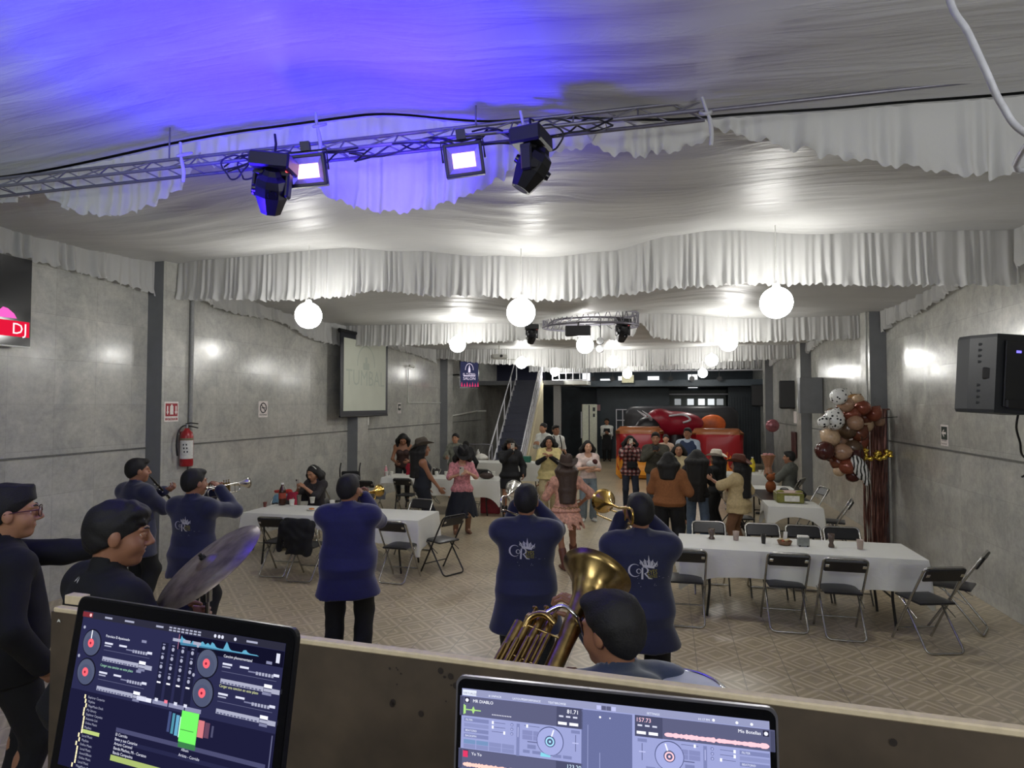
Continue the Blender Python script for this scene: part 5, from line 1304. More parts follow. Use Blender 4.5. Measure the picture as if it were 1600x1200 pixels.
    R_(0.098, 0.0685, 0.0115, 0.006, (120, 190, 208) if not mir else (226, 160, 186)); R_(0.112, 0.0685, 0.010, 0.005, MD); R_(0.124, 0.0685, 0.010, 0.005, MD)
    R_(0.133, 0.0245, 0.010, 0.005, MD, 3); R_(0.1378, 0.032, 0.0008, 0.026, (84, 88, 124)); R_(0.1345, 0.0445, 0.007, 0.0018, LL, 4)
xA = -0.002
deckR(xA, 0.0082, False, '81.71', 'MR DIABLO', (150, 200, 226), 'part', (235, 236, 245))
s.rect(xA, 0.0664, 0.146, 0.0004, (70, 72, 100), 1, 5); deckR(xA, 0.0668, False, '123.20', 'Yo Yo', (240, 190, 178), 'full', (190, 214, 230))
s.rect(xA+0.006, 0.0680, 0.006, 0.007, (200, 52, 92), 1, 6)
x0, _y = s.at(909, 1105)
s.rect(x0, 0.0085, 0.0565, 0.12, (92, 98, 138), 1, 2); s.disc(x0+0.021, 0.0145, 0.0012, (235, 236, 245), 1, 4, 10); s.disc(x0+0.032, 0.0145, 0.0009, (200, 202, 220), 1, 4, 10)
for xx, ya, yb_ in ((0.0070, 0.024, 0.09), (0.0205, 0.052, 0.09), (0.0350, 0.072, 0.09), (0.0495, 0.070, 0.09)): s.rect(x0+xx, ya, 0.0006, yb_-ya, (140, 146, 186), 1, 4)
s.rect(x0+0.0008, 0.0745, 0.045, 0.0005, (190, 192, 214), 1, 4)
for k, c in enumerate((LL, DK, DK, LL)): s.rect(x0+0.017+k*0.0055, 0.0022, 0.005, 0.0045, c, 1, 3)
x1, _y = s.at(992, 1122)
deckR(x1+0.0, 0.0082, True, '157.73', 'Mis Botellas', (246, 186, 196), 'full', (235, 190, 205)); deckR(x1, 0.0668, True, '120.00', 'Mis', (246, 186, 196), 'full', (235, 190, 205))
s.b.v = [tuple(Vector(v)-org2) for v in s.b.v]; s.b.build('display', s.mats, e2)

# thick cable hanging from the ceiling near the camera
b = MB(); P_ = [atD(1440, -330, 2.0), atD(1462, -120, 1.85), atD(1484, 0, 1.78), atD(1512, 50, 1.75), atD(1540, 110, 1.75), atD(1566, 165, 1.78), atD(1605, 210, 1.85), atD(1700, 250, 2.3), Vector((XR-0.01, 2.6, 3.75))]
P_[0].z = 4.20
b.tube(smooth_path(P_, 8), 0.0095, 10); o = b.build('cable', mat('grey_cable', S(168, 168, 172), 0.5), origin=tuple(P_[0])); tag(o, 'thick grey cable drooping from the ceiling at the top right corner', 'cable')

# ================================================================== FRONT TRUSS AND LIGHTS
M_TRUSS = mat('grey_steel', S(122, 120, 130), 0.4, 0.5, noise=0.08)
e = empty('lighting_truss', (-2.7, 3.9, 4.02), 0, 'long thin steel truss under the ceiling cloth carrying the blue floodlights', 'truss')
O_ = Vector((-2.7, 3.9, 4.02))
ch = [((-6.98, 3.80, 4.02), (0.25, 3.86, 4.06)), ((-6.98, 4.00, 4.02), (0.25, 4.0, 4.06)), ((-6.98, 3.90, 4.13), (0.25, 3.93, 4.15))]
for a, c in ch: b = MB(); b.tube([Vector(a)-O_, Vector(c)-O_], 0.013, 8); b.build('chord', M_TRUSS, e)
b = MB()
for k in range(36):
    t0, t1 = k/36, (k+1)/36; A0 = [Vector(a).lerp(Vector(c), t0)-O_ for a, c in ch]; A1 = [Vector(a).lerp(Vector(c), t1)-O_ for a, c in ch]
    i, j = ((0, 2), (2, 1), (1, 0))[k % 3]; b.tube([A0[0], A1[2] if k % 2 else A0[2]], 0.0055, 6); b.tube([A0[2], A1[1]], 0.0055, 6)
    if k % 3 == 0: b.tube([A0[0], A0[1]], 0.0055, 6)
o = b.build('bracing', M_TRUSS, e)
b = MB(); b.tube([Vector((0.2, 3.92, 4.08))-O_, Vector((3.59, 3.98, 4.12))-O_], 0.012, 8); b.build('extension_pipe', M_TRUSS, e)
for x in (-5.9, -3.6, -1.2): b = MB(); b.tube([Vector((x, 3.9, 4.14))-O_, Vector((x, 3.9, 4.92))-O_], 0.006, 6); b.build('hanging_wire', M_TRUSS, e)
rnd = random.Random(9)
M_CABLE = mat('black_cable', S(16, 16, 20), 0.5)
for k, (xa, xb) in enumerate([(-3.1, -2.0), (-2.1, -1.1), (-1.2, -0.3)]):
    for j in range(3):
        pts = [Vector((xa+(xb-xa)*i/6, 3.86+rnd.uniform(-.06, .1), 4.05+rnd.uniform(-0.06, 0.03))) for i in range(7)]
        b = MB(); b.tube([p-pts[0] for p in smooth_path(pts, 5)], 0.006, 6); o = b.build('power_cable', M_CABLE, origin=None); o.location = pts[0]
        tag(o, ['thin black cable on the truss left of the left floodlight', 'thin black cable on the truss between the two floodlights', 'thin black cable on the truss right of the right moving head'][k] + ['', ', upper strand', ', lower strand'][j], 'cable')
for k, (x, y) in enumerate([(-2.95, 3.80), (-2.86, 3.84), (-0.72, 3.86)]):
    c = Vector((x, y, 3.98)); b = MB(); b.tube([(0.10*math.cos(a)*(1+0.15*math.sin(3*a)), 0.02*math.sin(2*a+k), 0.085*math.sin(a)) for a in [2*PI*i/28 for i in range(28)]], 0.006, 6, closed=True)
    o = b.build('power_cable', M_CABLE); o.location = c; tag(o, ['leftmost black cable loop above the left moving head', 'second black cable loop above the left moving head', 'black cable loop hanging beside the right moving head'][k], 'cable')
# white tie ribbons
for k, (px_, py_, lab) in enumerate([(497, 205, 'white ribbon tied round the truss above the left blue floodlight'), (285, 250, 'white ribbon tied round the truss left of the left moving head'), (818, 205, 'white ribbon hanging over the right moving head lamp'), (1103, 186, 'white knotted cloth tie at the end of the truss')]):
    c = atY(px_, py_, 3.80); b = MB()
    b.tube(smooth_path([Vector((-0.02, 0, 0.13)), Vector((0.0, -0.02, 0.05)), Vector((0.02, -0.03, -0.02)), Vector((0.03, -0.02, -0.10)), Vector((0.025, -0.02, -0.17))], 4), [0.010]*8+[0.013]*9, 6)
    b.tube([(0.03*math.cos(a), 0.06*math.sin(a)+0.02, 0.035*math.sin(a)+0.05) for a in [2*PI*i/16 for i in range(16)]], 0.010, 6, closed=True)
    o = b.build('tie_ribbon', M_VAL); o.location = c; tag(o, lab, 'ribbon')
M_BLK = mat('black_metal', S(11, 11, 16), 0.45, noise=0.1)
M_REFL = mat('flood_reflector', S(190, 188, 205), 0.25, 0.6)
def flood(px_, py_, D, roll, label):
    c = atD(px_, py_, D); e = empty('floodlight', c, 0, label, 'floodlight')
    R = Matrix((_rt, _up, -_fw)).transposed() @ Rz(roll) @ Rx(0.12)
    q = lambda x, y, z: R @ Vector((x, y, z))
    b = MB()
    for dx, dy, w, h in ((0, 0.093, 0.25, 0.022), (0, -0.093, 0.25, 0.022), (0.114, 0, 0.022, 0.20), (-0.114, 0, 0.022, 0.20)): b.box(q(dx, dy, 0.0), (w, h, 0.05), R, bev=0.004)
    b.box(q(0, 0, -0.03), (0.23, 0.19, 0.04), R, bev=0.01)
    for k in range(7): b.box(q(-0.09+0.03*k, 0, -0.06), (0.006, 0.16, 0.04), R)
    b.build('housing', M_BLK, e)
    b = MB()
    for a, c2 in (((-.103, .083), (-.07, .045)), ((.103, .083), (.07, .045)), ((.103, -.083), (.07, -.045)), ((-.103, -.083), (-.07, -.045))): pass
    o4 = [(-.103, .083), (.103, .083), (.103, -.083), (-.103, -.083)]; i4 = [(-.072, .046), (.072, .046), (.072, -.046), (-.072, -.046)]
    for k in range(4): b.raw([q(*o4[k], .018), q(*i4[k], -.004), q(*i4[(k+1) % 4], -.004), q(*o4[(k+1) % 4], .018)], [(0, 1, 2, 3)])
    b.build('reflector', M_REFL, e)
    b = MB(); b.raw([q(-.072, .046, -.003), q(-.072, -.046, -.003), q(.072, -.046, -.003), q(.072, .046, -.003)], [(0, 1, 2, 3)]); b.build('led_panel', emis('violet_led', (1.0, 0.52, 1.0), 2.6), e)
    b = MB(); zt = 4.04-c.z; w_ = 0.135
    b.tube([q(-w_, 0, -0.01), q(-w_, 0.13, -0.02), q(w_, 0.13, -0.02), q(w_, 0, -0.01)], 0.007, 6); b.tube([q(0, 0.13, -0.02), Vector((q(0, 0.13, -.02).x, q(0, .13, -.02).y+0.02, zt))], 0.009, 6); b.box(q(0, 0.16, -0.02), (0.06, 0.06, 0.04), R); b.build('bracket', M_BLK, e)
flood(481, 267, 4.15, 0.10, 'left blue-violet floodlight glowing under the truss'); flood(725, 250, 4.0, 0.13, 'right blue-violet floodlight glowing under the truss')
def moving_head(c, R, s_, label, group=None, lamp=None):
    e = empty('moving_head_light', c, 0, label, 'stage light', group); q = lambda x, y, z: R @ (Vector((x, y, z))*s_)
    b = MB(); b.box(q(0, 0, 0.17), (0.26*s_, 0.20*s_, 0.10*s_), R, bev=0.012*s_); b.build('base', M_BLK, e)
    b = MB(); b.box(q(0.095, 0, 0.13), (0.003, 0.08*s_, 0.03*s_), R); b.build('indicator', emis('red_indicator', (1, 0.1, 0.12), 1.5), e)
    b = MB(); b.cyl(q(0, 0, 0.12), q(0, 0, 0.09), 0.05*s_, n=20)
    for x in (-1, 1): b.box(q(0.105*x, 0, 0.03), (0.03*s_, 0.07*s_, 0.15*s_), R, bev=0.01*s_)
    b.box(q(0, 0, 0.10), (0.24*s_, 0.07*s_, 0.025*s_), R, bev=0.005*s_); b.build('yoke', M_BLK, e)
    b = MB(); Rt = R @ Rx(0.55) @ Ry(0.15)
    prof = [(0.0, 0.135), (0.045, 0.13), (0.062, 0.10), (0.095, 0.075), (0.105, 0.03), (0.105, -0.03), (0.090, -0.075), (0.075, -0.12), (0.065, -0.15), (0.05, -0.15), (0.045, -0.14), (0, -0.135)]
    b.lathe([(r*s_, h*s_) for r, h in prof], 8, q(0, 0, 0), Rt, smooth=False)
    for k in range(4):
        a = 2*PI*k/4+0.4; b.cyl(Rt @ (Vector((0.09*math.cos(a), 0.09*math.sin(a), 0.0))*s_), Rt @ (Vector((0.118*math.cos(a), 0.118*math.sin(a), 0))*s_), 0.03*s_, 0.025*s_, n=10)
    b.build('lamp_head', mat('black_gloss_plastic', S(11, 11, 17), 0.3, noise=0.1), e)
    b = MB(); b.cyl(Rt @ Vector((0, 0, -0.149*s_)), Rt @ Vector((0, 0, -0.140*s_)), 0.048*s_, n=20); b.build('lens', mat('lens_glass', S(60, 62, 80), 0.08, noise=0.02), e)
    b = MB(); b.tube([q(0, 0, 0.2), q(0, 0, 0.30), Vector((0, 0.03, (4.92 if c.y > 6 else 4.06)-c.z))], 0.008*s_, 8); b.build('clamp', M_BLK, e)
    return e
Rc = Matrix((_rt, _fw, _up)).transposed()
moving_head(atD(424, 297, 4.05), Rc @ Ry(0.10), 1.0, 'left black moving head lamp hanging beside the left blue floodlight')
moving_head(atD(832, 262, 3.85), Rc @ Ry(-0.05) @ Rz(1.2), 1.0, 'right black moving head lamp hanging from the front truss')
# unseen housings made up for the two added fill lights behind the camera
b = MB(); b.box((-1.5, -1.8, 4.02), (2.5, 1.3, 0.10), bev=0.02); b.tube([(-2.4, -1.8, 4.05), (-2.4, -1.8, 4.92)], 0.01, 6); b.tube([(-0.6, -1.8, 4.05), (-0.6, -1.8, 4.92)], 0.01, 6); struct(b.build('trim_18', M_WHITE))
e = empty('fill_lamp_stand', (2.3, -0.5, 0), 0, 'added fill lamp on a black stand, unseen behind the camera, aimed at the ceiling cloth', 'lamp')
b = MB(); b.box((0, 0.0, 2.18), (1.2, 0.16, 0.16), bev=0.02); b.build('lamp_housing', M_BLK, e)
b = MB(); b.tube([(0, 0, 0), (0, 0, 2.12)], 0.02, 8); b.build('pole', M_BLK, e)
for k in range(3): a = 2*PI*k/3; b = MB(); b.tube([(0, 0, 0.4), (0.35*math.cos(a), 0.35*math.sin(a), 0.01)], 0.014, 6); b.build('leg', M_BLK, e)
# ================================================================== FURNITURE
M_CF = mat('chair_frame_steel', (0.42, 0.41, 0.39), 0.22, 0.9, noise=0.08)
M_CFB = mat('black_chair_frame', S(24, 24, 26), 0.35)
M_VINYL = mat('black_vinyl', S(26, 26, 30), 0.38, noise=0.1, scale=40)
def make_chair(label, frame, name='folding_chair'):
    e = empty(name, (0, 0, 0), 0, label, 'chair', None)
    b = MB(); b.tube(corner_path([(-.20, .24, 0.005), (-.20, -.02, .44), (-.20, -.235, .80), (.20, -.235, .80), (.20, -.02, .44), (.20, .24, 0.005)], 0.06, 5), 0.0115, 8); b.build('front_frame', frame, e)
    b = MB(); b.tube(corner_path([(-.180, .10, .42), (-.180, -.22, .012), (.180, -.22, .012), (.180, .10, .42)], 0.055, 5), 0.0105, 8); b.build('rear_frame', frame, e)
    b = MB(); b.tube([(-.20, .17, 0.12), (.20, .17, .12)], 0.008, 6); b.build('stretcher', frame, e)
    b = MB(); b.grid(lambda u, v: Vector((-.175+.35*u, -.13+.36*v, 0.445+0.018*(1-(2*u-1)**4)*(1-(2*v-1)**4))), 8, 8); b.box((0, .05, .435), (.355, .365, .022), bev=.01); b.build('seat', M_VINYL, e)
    Rb_ = Matrix.Rotation(math.atan2(0.215, 0.36), 3, 'X')
    b = MB(); b.box((0, -.212, .725), (.385, .026, .15), Rb_, bev=.012); b.build('backrest', M_VINYL, e)
    for s_ in (-1, 1): b = MB(); b.box((.165*s_, -.228, .725), (.035, .006, .035), Rb_, bev=.002); b.build('fastener', M_CHROME, e)
    for s_ in (-1, 1): b = MB(); b.tube([(.19*s_, .14, .43), (.19*s_, -.10, .30)], 0.005, 6); b.build('hinge_bar', frame, e)
    return e
chair0 = make_chair('steel-framed black folding chair second from the left at the long right table', M_CF)
chair1 = make_chair('black-framed folding chair drawn out at the right end of the left table', M_CFB)
used = {0: False, 1: False}
def put_chair(x, y, rz, label, group, black=False):
    k = 1 if black else 0; src = chair1 if black else chair0
    c = src if not used[k] else copy_tree(src); used[k] = True
    c.location = (x, y, 0); c.rotation_euler = (0, 0, rz); c['label'] = label; c['category'] = 'chair'
    c['group'] = group; return c
G1 = 'folding chairs round the long right table'; G2 = 'folding chairs round the left table'; G3 = 'folding chairs at the far tables'
put_chair(0.19, 7.00, 0.03, 'folding chair at the long right table partly behind the crested player', G1)
put_chair(1.19, 7.08, 0.02, 'folding chair at the middle of the near side of the long right table', G1)
put_chair(1.69, 6.97, 0.0, 'folding chair on the near side of the long right table, nearest its right end', G1)
put_chair(2.42, 6.82, 0.30, 'folding chair turned at the near right corner of the long right table', G1)
put_chair(2.92, 7.45, 1.05, 'folding chair at the right end of the long right table, closest to the grey wall', G1)
for px_, lab in ((1108, 'leftmost chair back seen beyond the long right table'), (1192, 'chair back beyond the long right table with a bright worn top rail'), (1256, 'chair back beyond the long right table behind the napkin holder'), (1316, 'rightmost dark chair back beyond the long right table')):
    q = atY(px_, 838, 8.42); put_chair(q.x, 8.22, PI+0.03, lab, G1)
put_chair(-5.12, 7.62, 0.05, 'folding chair at the left end of the left table with its back to the camera', G2)
put_chair(-4.63, 7.50, 0.0, 'folding chair with a black jacket hung over its back', G2)
put_chair(-3.42, 7.72, -0.05, 'folding chair near the right corner of the left table, white cloth over its seat', G2)
put_chair(-2.98, 8.22, 1.05, 'black-framed folding chair drawn out at the right end of the left table', G2, True)
q = atY(653, 785, 9.3); put_chair(q.x, 9.15, PI-0.2, 'folding chair beyond the left table, below the woman in the felt hat', G2)
put_chair(-6.35, 10.9, -0.35, 'folding chair by the left wall beside the pushchair', G3)
put_chair(-5.75, 11.6, -0.1, 'folding chair with bags on it before the far left table', G3)
put_chair(-5.2, 12.1, 0.0, 'folding chair pushed under the far left table', G3)
put_chair(-4.2, 13.75, 2.9, 'folding chair behind the far left table beside the woman in the black hat', G3)
put_chair(-5.35, 13.75, 2.2, 'folding chair standing behind the far left table near the pillar', G3)
q = atY(1262, 800, 10.6); put_chair(2.62, 11.0, 1.35, 'folding chair at the right of the cake table with a shiny bent rail', G3)
put_chair(2.55, 12.4, 1.75, 'folding chair with a dark bag behind the cake table, near the wall', G3)
put_chair(1.15, 11.0, -1.5, 'folding chair left of the cake table', G3, True); put_chair(1.15, 11.7, -1.55, 'second folding chair left of the cake table', G3, True); put_chair(1.2, 12.4, -1.5, 'third folding chair left of the cake table', G3, True)
q = (2.2, 13.9); put_chair(atD(1234, 720, 12.9).x, atD(1234, 720, 12.9).y-0.03, YAW-math.atan(434/F)+1.3, 'folding chair under the seated man in the grey shirt', G3)
q = atY(478, 760, 9.35); put_chair(q.x-0.02, 9.42, PI+0.35, 'folding chair under the seated woman with the phone', G2)

M_TOP = mat('dark_table_laminate', S(40, 38, 38), 0.28, noise=0.12)
def table(x0, x1, y0, y1, label, z=0.735):
    cx, cy = (x0+x1)/2, (y0+y1)/2; e = empty('folding_table', (cx, cy, 0), 0, label, 'table')
    b = MB(); b.box((0, 0, z-0.0175), (x1-x0, y1-y0, 0.035), bev=0.006); b.build('table_top', M_TOP, e)
    L = max(x1-x0, y1-y0)/2-0.3; Wd = min(x1-x0, y1-y0)/2-0.08; alongx = (x1-x0) > (y1-y0)
    for s_ in (-1, 1):
        for t in (-1, 1):
            p = [(s_*L, t*Wd, z-0.03), (s_*L, t*Wd, 0.30), (s_*(L+0.03), t*Wd, 0.0)]
            if not alongx: p = [(b_, a_, c_) for a_, b_, c_ in p]
            b = MB(); b.tube(p, 0.014, 8); b.build('leg', M_CFB, e)
        p = [(s_*L, -Wd, 0.32), (s_*L, Wd, 0.32)]; p = p if alongx else [(b_, a_, c_) for a_, b_, c_ in p]
        b = MB(); b.tube(p, 0.010, 8); b.build('brace', M_CFB, e)
    return e
M_CLOTH = cloth_mat('white_tablecloth', (0.74, 0.74, 0.70), 0.10, transl=0.08, stretch=(1, 1, 1), sc=4, rough=0.7)
def tablecloth(x0, x1, y0, y1, drop, label, z=0.742, seed=0, m=None, corner=0.10, amp=0.02):
    rnd = random.Random(seed); cx, cy = (x0+x1)/2, (y0+y1)/2; W = x1-x0; H = y1-y0; per = []; r = 0.03
    def add(ax, ay, bx, by, n): 
        for i in range(n): per.append((ax+(bx-ax)*i/n, ay+(by-ay)*i/n, (by-ay), -(bx-ax)))
    nx, ny = int(W/0.025), int(H/0.025)
    P = []
    def side_(ax, ay, bx, by, n, ox, oy):
        for i in range(n+1): P.append((ax+(bx-ax)*i/n, ay+(by-ay)*i/n, ox, oy, min(i, n-i)/n))
    hw, hh = W/2+0.006, H/2+0.006
    def corn(cx_, cy_, a0):
        for i in range(1, 6): a = math.radians(a0+90*i/6); P.append((cx_, cy_, math.cos(a), math.sin(a), 0.0))
    side_(-hw, -hh, hw, -hh, nx, 0, -1); corn(hw, -hh, -90); side_(hw, -hh, hw, hh, ny, 1, 0); corn(hw, hh, 0); side_(hw, hh, -hw, hh, nx, 0, 1); corn(-hw, hh, 90); side_(-hw, hh, -hw, -hh, ny, -1, 0); corn(-hw, -hh, 180)
    N = len(P); ph = [rnd.uniform(0, 6) for _ in range(6)]; rows = 9; vs = []
    dists = [0]; 
    for i in range(1, N): dists.append(dists[-1]+math.hypot(P[i][0]-P[i-1][0], P[i][1]-P[i-1][1])+0.004)
    dr = drop if callable(drop) else (lambda x, y: drop)
    for i, (x, y, ox, oy, e_) in enumerate(P):
        s_ = dists[i]; w_ = math.sin(s_*9+ph[0]+1.5*math.sin(s_*2.3+ph[1]))*0.6+0.5*math.sin(s_*17+ph[2])
        cn = math.exp(-min(abs(x-sx*hw)+abs(y-sy*hh) for sx in (-1, 1) for sy in (-1, 1))/0.12)
        D_ = dr(x, y) + corner*cn + 0.012*math.sin(s_*4+ph[3])
        for j in range(rows):
            v = j/(rows-1); out = 0.004+0.03*v*(1-0.3*v) + amp*w_*v**1.3 + 0.02*cn*v
            zz = z - D_*v if j else z
            vs.append((x+ox*out*(v > 0), y+oy*out*(v > 0), zz))
    fs = [(i*rows+j, i*rows+j+1, ((i+1) % N)*rows+j+1, ((i+1) % N)*rows+j) for i in range(N) for j in range(rows-1)]
    b = MB(); b.raw(vs, fs, 0, True)
    b.grid(lambda u, v: Vector((-hw+2*hw*u, -hh+2*hh*v, z+0.0012*math.sin(9*u+3*v+ph[4]))), 12, 6)
    o = b.build('tablecloth', m or M_CLOTH); o.location = (cx, cy, 0); tag(o, label, 'tablecloth'); return o
table(0.15, 2.54, 7.14, 7.90, 'long folding table under the white cloth on the right')
tablecloth(0.15, 2.54, 7.14, 7.90, lambda x, y: 0.31+0.02*math.sin(3*x)+(0.10 if x > 0.9 and y < 0 else 0)*min(1, (x-0.9)*2 if x > 0.9 else 0), 'white tablecloth over the long right table, drooping at its right corner', seed=1, corner=0.12, amp=0.022)
table(-5.94, -3.24, 7.92, 8.70, 'folding table under the white cloth on the left, behind the gold trumpet player')
tablecloth(-5.94, -3.24, 7.92, 8.70, lambda x, y: 0.16+0.17*max(0, min(1, x+0.2)), 'white tablecloth over the left table, hanging long at the right corner', seed=2, corner=0.14)
table(-5.92, -3.32, 12.45, 13.2, 'far left folding table behind the women in hats')
tablecloth(-5.0, -3.32, 12.45, 13.2, lambda x, y: 0.34, 'white tablecloth hanging deep over the far left table', seed=3, corner=0.2)
tablecloth(-5.92, -5.02, 12.45, 13.2, lambda x, y: 0.12, 'short white tablecloth on the left end of the far left table', seed=8, corner=0.02)
table(-5.2, -3.05, 16.2, 16.95, 'farthest left folding table before the staircase')
tablecloth(-5.2, -3.05, 16.2, 16.95, lambda x, y: 0.45, 'white tablecloth over the farthest left table before the staircase', seed=4, corner=0.05)
table(1.52, 2.28, 10.3, 12.9, 'folding table running away from the camera under the cake box')
tablecloth(1.52, 2.28, 10.3, 10.98, lambda x, y: 0.12, 'small white cloth under the cake box with pointed corners', seed=5, corner=0.26, amp=0.01)
tablecloth(1.52, 2.28, 12.4, 12.92, lambda x, y: 0.10, 'white cloth on the far end of the cake table', seed=6, corner=0.05)
table(1.1, 2.35, 14.75, 15.5, 'folding table with the yellow bottle in front of the seated man in grey')
tablecloth(1.1, 2.35, 14.75, 15.5, lambda x, y: 0.25, 'white tablecloth under the yellow bottle', seed=7, corner=0.08)

# ---- things on the tables
ZT = 0.746
M_CUPW = mat('white_plastic_cup', S(228, 226, 218), 0.4); M_PLA = mat('clear_plastic', S(190, 170, 160), 0.15, noise=0.05, alpha=0.6)
def cup(p, m, label, r=0.036, h=0.10, z=ZT, cat='cup', name='plastic_cup', grp=None, fill=None):
    o = empty(name, (p[0], p[1], z), 0, label, cat, grp)
    b = MB(); b.lathe([(0, 0.002), (r*0.72, 0.0), (r*0.75, 0.004), (r, h), (r+0.003, h+0.002), (r-0.003, h), (r*0.7, 0.006), (0, 0.006)], 18); b.build('cup_wall', m, o)
    if fill: b = MB(); b.lathe([(0, h*0.7), (r*0.86, h*0.7)], 18); b.build('drink', fill, o)
    return o
def bottle(p, m, capm, label, r=0.045, h=0.30, z=ZT, lab=None):
    e = empty('bottle', (p[0], p[1], z), 0, label, 'bottle')
    b = MB(); b.lathe([(0, 0), (r, 0.002), (r, h*0.12), (r*0.93, h*0.2), (r, h*0.3), (r, h*0.58), (r*0.75, h*0.74), (r*0.36, h*0.88), (r*0.32, h*0.94)], 20); b.build('bottle_body', m, e)
    b = MB(); b.lathe([(r*0.38, h*0.93), (r*0.38, h), (0, h)], 14); b.build('cap', capm, e)
    if lab: b = MB(); b.lathe([(r*1.01, h*0.30), (r*1.01, h*0.56)], 20); b.build('label_band', lab, e)
M_COLA = mat('brown_cola', S(58, 28, 20), 0.12, noise=0.05); M_MICH = mat('red_brown_drink', S(120, 66, 56), 0.3, noise=0.2, scale=60)
M_GLASSD = mat('dark_glass', S(30, 27, 24), 0.12)
def on_t(px_, py_): q = atZ(px_, py_, ZT); return (q.x, q.y)
GP = 'drinks and table things'
for px_, py_, kind, lab in [(1112, 842, 'goblet', 'dark patterned glass goblet at the left end of the long right table'), (1150, 844, 'pink', 'pinkish clear cup on the long right table next to the goblet'), (1193, 849, 'dark', 'small black cup in the middle of the long right table'), (1299, 855, 'tall', 'tall brownish glass right of the napkin holder'), (1344, 858, 'pink', 'pinkish clear cup nearest the right end of the long right table')]:
    p = on_t(px_, py_)
    if kind == 'pink': cup(p, M_PLA, lab, 0.037, 0.10, fill=M_MICH)
    elif kind == 'dark': cup(p, M_GLASSD, lab, 0.028, 0.10, name='small_cup')
    else:
        e = empty('goblet', (p[0], p[1], ZT), 0, lab, 'glass'); b = MB()
        b.lathe([(0, 0), (0.034, 0.0), (0.036, 0.012), (0.022, 0.03), (0.024, 0.045), (0.036, 0.07), (0.037, 0.12), (0.033, 0.12), (0.031, 0.07), (0, 0.05)] if kind == 'goblet' else [(0, 0), (0.030, 0), (0.030, 0.02), (0.020, 0.05), (0.030, 0.09), (0.036, 0.145), (0.032, 0.145), (0.02, 0.06), (0, 0.04)], 20)
        b.build('glass_bowl', mat('brown_tinted_glass', S(84, 70, 62), 0.18, noise=0.2, scale=60), e)
p = on_t(1226, 851); e = empty('snack_basket', (p[0], p[1], ZT), 0, 'small basket with snacks and a standing card in the middle of the long right table', 'basket')
b = MB(); b.lathe([(0, 0.004), (0.06, 0.0), (0.08, 0.045), (0.075, 0.045), (0.056, 0.008), (0, 0.008)], 20); b.build('bowl', mat('brown_wicker', S(112, 84, 62), 0.7, noise=0.3, scale=90), e)
for k in range(9): b = MB(); a = k*0.7; b.ball((0.042*math.cos(a), 0.042*math.sin(a), 0.045+0.008*(k % 3)), (0.022, 0.018, 0.014), 8, 6); b.build('snack', mat('snack_a', S(190, 170, 130), 0.7) if k % 3 else mat('snack_b', S(150, 70, 40), 0.6), e)
b = MB(); b.box((0.01, 0.02, 0.085), (0.04, 0.006, 0.11), Ry(0.1)); b.build('card', M_CUPW, e)
p = on_t(1255, 853); e = empty('napkin_holder', (p[0], p[1], ZT), 0, 'square metal napkin holder on the long right table', 'napkin holder')
b = MB(); b.box((0, 0, 0.05), (0.12, 0.07, 0.10), bev=0.006); b.build('holder', mat('brushed_metal', (0.28, 0.29, 0.28), 0.3, 0.8), e); b = MB(); b.box((0, 0, 0.106), (0.112, 0.062, 0.016), bev=0.003); b.build('napkins', M_CUPW, e)
for s_ in (-1, 1): b = MB(); b.cyl((0.04*s_, -0.03, 0), (0.04*s_, -0.036, 0.012), 0.008, n=8); b.build('foot', M_BLK, e)
bottle(on_t(441, 789), M_COLA, mat('white_cap', S(220, 220, 215), 0.4), 'large brown cola bottle on the left table', 0.055, 0.34, lab=mat('red_brown_label', S(150, 60, 44), 0.5))
for px_, py_, lab in [(456, 790, 'white cup with red print beside the cola bottle'), (488, 786, 'plain white plastic cup in front of the seated woman'), (519, 791, 'white bowl-like cup at the shoulder of the gold trumpet player')]: cup(on_t(px_, py_), M_CUPW, lab, 0.042, 0.09)
cup(on_t(467, 789), mat('grey_tumbler', S(110, 104, 96), 0.3), 'tall grey tumbler on the left table', 0.034, 0.15, name='tumbler')
cup(on_t(414, 792), M_MICH, 'small brown glass at the left end of the left table', 0.03, 0.07, name='small_glass')
e = empty('serving_plate', (*on_t(487, 797), ZT), 0, 'small orange snack on a white plate on the left table', 'plate'); b = MB(); b.lathe([(0, 0.002), (0.05, 0.001), (0.075, 0.012), (0.072, 0.014), (0, 0.006)], 20); b.build('plate', M_CUPW, e)
b = MB(); b.ball((0, 0, 0.018), (0.045, 0.03, 0.015), 12, 6); b.build('snack', mat('orange_snack', S(214, 130, 60), 0.6, noise=0.2), e)
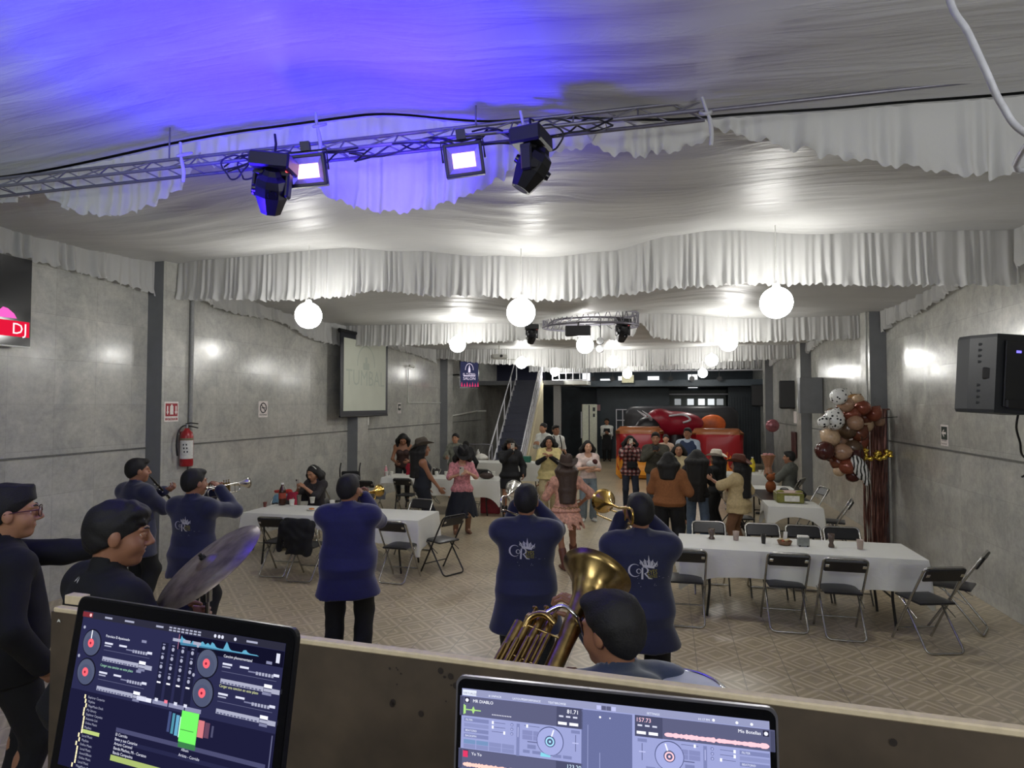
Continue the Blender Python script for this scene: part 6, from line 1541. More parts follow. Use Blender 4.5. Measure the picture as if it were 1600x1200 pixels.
# cake box
p = on_t(1234, 785); e = empty('cake_box', (p[0], p[1]+0.1, ZT), 0, 'green and gold gift cake box with white front on the small cloth', 'box')
M_BOX = mat('green_gold_wrap', S(118, 116, 50), 0.35, noise=0.35, scale=18)
b = MB(); b.box((0, 0, 0.075), (0.40, 0.36, 0.15), bev=0.01); b.build('carton', M_BOX, e); b = MB(); b.box((0.02, -0.181, 0.07), (0.22, 0.004, 0.09)); b.build('white_window', M_CUPW, e)
for s_ in (-1, 1): b = MB(); b.ball((0.14*s_, -0.1, 0.165), (0.06, 0.04, 0.03), 10, 6); b.build('bow', mat('olive_bow', S(140, 138, 60), 0.4), e)
b = MB(); b.box((0, 0, 0.156), (0.36, 0.32, 0.01)); b.build('lid_card', mat('pink_card', S(196, 170, 160), 0.6), e)
for x, y, r, lab in ((2.12, 11.25, 0.09, 'dark bag on the table right of the cake box'), (1.98, 11.7, 0.07, 'small dark purse behind the cake box')):
    e = empty('bag', (x, y, 0.735), 0, lab, 'bag'); b = MB(); b.ball((0, 0, r*0.8), (r*1.4, r, r*0.8), 14, 8); b.build('bag_body', M_BLACK, e); b = MB(); b.tube([(r*math.cos(a), 0, r*1.2+r*0.6*math.sin(a)) for a in [PI*i/10 for i in range(11)]], 0.008, 6); b.build('strap', M_SHOE, e)
bottle(on_t(1176, 737), mat('yellow_soda', S(196, 178, 40), 0.2), mat('white_cap', S(220, 220, 215), 0.4), 'yellow soda bottle on the far right table', 0.06, 0.34, lab=mat('yellow_label', S(220, 190, 30), 0.5))
for px_, lab in ((1188, 'white napkin stack near the yellow bottle'), (1195, 'small white cup near the yellow bottle')): cup(on_t(px_, 740), M_CUPW, lab, 0.04, 0.08)
for px_, py_, m, lab, h in [(603, 743, mat('pink_bottle', S(206, 140, 150), 0.3), 'pink plastic bottle on the far left table', 0.22), (678, 742, M_GLASSD, 'dark bottle behind the pink shirted woman', 0.16)]: bottle(on_t(px_, py_), m, M_CUPW, lab, 0.035, h)
for px_, lab in ((604, 'white cup next to the pink bottle'), (612, 'white tumbler left of the woman in the felt hat'), (682, 'stack of white cups on the far left table'), (697, 'white foam cup on the far left table'), (771, 'white cup at the right end of the far left table')): cup(on_t(px_, 744), M_CUPW, lab, 0.038, 0.10)
e = empty('handbag', (*on_t(760, 748), ZT), 0, 'black and brown handbags on the right end of the far left table', 'bag'); b = MB(); b.ball((0, 0, 0.06), (0.16, 0.08, 0.065), 16, 8); b.build('bag_body', mat('brown_leather', S(60, 42, 36), 0.5), e); b = MB(); b.tube([(0.12*math.cos(a), 0, 0.09+0.09*math.sin(a)) for a in [PI*i/10 for i in range(11)]], 0.010, 6); b.build('strap', M_SHOE, e)
e = empty('cake_dome', (*on_t(752, 717), ZT), 0, 'white covered dish on the farthest left table', 'dish'); b = MB(); b.lathe([(0, 0.16), (0.10, 0.13), (0.19, 0.06), (0.20, 0.0), (0, 0)], 22); b.build('cover', M_CUPW, e)
bottle(on_t(747, 716), M_CUPW, M_CUPW, 'white squeeze bottle on the farthest left table', 0.05, 0.26)
e = empty('green_crate', (*on_t(822, 722), ZT), 0, 'green plastic box at the right end of the farthest left table', 'box'); b = MB(); b.box((0, 0, 0.08), (0.26, 0.2, 0.16), bev=0.02); b.build('box_body', mat('green_plastic', S(40, 110, 90), 0.4), e)
bottle(on_t(811, 722), M_PLA, mat('blue_cap', S(60, 90, 170), 0.4), 'clear water bottle on the farthest left table', 0.05, 0.30)
# black jacket draped on the chair back
f = Field(); c = Vector((-4.63, 7.26, 0)); f.loft([(-0.42, 0.02, -0.02, 0.17, 0.035), (-0.2, 0, -0.02, 0.215, 0.05), (0.0, 0, 0.0, 0.225, 0.045), (0.04, 0, 0.0, 0.20, 0.03)], (0, 0, 0), k=0.02); f.cap((-0.2, -0.01, -0.05), (-0.26, 0.0, -0.36), 0.05, 0.04, k=0.03); f.cap((0.2, -0.01, -0.05), (0.16, -0.03, -0.40), 0.05, 0.04, k=0.03)
o = net_obj('draped_jacket', [(*f.mesh(0.012, (0.008, 28, 1)), 0)], M_BLACK, None); o.location = (c.x, c.y, 0.79); tag(o, 'black jacket hung over a chair back at the left table', 'jacket')
# hanging clothes on the chair by the wall, pushchair
def clothes(p, z, w, h, m, label, name='draped_garment'):
    f = Field(); f.loft([(-h, 0.01, 0, w*0.9, 0.04), (-h*0.4, 0, 0, w, 0.06), (0, 0, 0, w*0.8, 0.05)], k=0.02); o = net_obj(name, [(*f.mesh(0.014, (0.012, 30, 0.6)), 0)], m, None); o.location = (p[0], p[1], z); tag(o, label, 'clothing'); return o
q = atD(419, 760, 9.9)
put_chair(q.x, q.y+0.16, PI-0.1, 'folding chair hung with colourful clothes behind the left table', G2)
clothes((q.x-0.05, q.y+0.40), 0.83, 0.15, 0.42, mat('light_blue_cloth', S(120, 158, 180), 0.8), 'light blue cloth hung on the chair by the silver trumpet bell')
clothes((q.x+0.17, q.y+0.40), 0.87, 0.10, 0.30, mat('crimson_cloth', S(170, 40, 66), 0.8), 'crimson patterned cloth hung beside the light blue one')
clothes((q.x-0.02, q.y+0.44), 0.90, 0.17, 0.06, mat('red_cloth', S(190, 52, 44), 0.8), 'folded red cloth on top of the light blue one')
e = empty('pushchair', (-6.45, 12.1, 0), 0.3, 'black pushchair with curved handles by the left wall', 'pushchair')
for s_ in (-1, 1):
    b = MB(); b.tube(corner_path([(0.2*s_, 0.3, 0.1), (0.2*s_, -0.15, 0.75), (0.2*s_, -0.20, 0.95), (0.2*s_, -0.08, 1.07)], 0.06), 0.016, 8); b.build('handle', M_CFB, e)
    b = MB(); b.tube([(0.2*s_, -0.3, 0.1), (0.2*s_, 0.2, 0.6)], 0.012, 8); b.build('leg', M_CFB, e)
    for y in (-0.3, 0.3): b = MB(); b.cyl((0.2*s_-0.02, y, 0.09), (0.2*s_+0.02, y, 0.09), 0.09, n=18); b.build('wheel', M_BLK, e)
b = MB(); b.box((0, 0.02, 0.5), (0.36, 0.36, 0.08), bev=0.02); b.box((0, -0.16, 0.70), (0.36, 0.06, 0.42), Rx(-0.2), bev=0.02); b.build('seat', M_BLACK, e)
clothes((-5.4, 13.05), 1.0, 0.24, 0.26, mat('red_cloth2', S(150, 22, 44), 0.8), 'bright red garment heaped on the far left table', 'heaped_garment')
e = empty('gift_bag', (-3.62, 12.9, 0), 0.1, 'red bag on the floor under the far left table', 'bag'); b = MB(); b.box((0, 0, 0.19), (0.42, 0.22, 0.38), bev=0.02); b.build('bag_body', mat('red_paper', S(130, 24, 36), 0.5, noise=0.25, scale=12), e); b = MB(); b.tube([(0.1*math.cos(a), 0, 0.38+0.09*math.sin(a)) for a in [PI*i/10 for i in range(11)]], 0.006, 6); b.build('handle', M_BLACK, e)
clothes((-5.45, 11.32), 0.62, 0.16, 0.16, mat('grey_backpack', S(92, 96, 104), 0.8), 'grey bag on the chair before the far left table', 'backpack')

# ================================================================== LEFT WALL
def on_wall(name, label, cat, x, y0, y1, z0, z1, m, thick=0.02, parent=None):
    b = MB(); sgn = 1 if x < 0 else -1; b.box((sgn*thick/2, 0, 0), (thick, abs(y1-y0), abs(z1-z0))); 
    if parent: o = b.build(name, m, parent); o.location = (0, 0, 0); return o
    e = empty(name, (x, (y0+y1)/2, (z0+z1)/2), 0, label, cat); o = b.build(cat.split()[-1]+'_panel', m, e); return e
U_L = Vector((0, 1, 0)); V_Z = Vector((0, 0, 1))
PL = XL+0.25
# television nearest the camera
e = on_wall('television', 'wall screen at the left edge showing a red DJ badge', 'television', XL+0.12, 4.35, 5.46, 2.94, 3.90, mat('tv_black', S(14, 16, 20), 0.12), 0.05)
b = MB(); b.box((0.052, 0.36, -0.30), (0.002, 0.36, 0.17)); b.build('red_badge', emis('tv_red', S(200, 20, 50), 1.0), e)
b = MB(); b.text('DJ', (0.056, 0.43, -0.355), U_L, V_Z, 0.17); b.build('dj_lettering', emis('tv_white', S(245, 225, 230), 1.0), e)
b = MB(); b.raw([(0.054, 0.20+a, -0.19+c) for a, c in ((0, 0), (.20, 0), (.17, .05), (.10, .10), (.05, .11), (0, .06))], [(0, 1, 2, 3, 4, 5)]); b.build('pink_emblem', emis('tv_pink', S(225, 90, 180), 1.0), e)
b = MB(); b.box((0.03, 0, -0.49), (0.05, 1.11, 0.015)); b.build('lower_trim', M_WHITE, e)
b = MB(); b.box((-0.055, 0, 0), (0.11, 0.2, 0.2)); b.build('wall_bracket', M_BLK, e)
# projection screen
q0 = 12.02; q1 = 14.35
e = empty('projection_screen', (PL+0.06, (q0+q1)/2, 2.95), 0, 'white projection screen in a black frame on the left wall with a faint crest', 'projection screen')
hw = (q1-q0)/2; hz = 0.90
b = MB(); b.box((0, 0, 0), (0.015, q1-q0, 2*hz)); b.build('black_border', mat('screen_border', S(26, 28, 38), 0.5), e)
b = MB(); b.box((0.012, 0, 0.0), (0.006, q1-q0-0.26, 2*hz-0.22)); b.build('fabric', mat('screen_fabric', S(196, 200, 186), 0.75, noise=0.03, scale=3), e)
b = MB(); b.cyl((0, -hw-0.05, hz+0.03), (0, hw+0.05, hz+0.03), 0.04, n=12); b.build('roller_case', M_BLK, e)
b = MB(); b.cyl((0, -hw, -hz-0.01), (0, hw, -hz-0.01), 0.02, n=10); b.build('bottom_bar', M_BLK, e)
M_FAINT = mat('faint_crest_print', S(176, 184, 172), 0.7, noise=0.03)
b = MB(); b.text('TUMBAL', (0.0165, 0, -0.22), U_L, V_Z, 0.50); b.build('crest_lettering', M_FAINT, e)
b = MB(); b.box((0.016, 0, 0.22), (0.001, 0.30, 0.16)); b.box((0.016, 0, 0.36), (0.001, 0.10, 0.14))
for i in range(18):
    a = PI*i/17; b.box((0.016, 0.42*math.cos(a), 0.26+0.42*math.sin(a)), (0.001, 0.08, 0.03), Rx(a-PI/2))
b.build('crest_emblem', M_FAINT, e)
b = MB(); b.box((-0.18, 0.2, -hz-0.12), (0.2, 0.30, 0.22)); o = b.build('junction_box', M_WHITE, e)
for s_ in (-1, 1): b = MB(); b.box((-0.15, s_*(hw-0.3), hz+0.03), (0.32, 0.03, 0.03)); b.build('wall_arm', M_BLK, e)
# extinguisher sign and extinguisher on the pillar face
e = on_wall('extinguisher_sign', 'red and white extinguisher sign on the pillar', 'sign', PL, 7.30, 7.56, 2.06, 2.34, mat('sign_white', S(222, 214, 210), 0.5), 0.006)
b = MB(); b.box((0.0075, 0, 0.025), (0.002, 0.22, 0.18)); b.box((0.0075, 0, -0.105), (0.002, 0.22, 0.03)); b.build('red_field', mat('sign_red', S(150, 24, 40), 0.5), e)
b = MB(); b.box((0.009, 0.0, 0.02), (0.002, 0.06, 0.12)); b.box((0.009, 0.0, 0.09), (0.002, 0.03, 0.02))
for s_, y in ((1, -0.075), (1, 0.08)): b.raw([(0.0095, y-0.012, 0.08), (0.0095, y+0.012, 0.08), (0.0095, y+0.012, 0.0), (0.0095, y+0.026, 0.0), (0.0095, y, -0.045), (0.0095, y-0.026, 0.0), (0.0095, y-0.012, 0.0)], [tuple(range(7))])
b.build('pictograms', mat('sign_white', S(222, 214, 210), 0.5), e)
b = MB(); b.text('EXTINTOR', (0.010, 0, -0.117), U_L, V_Z, 0.038); b.build('sign_lettering', mat('sign_white', S(222, 214, 210), 0.5), e)
ex = Vector((PL+0.10, 7.62, 1.42)); e = empty('fire_extinguisher', ex, 0, 'red fire extinguisher with white label hung on the pillar', 'fire extinguisher')
M_RED = mat('extinguisher_red', S(150, 28, 34), 0.3)
b = MB(); b.lathe([(0, 0), (0.082, 0.0), (0.088, 0.02), (0.088, 0.42), (0.075, 0.48), (0.035, 0.52), (0.03, 0.54), (0, 0.54)], 28); b.build('cylinder', M_RED, e)
b = MB(); pts = [(0.0895*math.cos(a), 0.0895*math.sin(a)) for a in [math.radians(-120+140*i/18) for i in range(19)]]
b.raw([(x, y, z) for x, y in pts for z in (0.11, 0.37)], [(2*i, 2*i+2, 2*i+3, 2*i+1) for i in range(18)]); b.build('white_label', mat('label_white', S(206, 206, 202), 0.5), e)
b = MB(); b.raw([(x*1.003, y*1.003, z) for x, y in pts for z in (0.375, 0.40)], [(2*i, 2*i+2, 2*i+3, 2*i+1) for i in range(18)]); b.build('olive_band', mat('olive_band', S(110, 112, 84), 0.5), e)
b = MB()
for r_ in range(3):
    for cidx in (0, 1):
        a = math.radians(-75+24*cidx+4*r_); o = Vector((math.cos(a)*0.091, math.sin(a)*0.091, 0.31-0.05*r_)); t = Vector((-math.sin(a), math.cos(a), 0)); b.raw([o+t*x+V_Z*z for x, z in ((-.009, -.012), (.009, -.012), (.009, .012), (-.009, .012))], [(0, 1, 2, 3)])
b.build('label_pictograms', mat('label_ink', S(50, 50, 54), 0.6), e)
b = MB(); b.cyl((0, 0, 0.53), (0, 0, 0.60), 0.022, n=12); b.build('valve', M_CHROME, e)
b = MB(); b.tube([(0, -0.02, 0.60), (0.02, 0.05, 0.615), (0.04, 0.17, 0.60)], 0.010, 6); b.tube([(0, -0.02, 0.585), (0.02, 0.06, 0.565), (0.04, 0.17, 0.54)], 0.010, 6); b.build('squeeze_handle', M_BLK, e)
b = MB(); b.tube(smooth_path([(0, -0.02, 0.58), (0, -0.10, 0.56), (0, -0.17, 0.47), (0, -0.19, 0.30), (0, -0.17, 0.16)], 6), 0.012, 8); b.build('hose', M_BLK, e)
b = MB(); b.box((-0.095, 0, 0.48), (0.02, 0.08, 0.10)); b.build('wall_hook', M_CHROME, e)
# no smoking sign
e = on_wall('no_smoking_sign', 'small white no-smoking sign in the middle of the left wall bay', 'sign', XL, 9.72, 9.98, 2.07, 2.36, mat('sign_white', S(222, 214, 210), 0.5), 0.006)
b = MB(); b.tube([(0.009, 0.085*math.cos(a), 0.025+0.085*math.sin(a)) for a in [2*PI*i/28 for i in range(28)]], 0.010, 4, closed=True); b.tube([(0.009, -0.06, 0.085), (0.009, 0.06, -0.035)], 0.008, 4); b.build('prohibition_ring', mat('sign_black', S(30, 30, 32), 0.5), e)
b = MB(); b.box((0.0075, 0.005, 0.025), (0.002, 0.10, 0.016)); b.build('cigarette', mat('sign_black', S(30, 30, 32), 0.5), e)
b = MB(); b.text('NO FUMAR', (0.008, 0, -0.115), U_L, V_Z, 0.042); b.build('sign_lettering', mat('sign_black', S(30, 30, 32), 0.5), e)
def arrow_sign(x, y, z, label, flip):
    e = on_wall('arrow_sign', label, 'sign', x, y-0.11, y+0.11, z-0.15, z+0.13, mat('sign_white', S(205, 205, 200), 0.5), 0.006); s_ = 1 if x < 0 else -1
    b = MB(); b.box((s_*0.0075, 0, 0.03), (0.002, 0.18, 0.17)); b.build('dark_field', mat('sign_dark', S(44, 56, 50), 0.5), e)
    b = MB(); X = s_*0.0095; k = 1 if flip else -1
    b.raw([(X, k*0.07, 0.03), (X, k*0.0, 0.085), (X, k*-0.005, 0.065), (X, k*0.025, 0.045), (X, k*-0.06, 0.045), (X, k*-0.06, 0.015), (X, k*0.025, 0.015), (X, k*-0.005, -0.005), (X, k*0.0, -0.025)], [tuple(range(9))]); b.build('arrow', mat('sign_white', S(205, 205, 200), 0.5), e)
    b = MB(); b.text('RUTA DE', (X, 0, -0.08), Vector((0, s_, 0)), V_Z, 0.034); b.text('EVACUACION', (X, 0, -0.12), Vector((0, s_, 0)), V_Z, 0.028); b.build('sign_lettering', mat('sign_black', S(30, 30, 32), 0.5), e)
arrow_sign(XR, 9.48, 1.90, 'small arrow sign on the right wall below the near speaker', True)
arrow_sign(XL, 15.77, 2.21, 'small arrow sign on the left wall past the projection screen', True)
# portrait poster screen far on the left wall
c = atD(733, 585, 20.5); e = empty('poster_screen', c, 0.55, 'small dark poster screen with white crest on the far left wall', 'screen')
b = MB(); b.box((0, 0, 0), (0.66, 0.05, 0.88)); b.build('case', mat('tv_black', S(14, 16, 20), 0.12), e)
b = MB(); b.box((0, -0.028, 0.0), (0.60, 0.004, 0.82)); b.build('picture', emis('poster_navy', S(40, 42, 66), 1.0), e)
b = MB(); U = Vector((1, 0, 0))
for k, t in enumerate(['EL TUMBAL', 'SALON']): b.text(t, (0, -0.033, -0.02-0.16*k), U, V_Z, (0.085, 0.13)[k])
b.box((0, -0.032, -0.05), (0.40, 0.001, 0.03)); b.box((0, -0.032, 0.12), (0.07, 0.001, 0.12)); b.raw([(-0.03, -0.033, 0.18), (0.03, -0.033, 0.18), (0, -0.033, 0.32)], [(0, 1, 2)])
for i in range(13): a = PI*i/12; b.box((0.13*math.cos(a), -0.032, 0.16+0.19*math.sin(a)), (0.035, 0.001, 0.018), Ry(-(a-PI/2)))
b.build('crest', emis('poster_white', S(200, 190, 210), 1.0), e)
b = MB()
for k in range(7): b.raw([(-0.28+0.09*k, -0.032, -0.40), (-0.22+0.09*k, -0.032, -0.40), (-0.25+0.09*k, -0.032, -0.24-0.04*(k % 2))], [(0, 1, 2)])
b.build('red_flames', emis('poster_red', S(190, 50, 90), 1.0), e)
b = MB(); b.tube([(0, 0.02, 0), Rz(-0.55) @ Vector((XL-c.x+0.01, 0.3, 0))], 0.03, 8); b.build('wall_arm', M_BLK, e)
# crossed white pipes, camera mount
b = MB(); o0 = Vector((PL-0.2, 19.6, 1.9)); b.tube([(0, 0, 0), (0.0, 3.2, 0.15)], 0.03, 8); b.tube([(0, 3.2, 0.15), (0.3, 3.4, 0.15)], 0.03, 8); o = b.build('wall_pipe', M_WHITE); o.location = o0; tag(o, 'white pipe running along the left wall to the staircase', 'pipe')
b = MB(); b.tube([(0, 0, 0), (0, 0, 0.95), (0, 0.15, 0.95)], 0.012, 6); b.tube([(0, 0, 0), (0, 2.6, 0)], 0.012, 6); o = b.build('wall_conduit', M_WHITE); o.location = (XL+0.03, 16.3, 2.35); tag(o, 'thin white conduit on the left wall with a small camera above', 'conduit')
e = empty('security_camera', (XL+0.02, 16.35, 3.38), 0, 'small white camera on a bracket on the left wall', 'camera'); b = MB(); b.cyl((0.05, -0.06, 0), (0.10, 0.12, -0.02), 0.035, n=12); b.build('camera_body', M_WHITE, e); b = MB(); b.tube([(0, 0, 0), (0.08, 0, 0)], 0.015, 8); b.build('bracket', M_WHITE, e)
c = atD(780, 557, 17.5); e = empty('projector', c, 0, 'white projector on a ceiling pole before the staircase', 'projector'); b = MB(); b.box((0, 0, 0), (0.42, 0.34, 0.12), Rz(0.5), bev=0.02); b.build('case', M_WHITE, e); b = MB(); b.cyl((0, 0, 0.05), (0, 0, 4.0-c.z), 0.02, n=8); b.build('ceiling_pole', M_WHITE, e); b = MB(); b.cyl((0.1, -0.17, 0), (0.12, -0.22, 0), 0.04, n=12); b.build('lens', M_BLK, e); b = MB(); b.box((0.1, 0, -0.08), (0.7, 0.06, 0.02), Rz(0.5)); b.build('mount_plate', M_WHITE, e)

# ================================================================== RIGHT WALL
M_SPK = mat('black_speaker_plastic', S(28, 31, 36), 0.5, noise=0.12, scale=50)
c = atD(1556, 586, 5.85); e = empty('wall_speaker', c, 0.20, 'large black loudspeaker on the right wall seen from behind, small blue light lit', 'loudspeaker', 'black loudspeakers on the right wall')
w, d, h = 0.46, 0.40, 0.72; Rt = Ry(0.07)
def spv(x, y, z): return Rt @ Vector((x, y, z))
b = MB(); prof = [(-w/2, d/2), (w/2, d/2), (w/2*0.97, d*0.1), (w/2*0.62, -d/2), (-w/2*0.62, -d/2), (-w/2*0.97, d*0.1)]
vs = [spv(x, y, z) for z in (-h/2, -h/2+0.03, h/2-0.03, h/2) for x, y in [(px*(0.96 if abs(z) > h/2-0.01 else 1), py*(0.96 if abs(z) > h/2-0.01 else 1)) for px, py in prof]]
fs = [tuple(range(6))[::-1], tuple(range(18, 24))] + [(r*6+k, r*6+(k+1) % 6, (r+1)*6+(k+1) % 6, (r+1)*6+k) for r in range(3) for k in range(6)]
b.raw(vs, fs); b.build('cabinet', M_SPK, e)
b = MB()
for k in range(11):
    z = -0.27+0.054*k
    if abs(z) < 0.075: continue
    b.box(spv(-0.165, -0.085, z), (0.11, 0.02, 0.024), Rt @ Rz(-0.96), bev=0.005)
b.build('heat_fins', M_SPK, e)
b = MB(); b.box(spv(0.03, -d/2-0.012, 0.0), (0.22, 0.03, 0.60), Rt, bev=0.006); b.build('amplifier_panel', mat('speaker_panel', S(18, 19, 22), 0.4), e)
b = MB(); b.box(spv(-0.155, -0.13, 0.0), (0.10, 0.03, 0.11), Rt @ Rz(-0.96), bev=0.01); b.build('handle_recess', mat('recess_black', S(8, 8, 9), 0.6), e)
b = MB(); b.box(spv(-0.135, -0.155, 0.0), (0.025, 0.02, 0.14), Rt @ Rz(-0.96), bev=0.006); b.build('handle', M_SPK, e)
b = MB(); b.box(spv(0.03, -d/2-0.03, 0.20), (0.04, 0.006, 0.022), Rt); b.build('indicator', emis('blue_indicator', S(120, 110, 255), 1.3), e)
b = MB(); b.box(spv(0.06, -d/2-0.035, -0.27), (0.26, 0.04, 0.08), Rt, bev=0.01); b.tube([(0.18, 0.0, -0.30), (0.30, 0.05, -0.32), (XR-c.x, 0.1, -0.30)], 0.025, 8); b.build('bracket', M_BLK, e)
b = MB(); b.box(spv(0, d/2+0.004, 0), (w*0.9, 0.012, h*0.94), Rt, bev=0.01); b.build('front_grille', mat('grille', S(18, 18, 20), 0.6, noise=0.4, scale=200), e)
b = MB(); pts = [atD(1592, 642, 5.8), atD(1588, 668, 5.85), atD(1594, 692, 5.9), atD(1598, 712, 6.0), atD(1620, 730, 6.3), Vector((XR-0.02, 5.6, 1.5))]
pts[-1] = Vector((XR-0.02, pts[-2].y+0.2, 1.55)); b.tube([p-pts[0] for p in smooth_path(pts, 6)], 0.010, 8); o = b.build('speaker_cable', M_CABLE); o.location = pts[0]; tag(o, 'black cable curling down from the large near loudspeaker', 'cable')
def far_speaker(px_, py_, D, rz, label, s_=1.0):
    c = atD(px_, py_, D); e = empty('wall_speaker', c, rz, label, 'loudspeaker', 'black loudspeakers on the right wall')
    b = MB(); b.box((0, 0, 0), (0.62*s_, 0.42*s_, 0.80*s_), Rx(-0.06), bev=0.03); b.build('cabinet', M_SPK, e)
    b = MB(); b.box((0, -0.215*s_, 0.0), (0.56*s_, 0.012, 0.74*s_), Rx(-0.06), bev=0.004); b.build('front_grille', mat('grille', S(18, 18, 20), 0.6, noise=0.4, scale=200), e)
    wl = Rz(-rz) @ Vector((XR-c.x-0.005, 0.1, -0.25)); b = MB(); b.tube([(0, 0.15, -0.25), wl], 0.025, 8); b.build('bracket', M_BLK, e)
far_speaker(1236, 617, 18.2, -0.25, 'nearer of the two far black loudspeakers on the right wall'); far_speaker(1188, 618, 23.5, -0.2, 'farthest black loudspeaker on the right wall')
b = MB(); b.box((0, 0, 0), (0.5, 0.25, 0.85), bev=0.01); o = b.build('wall_cabinet', M_PILLAR); c = atX(1266, 618, XR-0.26); o.location = (XR-0.26, c.y, c.z); tag(o, 'flat grey box mounted on the right wall beside the far loudspeaker', 'cabinet')
b = MB(); b.box((0, 0, 0), (0.06, 0.55, 0.75), bev=0.02); o = b.build('wall_board', mat('dark_red_wood', S(70, 36, 34), 0.5)); o.location = (XR-0.04, 19.4, 1.15); tag(o, 'dark red upright board leaning on the right wall', 'board')
b = MB(); b.box((0, 0, 0), (0.01, 0.4, 0.34)); o = b.build('wall_notice', mat('sign_white', S(205, 205, 200), 0.5)); c = atX(1243, 652, XR); o.location = (XR-0.006, c.y, c.z); tag(o, 'pale blank notice on the right wall under the far loudspeaker', 'notice')
# balloons and foil curtain
M_B = {'white': None}
def spotted():
    m, nt, b = _nodes('white_balloon_with_black_spots'); tc = nd(nt, 'ShaderNodeTexCoord'); v = nd(nt, 'ShaderNodeTexVoronoi', i_Scale=17.0, i_Randomness=0.75); lk(nt, tc.outputs['Object'], v.inputs['Vector'])
    lk(nt, ramp(nt, v.outputs['Distance'], [(0.0, (0.02, 0.02, 0.025)), (0.30, (0.02, 0.02, 0.025)), (0.34, (0.72, 0.72, 0.70)), (1.0, (0.72, 0.72, 0.70))]), b.inputs['Base Color']); b.inputs['Roughness'].default_value = 0.25; return m
M_SPOT = spotted()
BM = {'w': M_SPOT, 'g': mat('gold_balloon', S(160, 118, 70), 0.18, 0.35), 'b': mat('brown_balloon', S(104, 56, 38), 0.2), 'r': mat('rust_balloon', S(132, 70, 52), 0.18, 0.2), 'd': mat('dark_brown_balloon', S(70, 30, 26), 0.15), 'c': mat('cream_balloon', S(188, 160, 130), 0.25), 't': mat('tan_balloon', S(160, 126, 102), 0.22), 'o': mat('olive_brown_balloon', S(92, 72, 54), 0.22)}
bal = [(1311, 619, 13, 'w'), (1322, 632, 12, 't'), (1334, 628, 13, 'g'), (1348, 637, 12, 'r'), (1318, 639, 12, 'd'), (1330, 647, 14, 'r'), (1351, 652, 13, 'b'), (1366, 646, 12, 'r'), (1374, 658, 8, 't'), (1352, 664, 12, 'c'), (1303, 655, 16, 'w'), (1287, 659, 9, 'w'), (1336, 660, 12, 't'), (1325, 670, 15, 'o'), (1343, 676, 13, 'b'), (1297, 683, 14, 'c'), (1312, 690, 14, 't'), (1310, 672, 12, 't'), (1289, 704, 15, 'd'), (1298, 711, 11, 'd'), (1317, 706, 13, 't'), (1333, 700, 13, 'o'), (1337, 711, 13, 'd'), (1309, 722, 12, 'b'), (1325, 728, 13, 'r'), (1312, 735, 9, 'c'), (1333, 742, 11, 'd'), (1345, 690, 12, 'r'), (1341, 624, 8, 'c'), (1299, 646, 9, 'o')]
names = {'w': 'white balloon with black spots', 'g': 'shiny gold balloon', 'b': 'brown balloon', 'r': 'rust balloon', 'd': 'dark brown balloon', 'c': 'cream balloon', 't': 'tan balloon', 'o': 'olive brown balloon'}
c0 = atD(1330, 680, 10.15); e = empty('balloon_garland', c0, 0, 'cluster of brown, cream and black-spotted balloons on the right wall', 'balloons'); rnd = random.Random(4)
for k, (x, y, r, cc_) in enumerate(bal):
    D = 10.15 + rnd.uniform(-0.25, 0.12) - (0.15 if cc_ == 'w' else 0); q = atD(x, y, D)-c0; R_ = r*D/F; dirv = Vector((rnd.uniform(-1, 1), rnd.uniform(-.4, .4), rnd.uniform(-1, .2))).normalized(); Rm = rot_to(dirv)
    b = MB(); pr = [(0.0, 1.08), (0.35, 1.03), (0.72, 0.78), (0.98, 0.32), (1.0, 0.0), (0.88, -0.42), (0.60, -0.80), (0.28, -1.04), (0.06, -1.16), (0.10, -1.24), (0, -1.22)]
    b.lathe([(a_*R_, h_*R_) for a_, h_ in pr], 20, q, Rm); o = b.build('balloon', BM[cc_], e); o['label'] = names[cc_]
b = MB(); pts = [Vector((0, 0, 0.7)), Vector((0.25, 0.05, 0.2)), Vector((0.1, 0.05, -0.3)), Vector((0.25, 0.05, -0.7))]; b.tube(smooth_path(pts, 5), 0.006, 6); b.tube([(0.2, 0.05, 0.25), Vector((XR-0.01, c0.y, c0.z+0.3))-c0], 0.006, 6); b.build('garland_string', M_CABLE, e)
c = atD(1344, 732, 9.8); e = empty('foil_balloon', c, 0, 'black and white striped foil balloon under the balloon cluster', 'balloon')
m, nt, bs = _nodes('striped_foil'); tc = nd(nt, 'ShaderNodeTexCoord'); wv = nd(nt, 'ShaderNodeTexWave', i_Scale=6.0, i_Distortion=5.0); wv.wave_type = 'BANDS'; lk(nt, tc.outputs['Object'], wv.inputs['Vector']); lk(nt, ramp(nt, wv.outputs['Color'], [(0.35, (0.03, 0.03, 0.03)), (0.5, (0.7, 0.7, 0.68))]), bs.inputs['Base Color']); bs.inputs['Roughness'].default_value = 0.25
b = MB(); b.ball((0, 0, 0), (0.11, 0.07, 0.22), 18, 12, R=Ry(-0.45)); b.build('foil_body', m, e); b = MB(); b.ball((0.09, 0, -0.2), (0.05, 0.04, 0.07), 12, 8); b.build('foil_tail', m, e); b = MB(); b.tube([(0, 0, 0.15), (0.06, 0.1, 0.5)], 0.004, 5); b.build('string', M_CABLE, e)
m, nt, bs = _nodes('bronze_foil_fringe'); g = nd(nt, 'ShaderNodeNewGeometry'); nz = nd(nt, 'ShaderNodeTexNoise', i_Scale=40.0, i_Detail=3.0); mp = nd(nt, 'ShaderNodeMapping'); mp.inputs['Scale'].default_value = (1, 1, 0.12); lk(nt, g.outputs['Position'], mp.inputs[0]); lk(nt, mp.outputs[0], nz.inputs['Vector'])
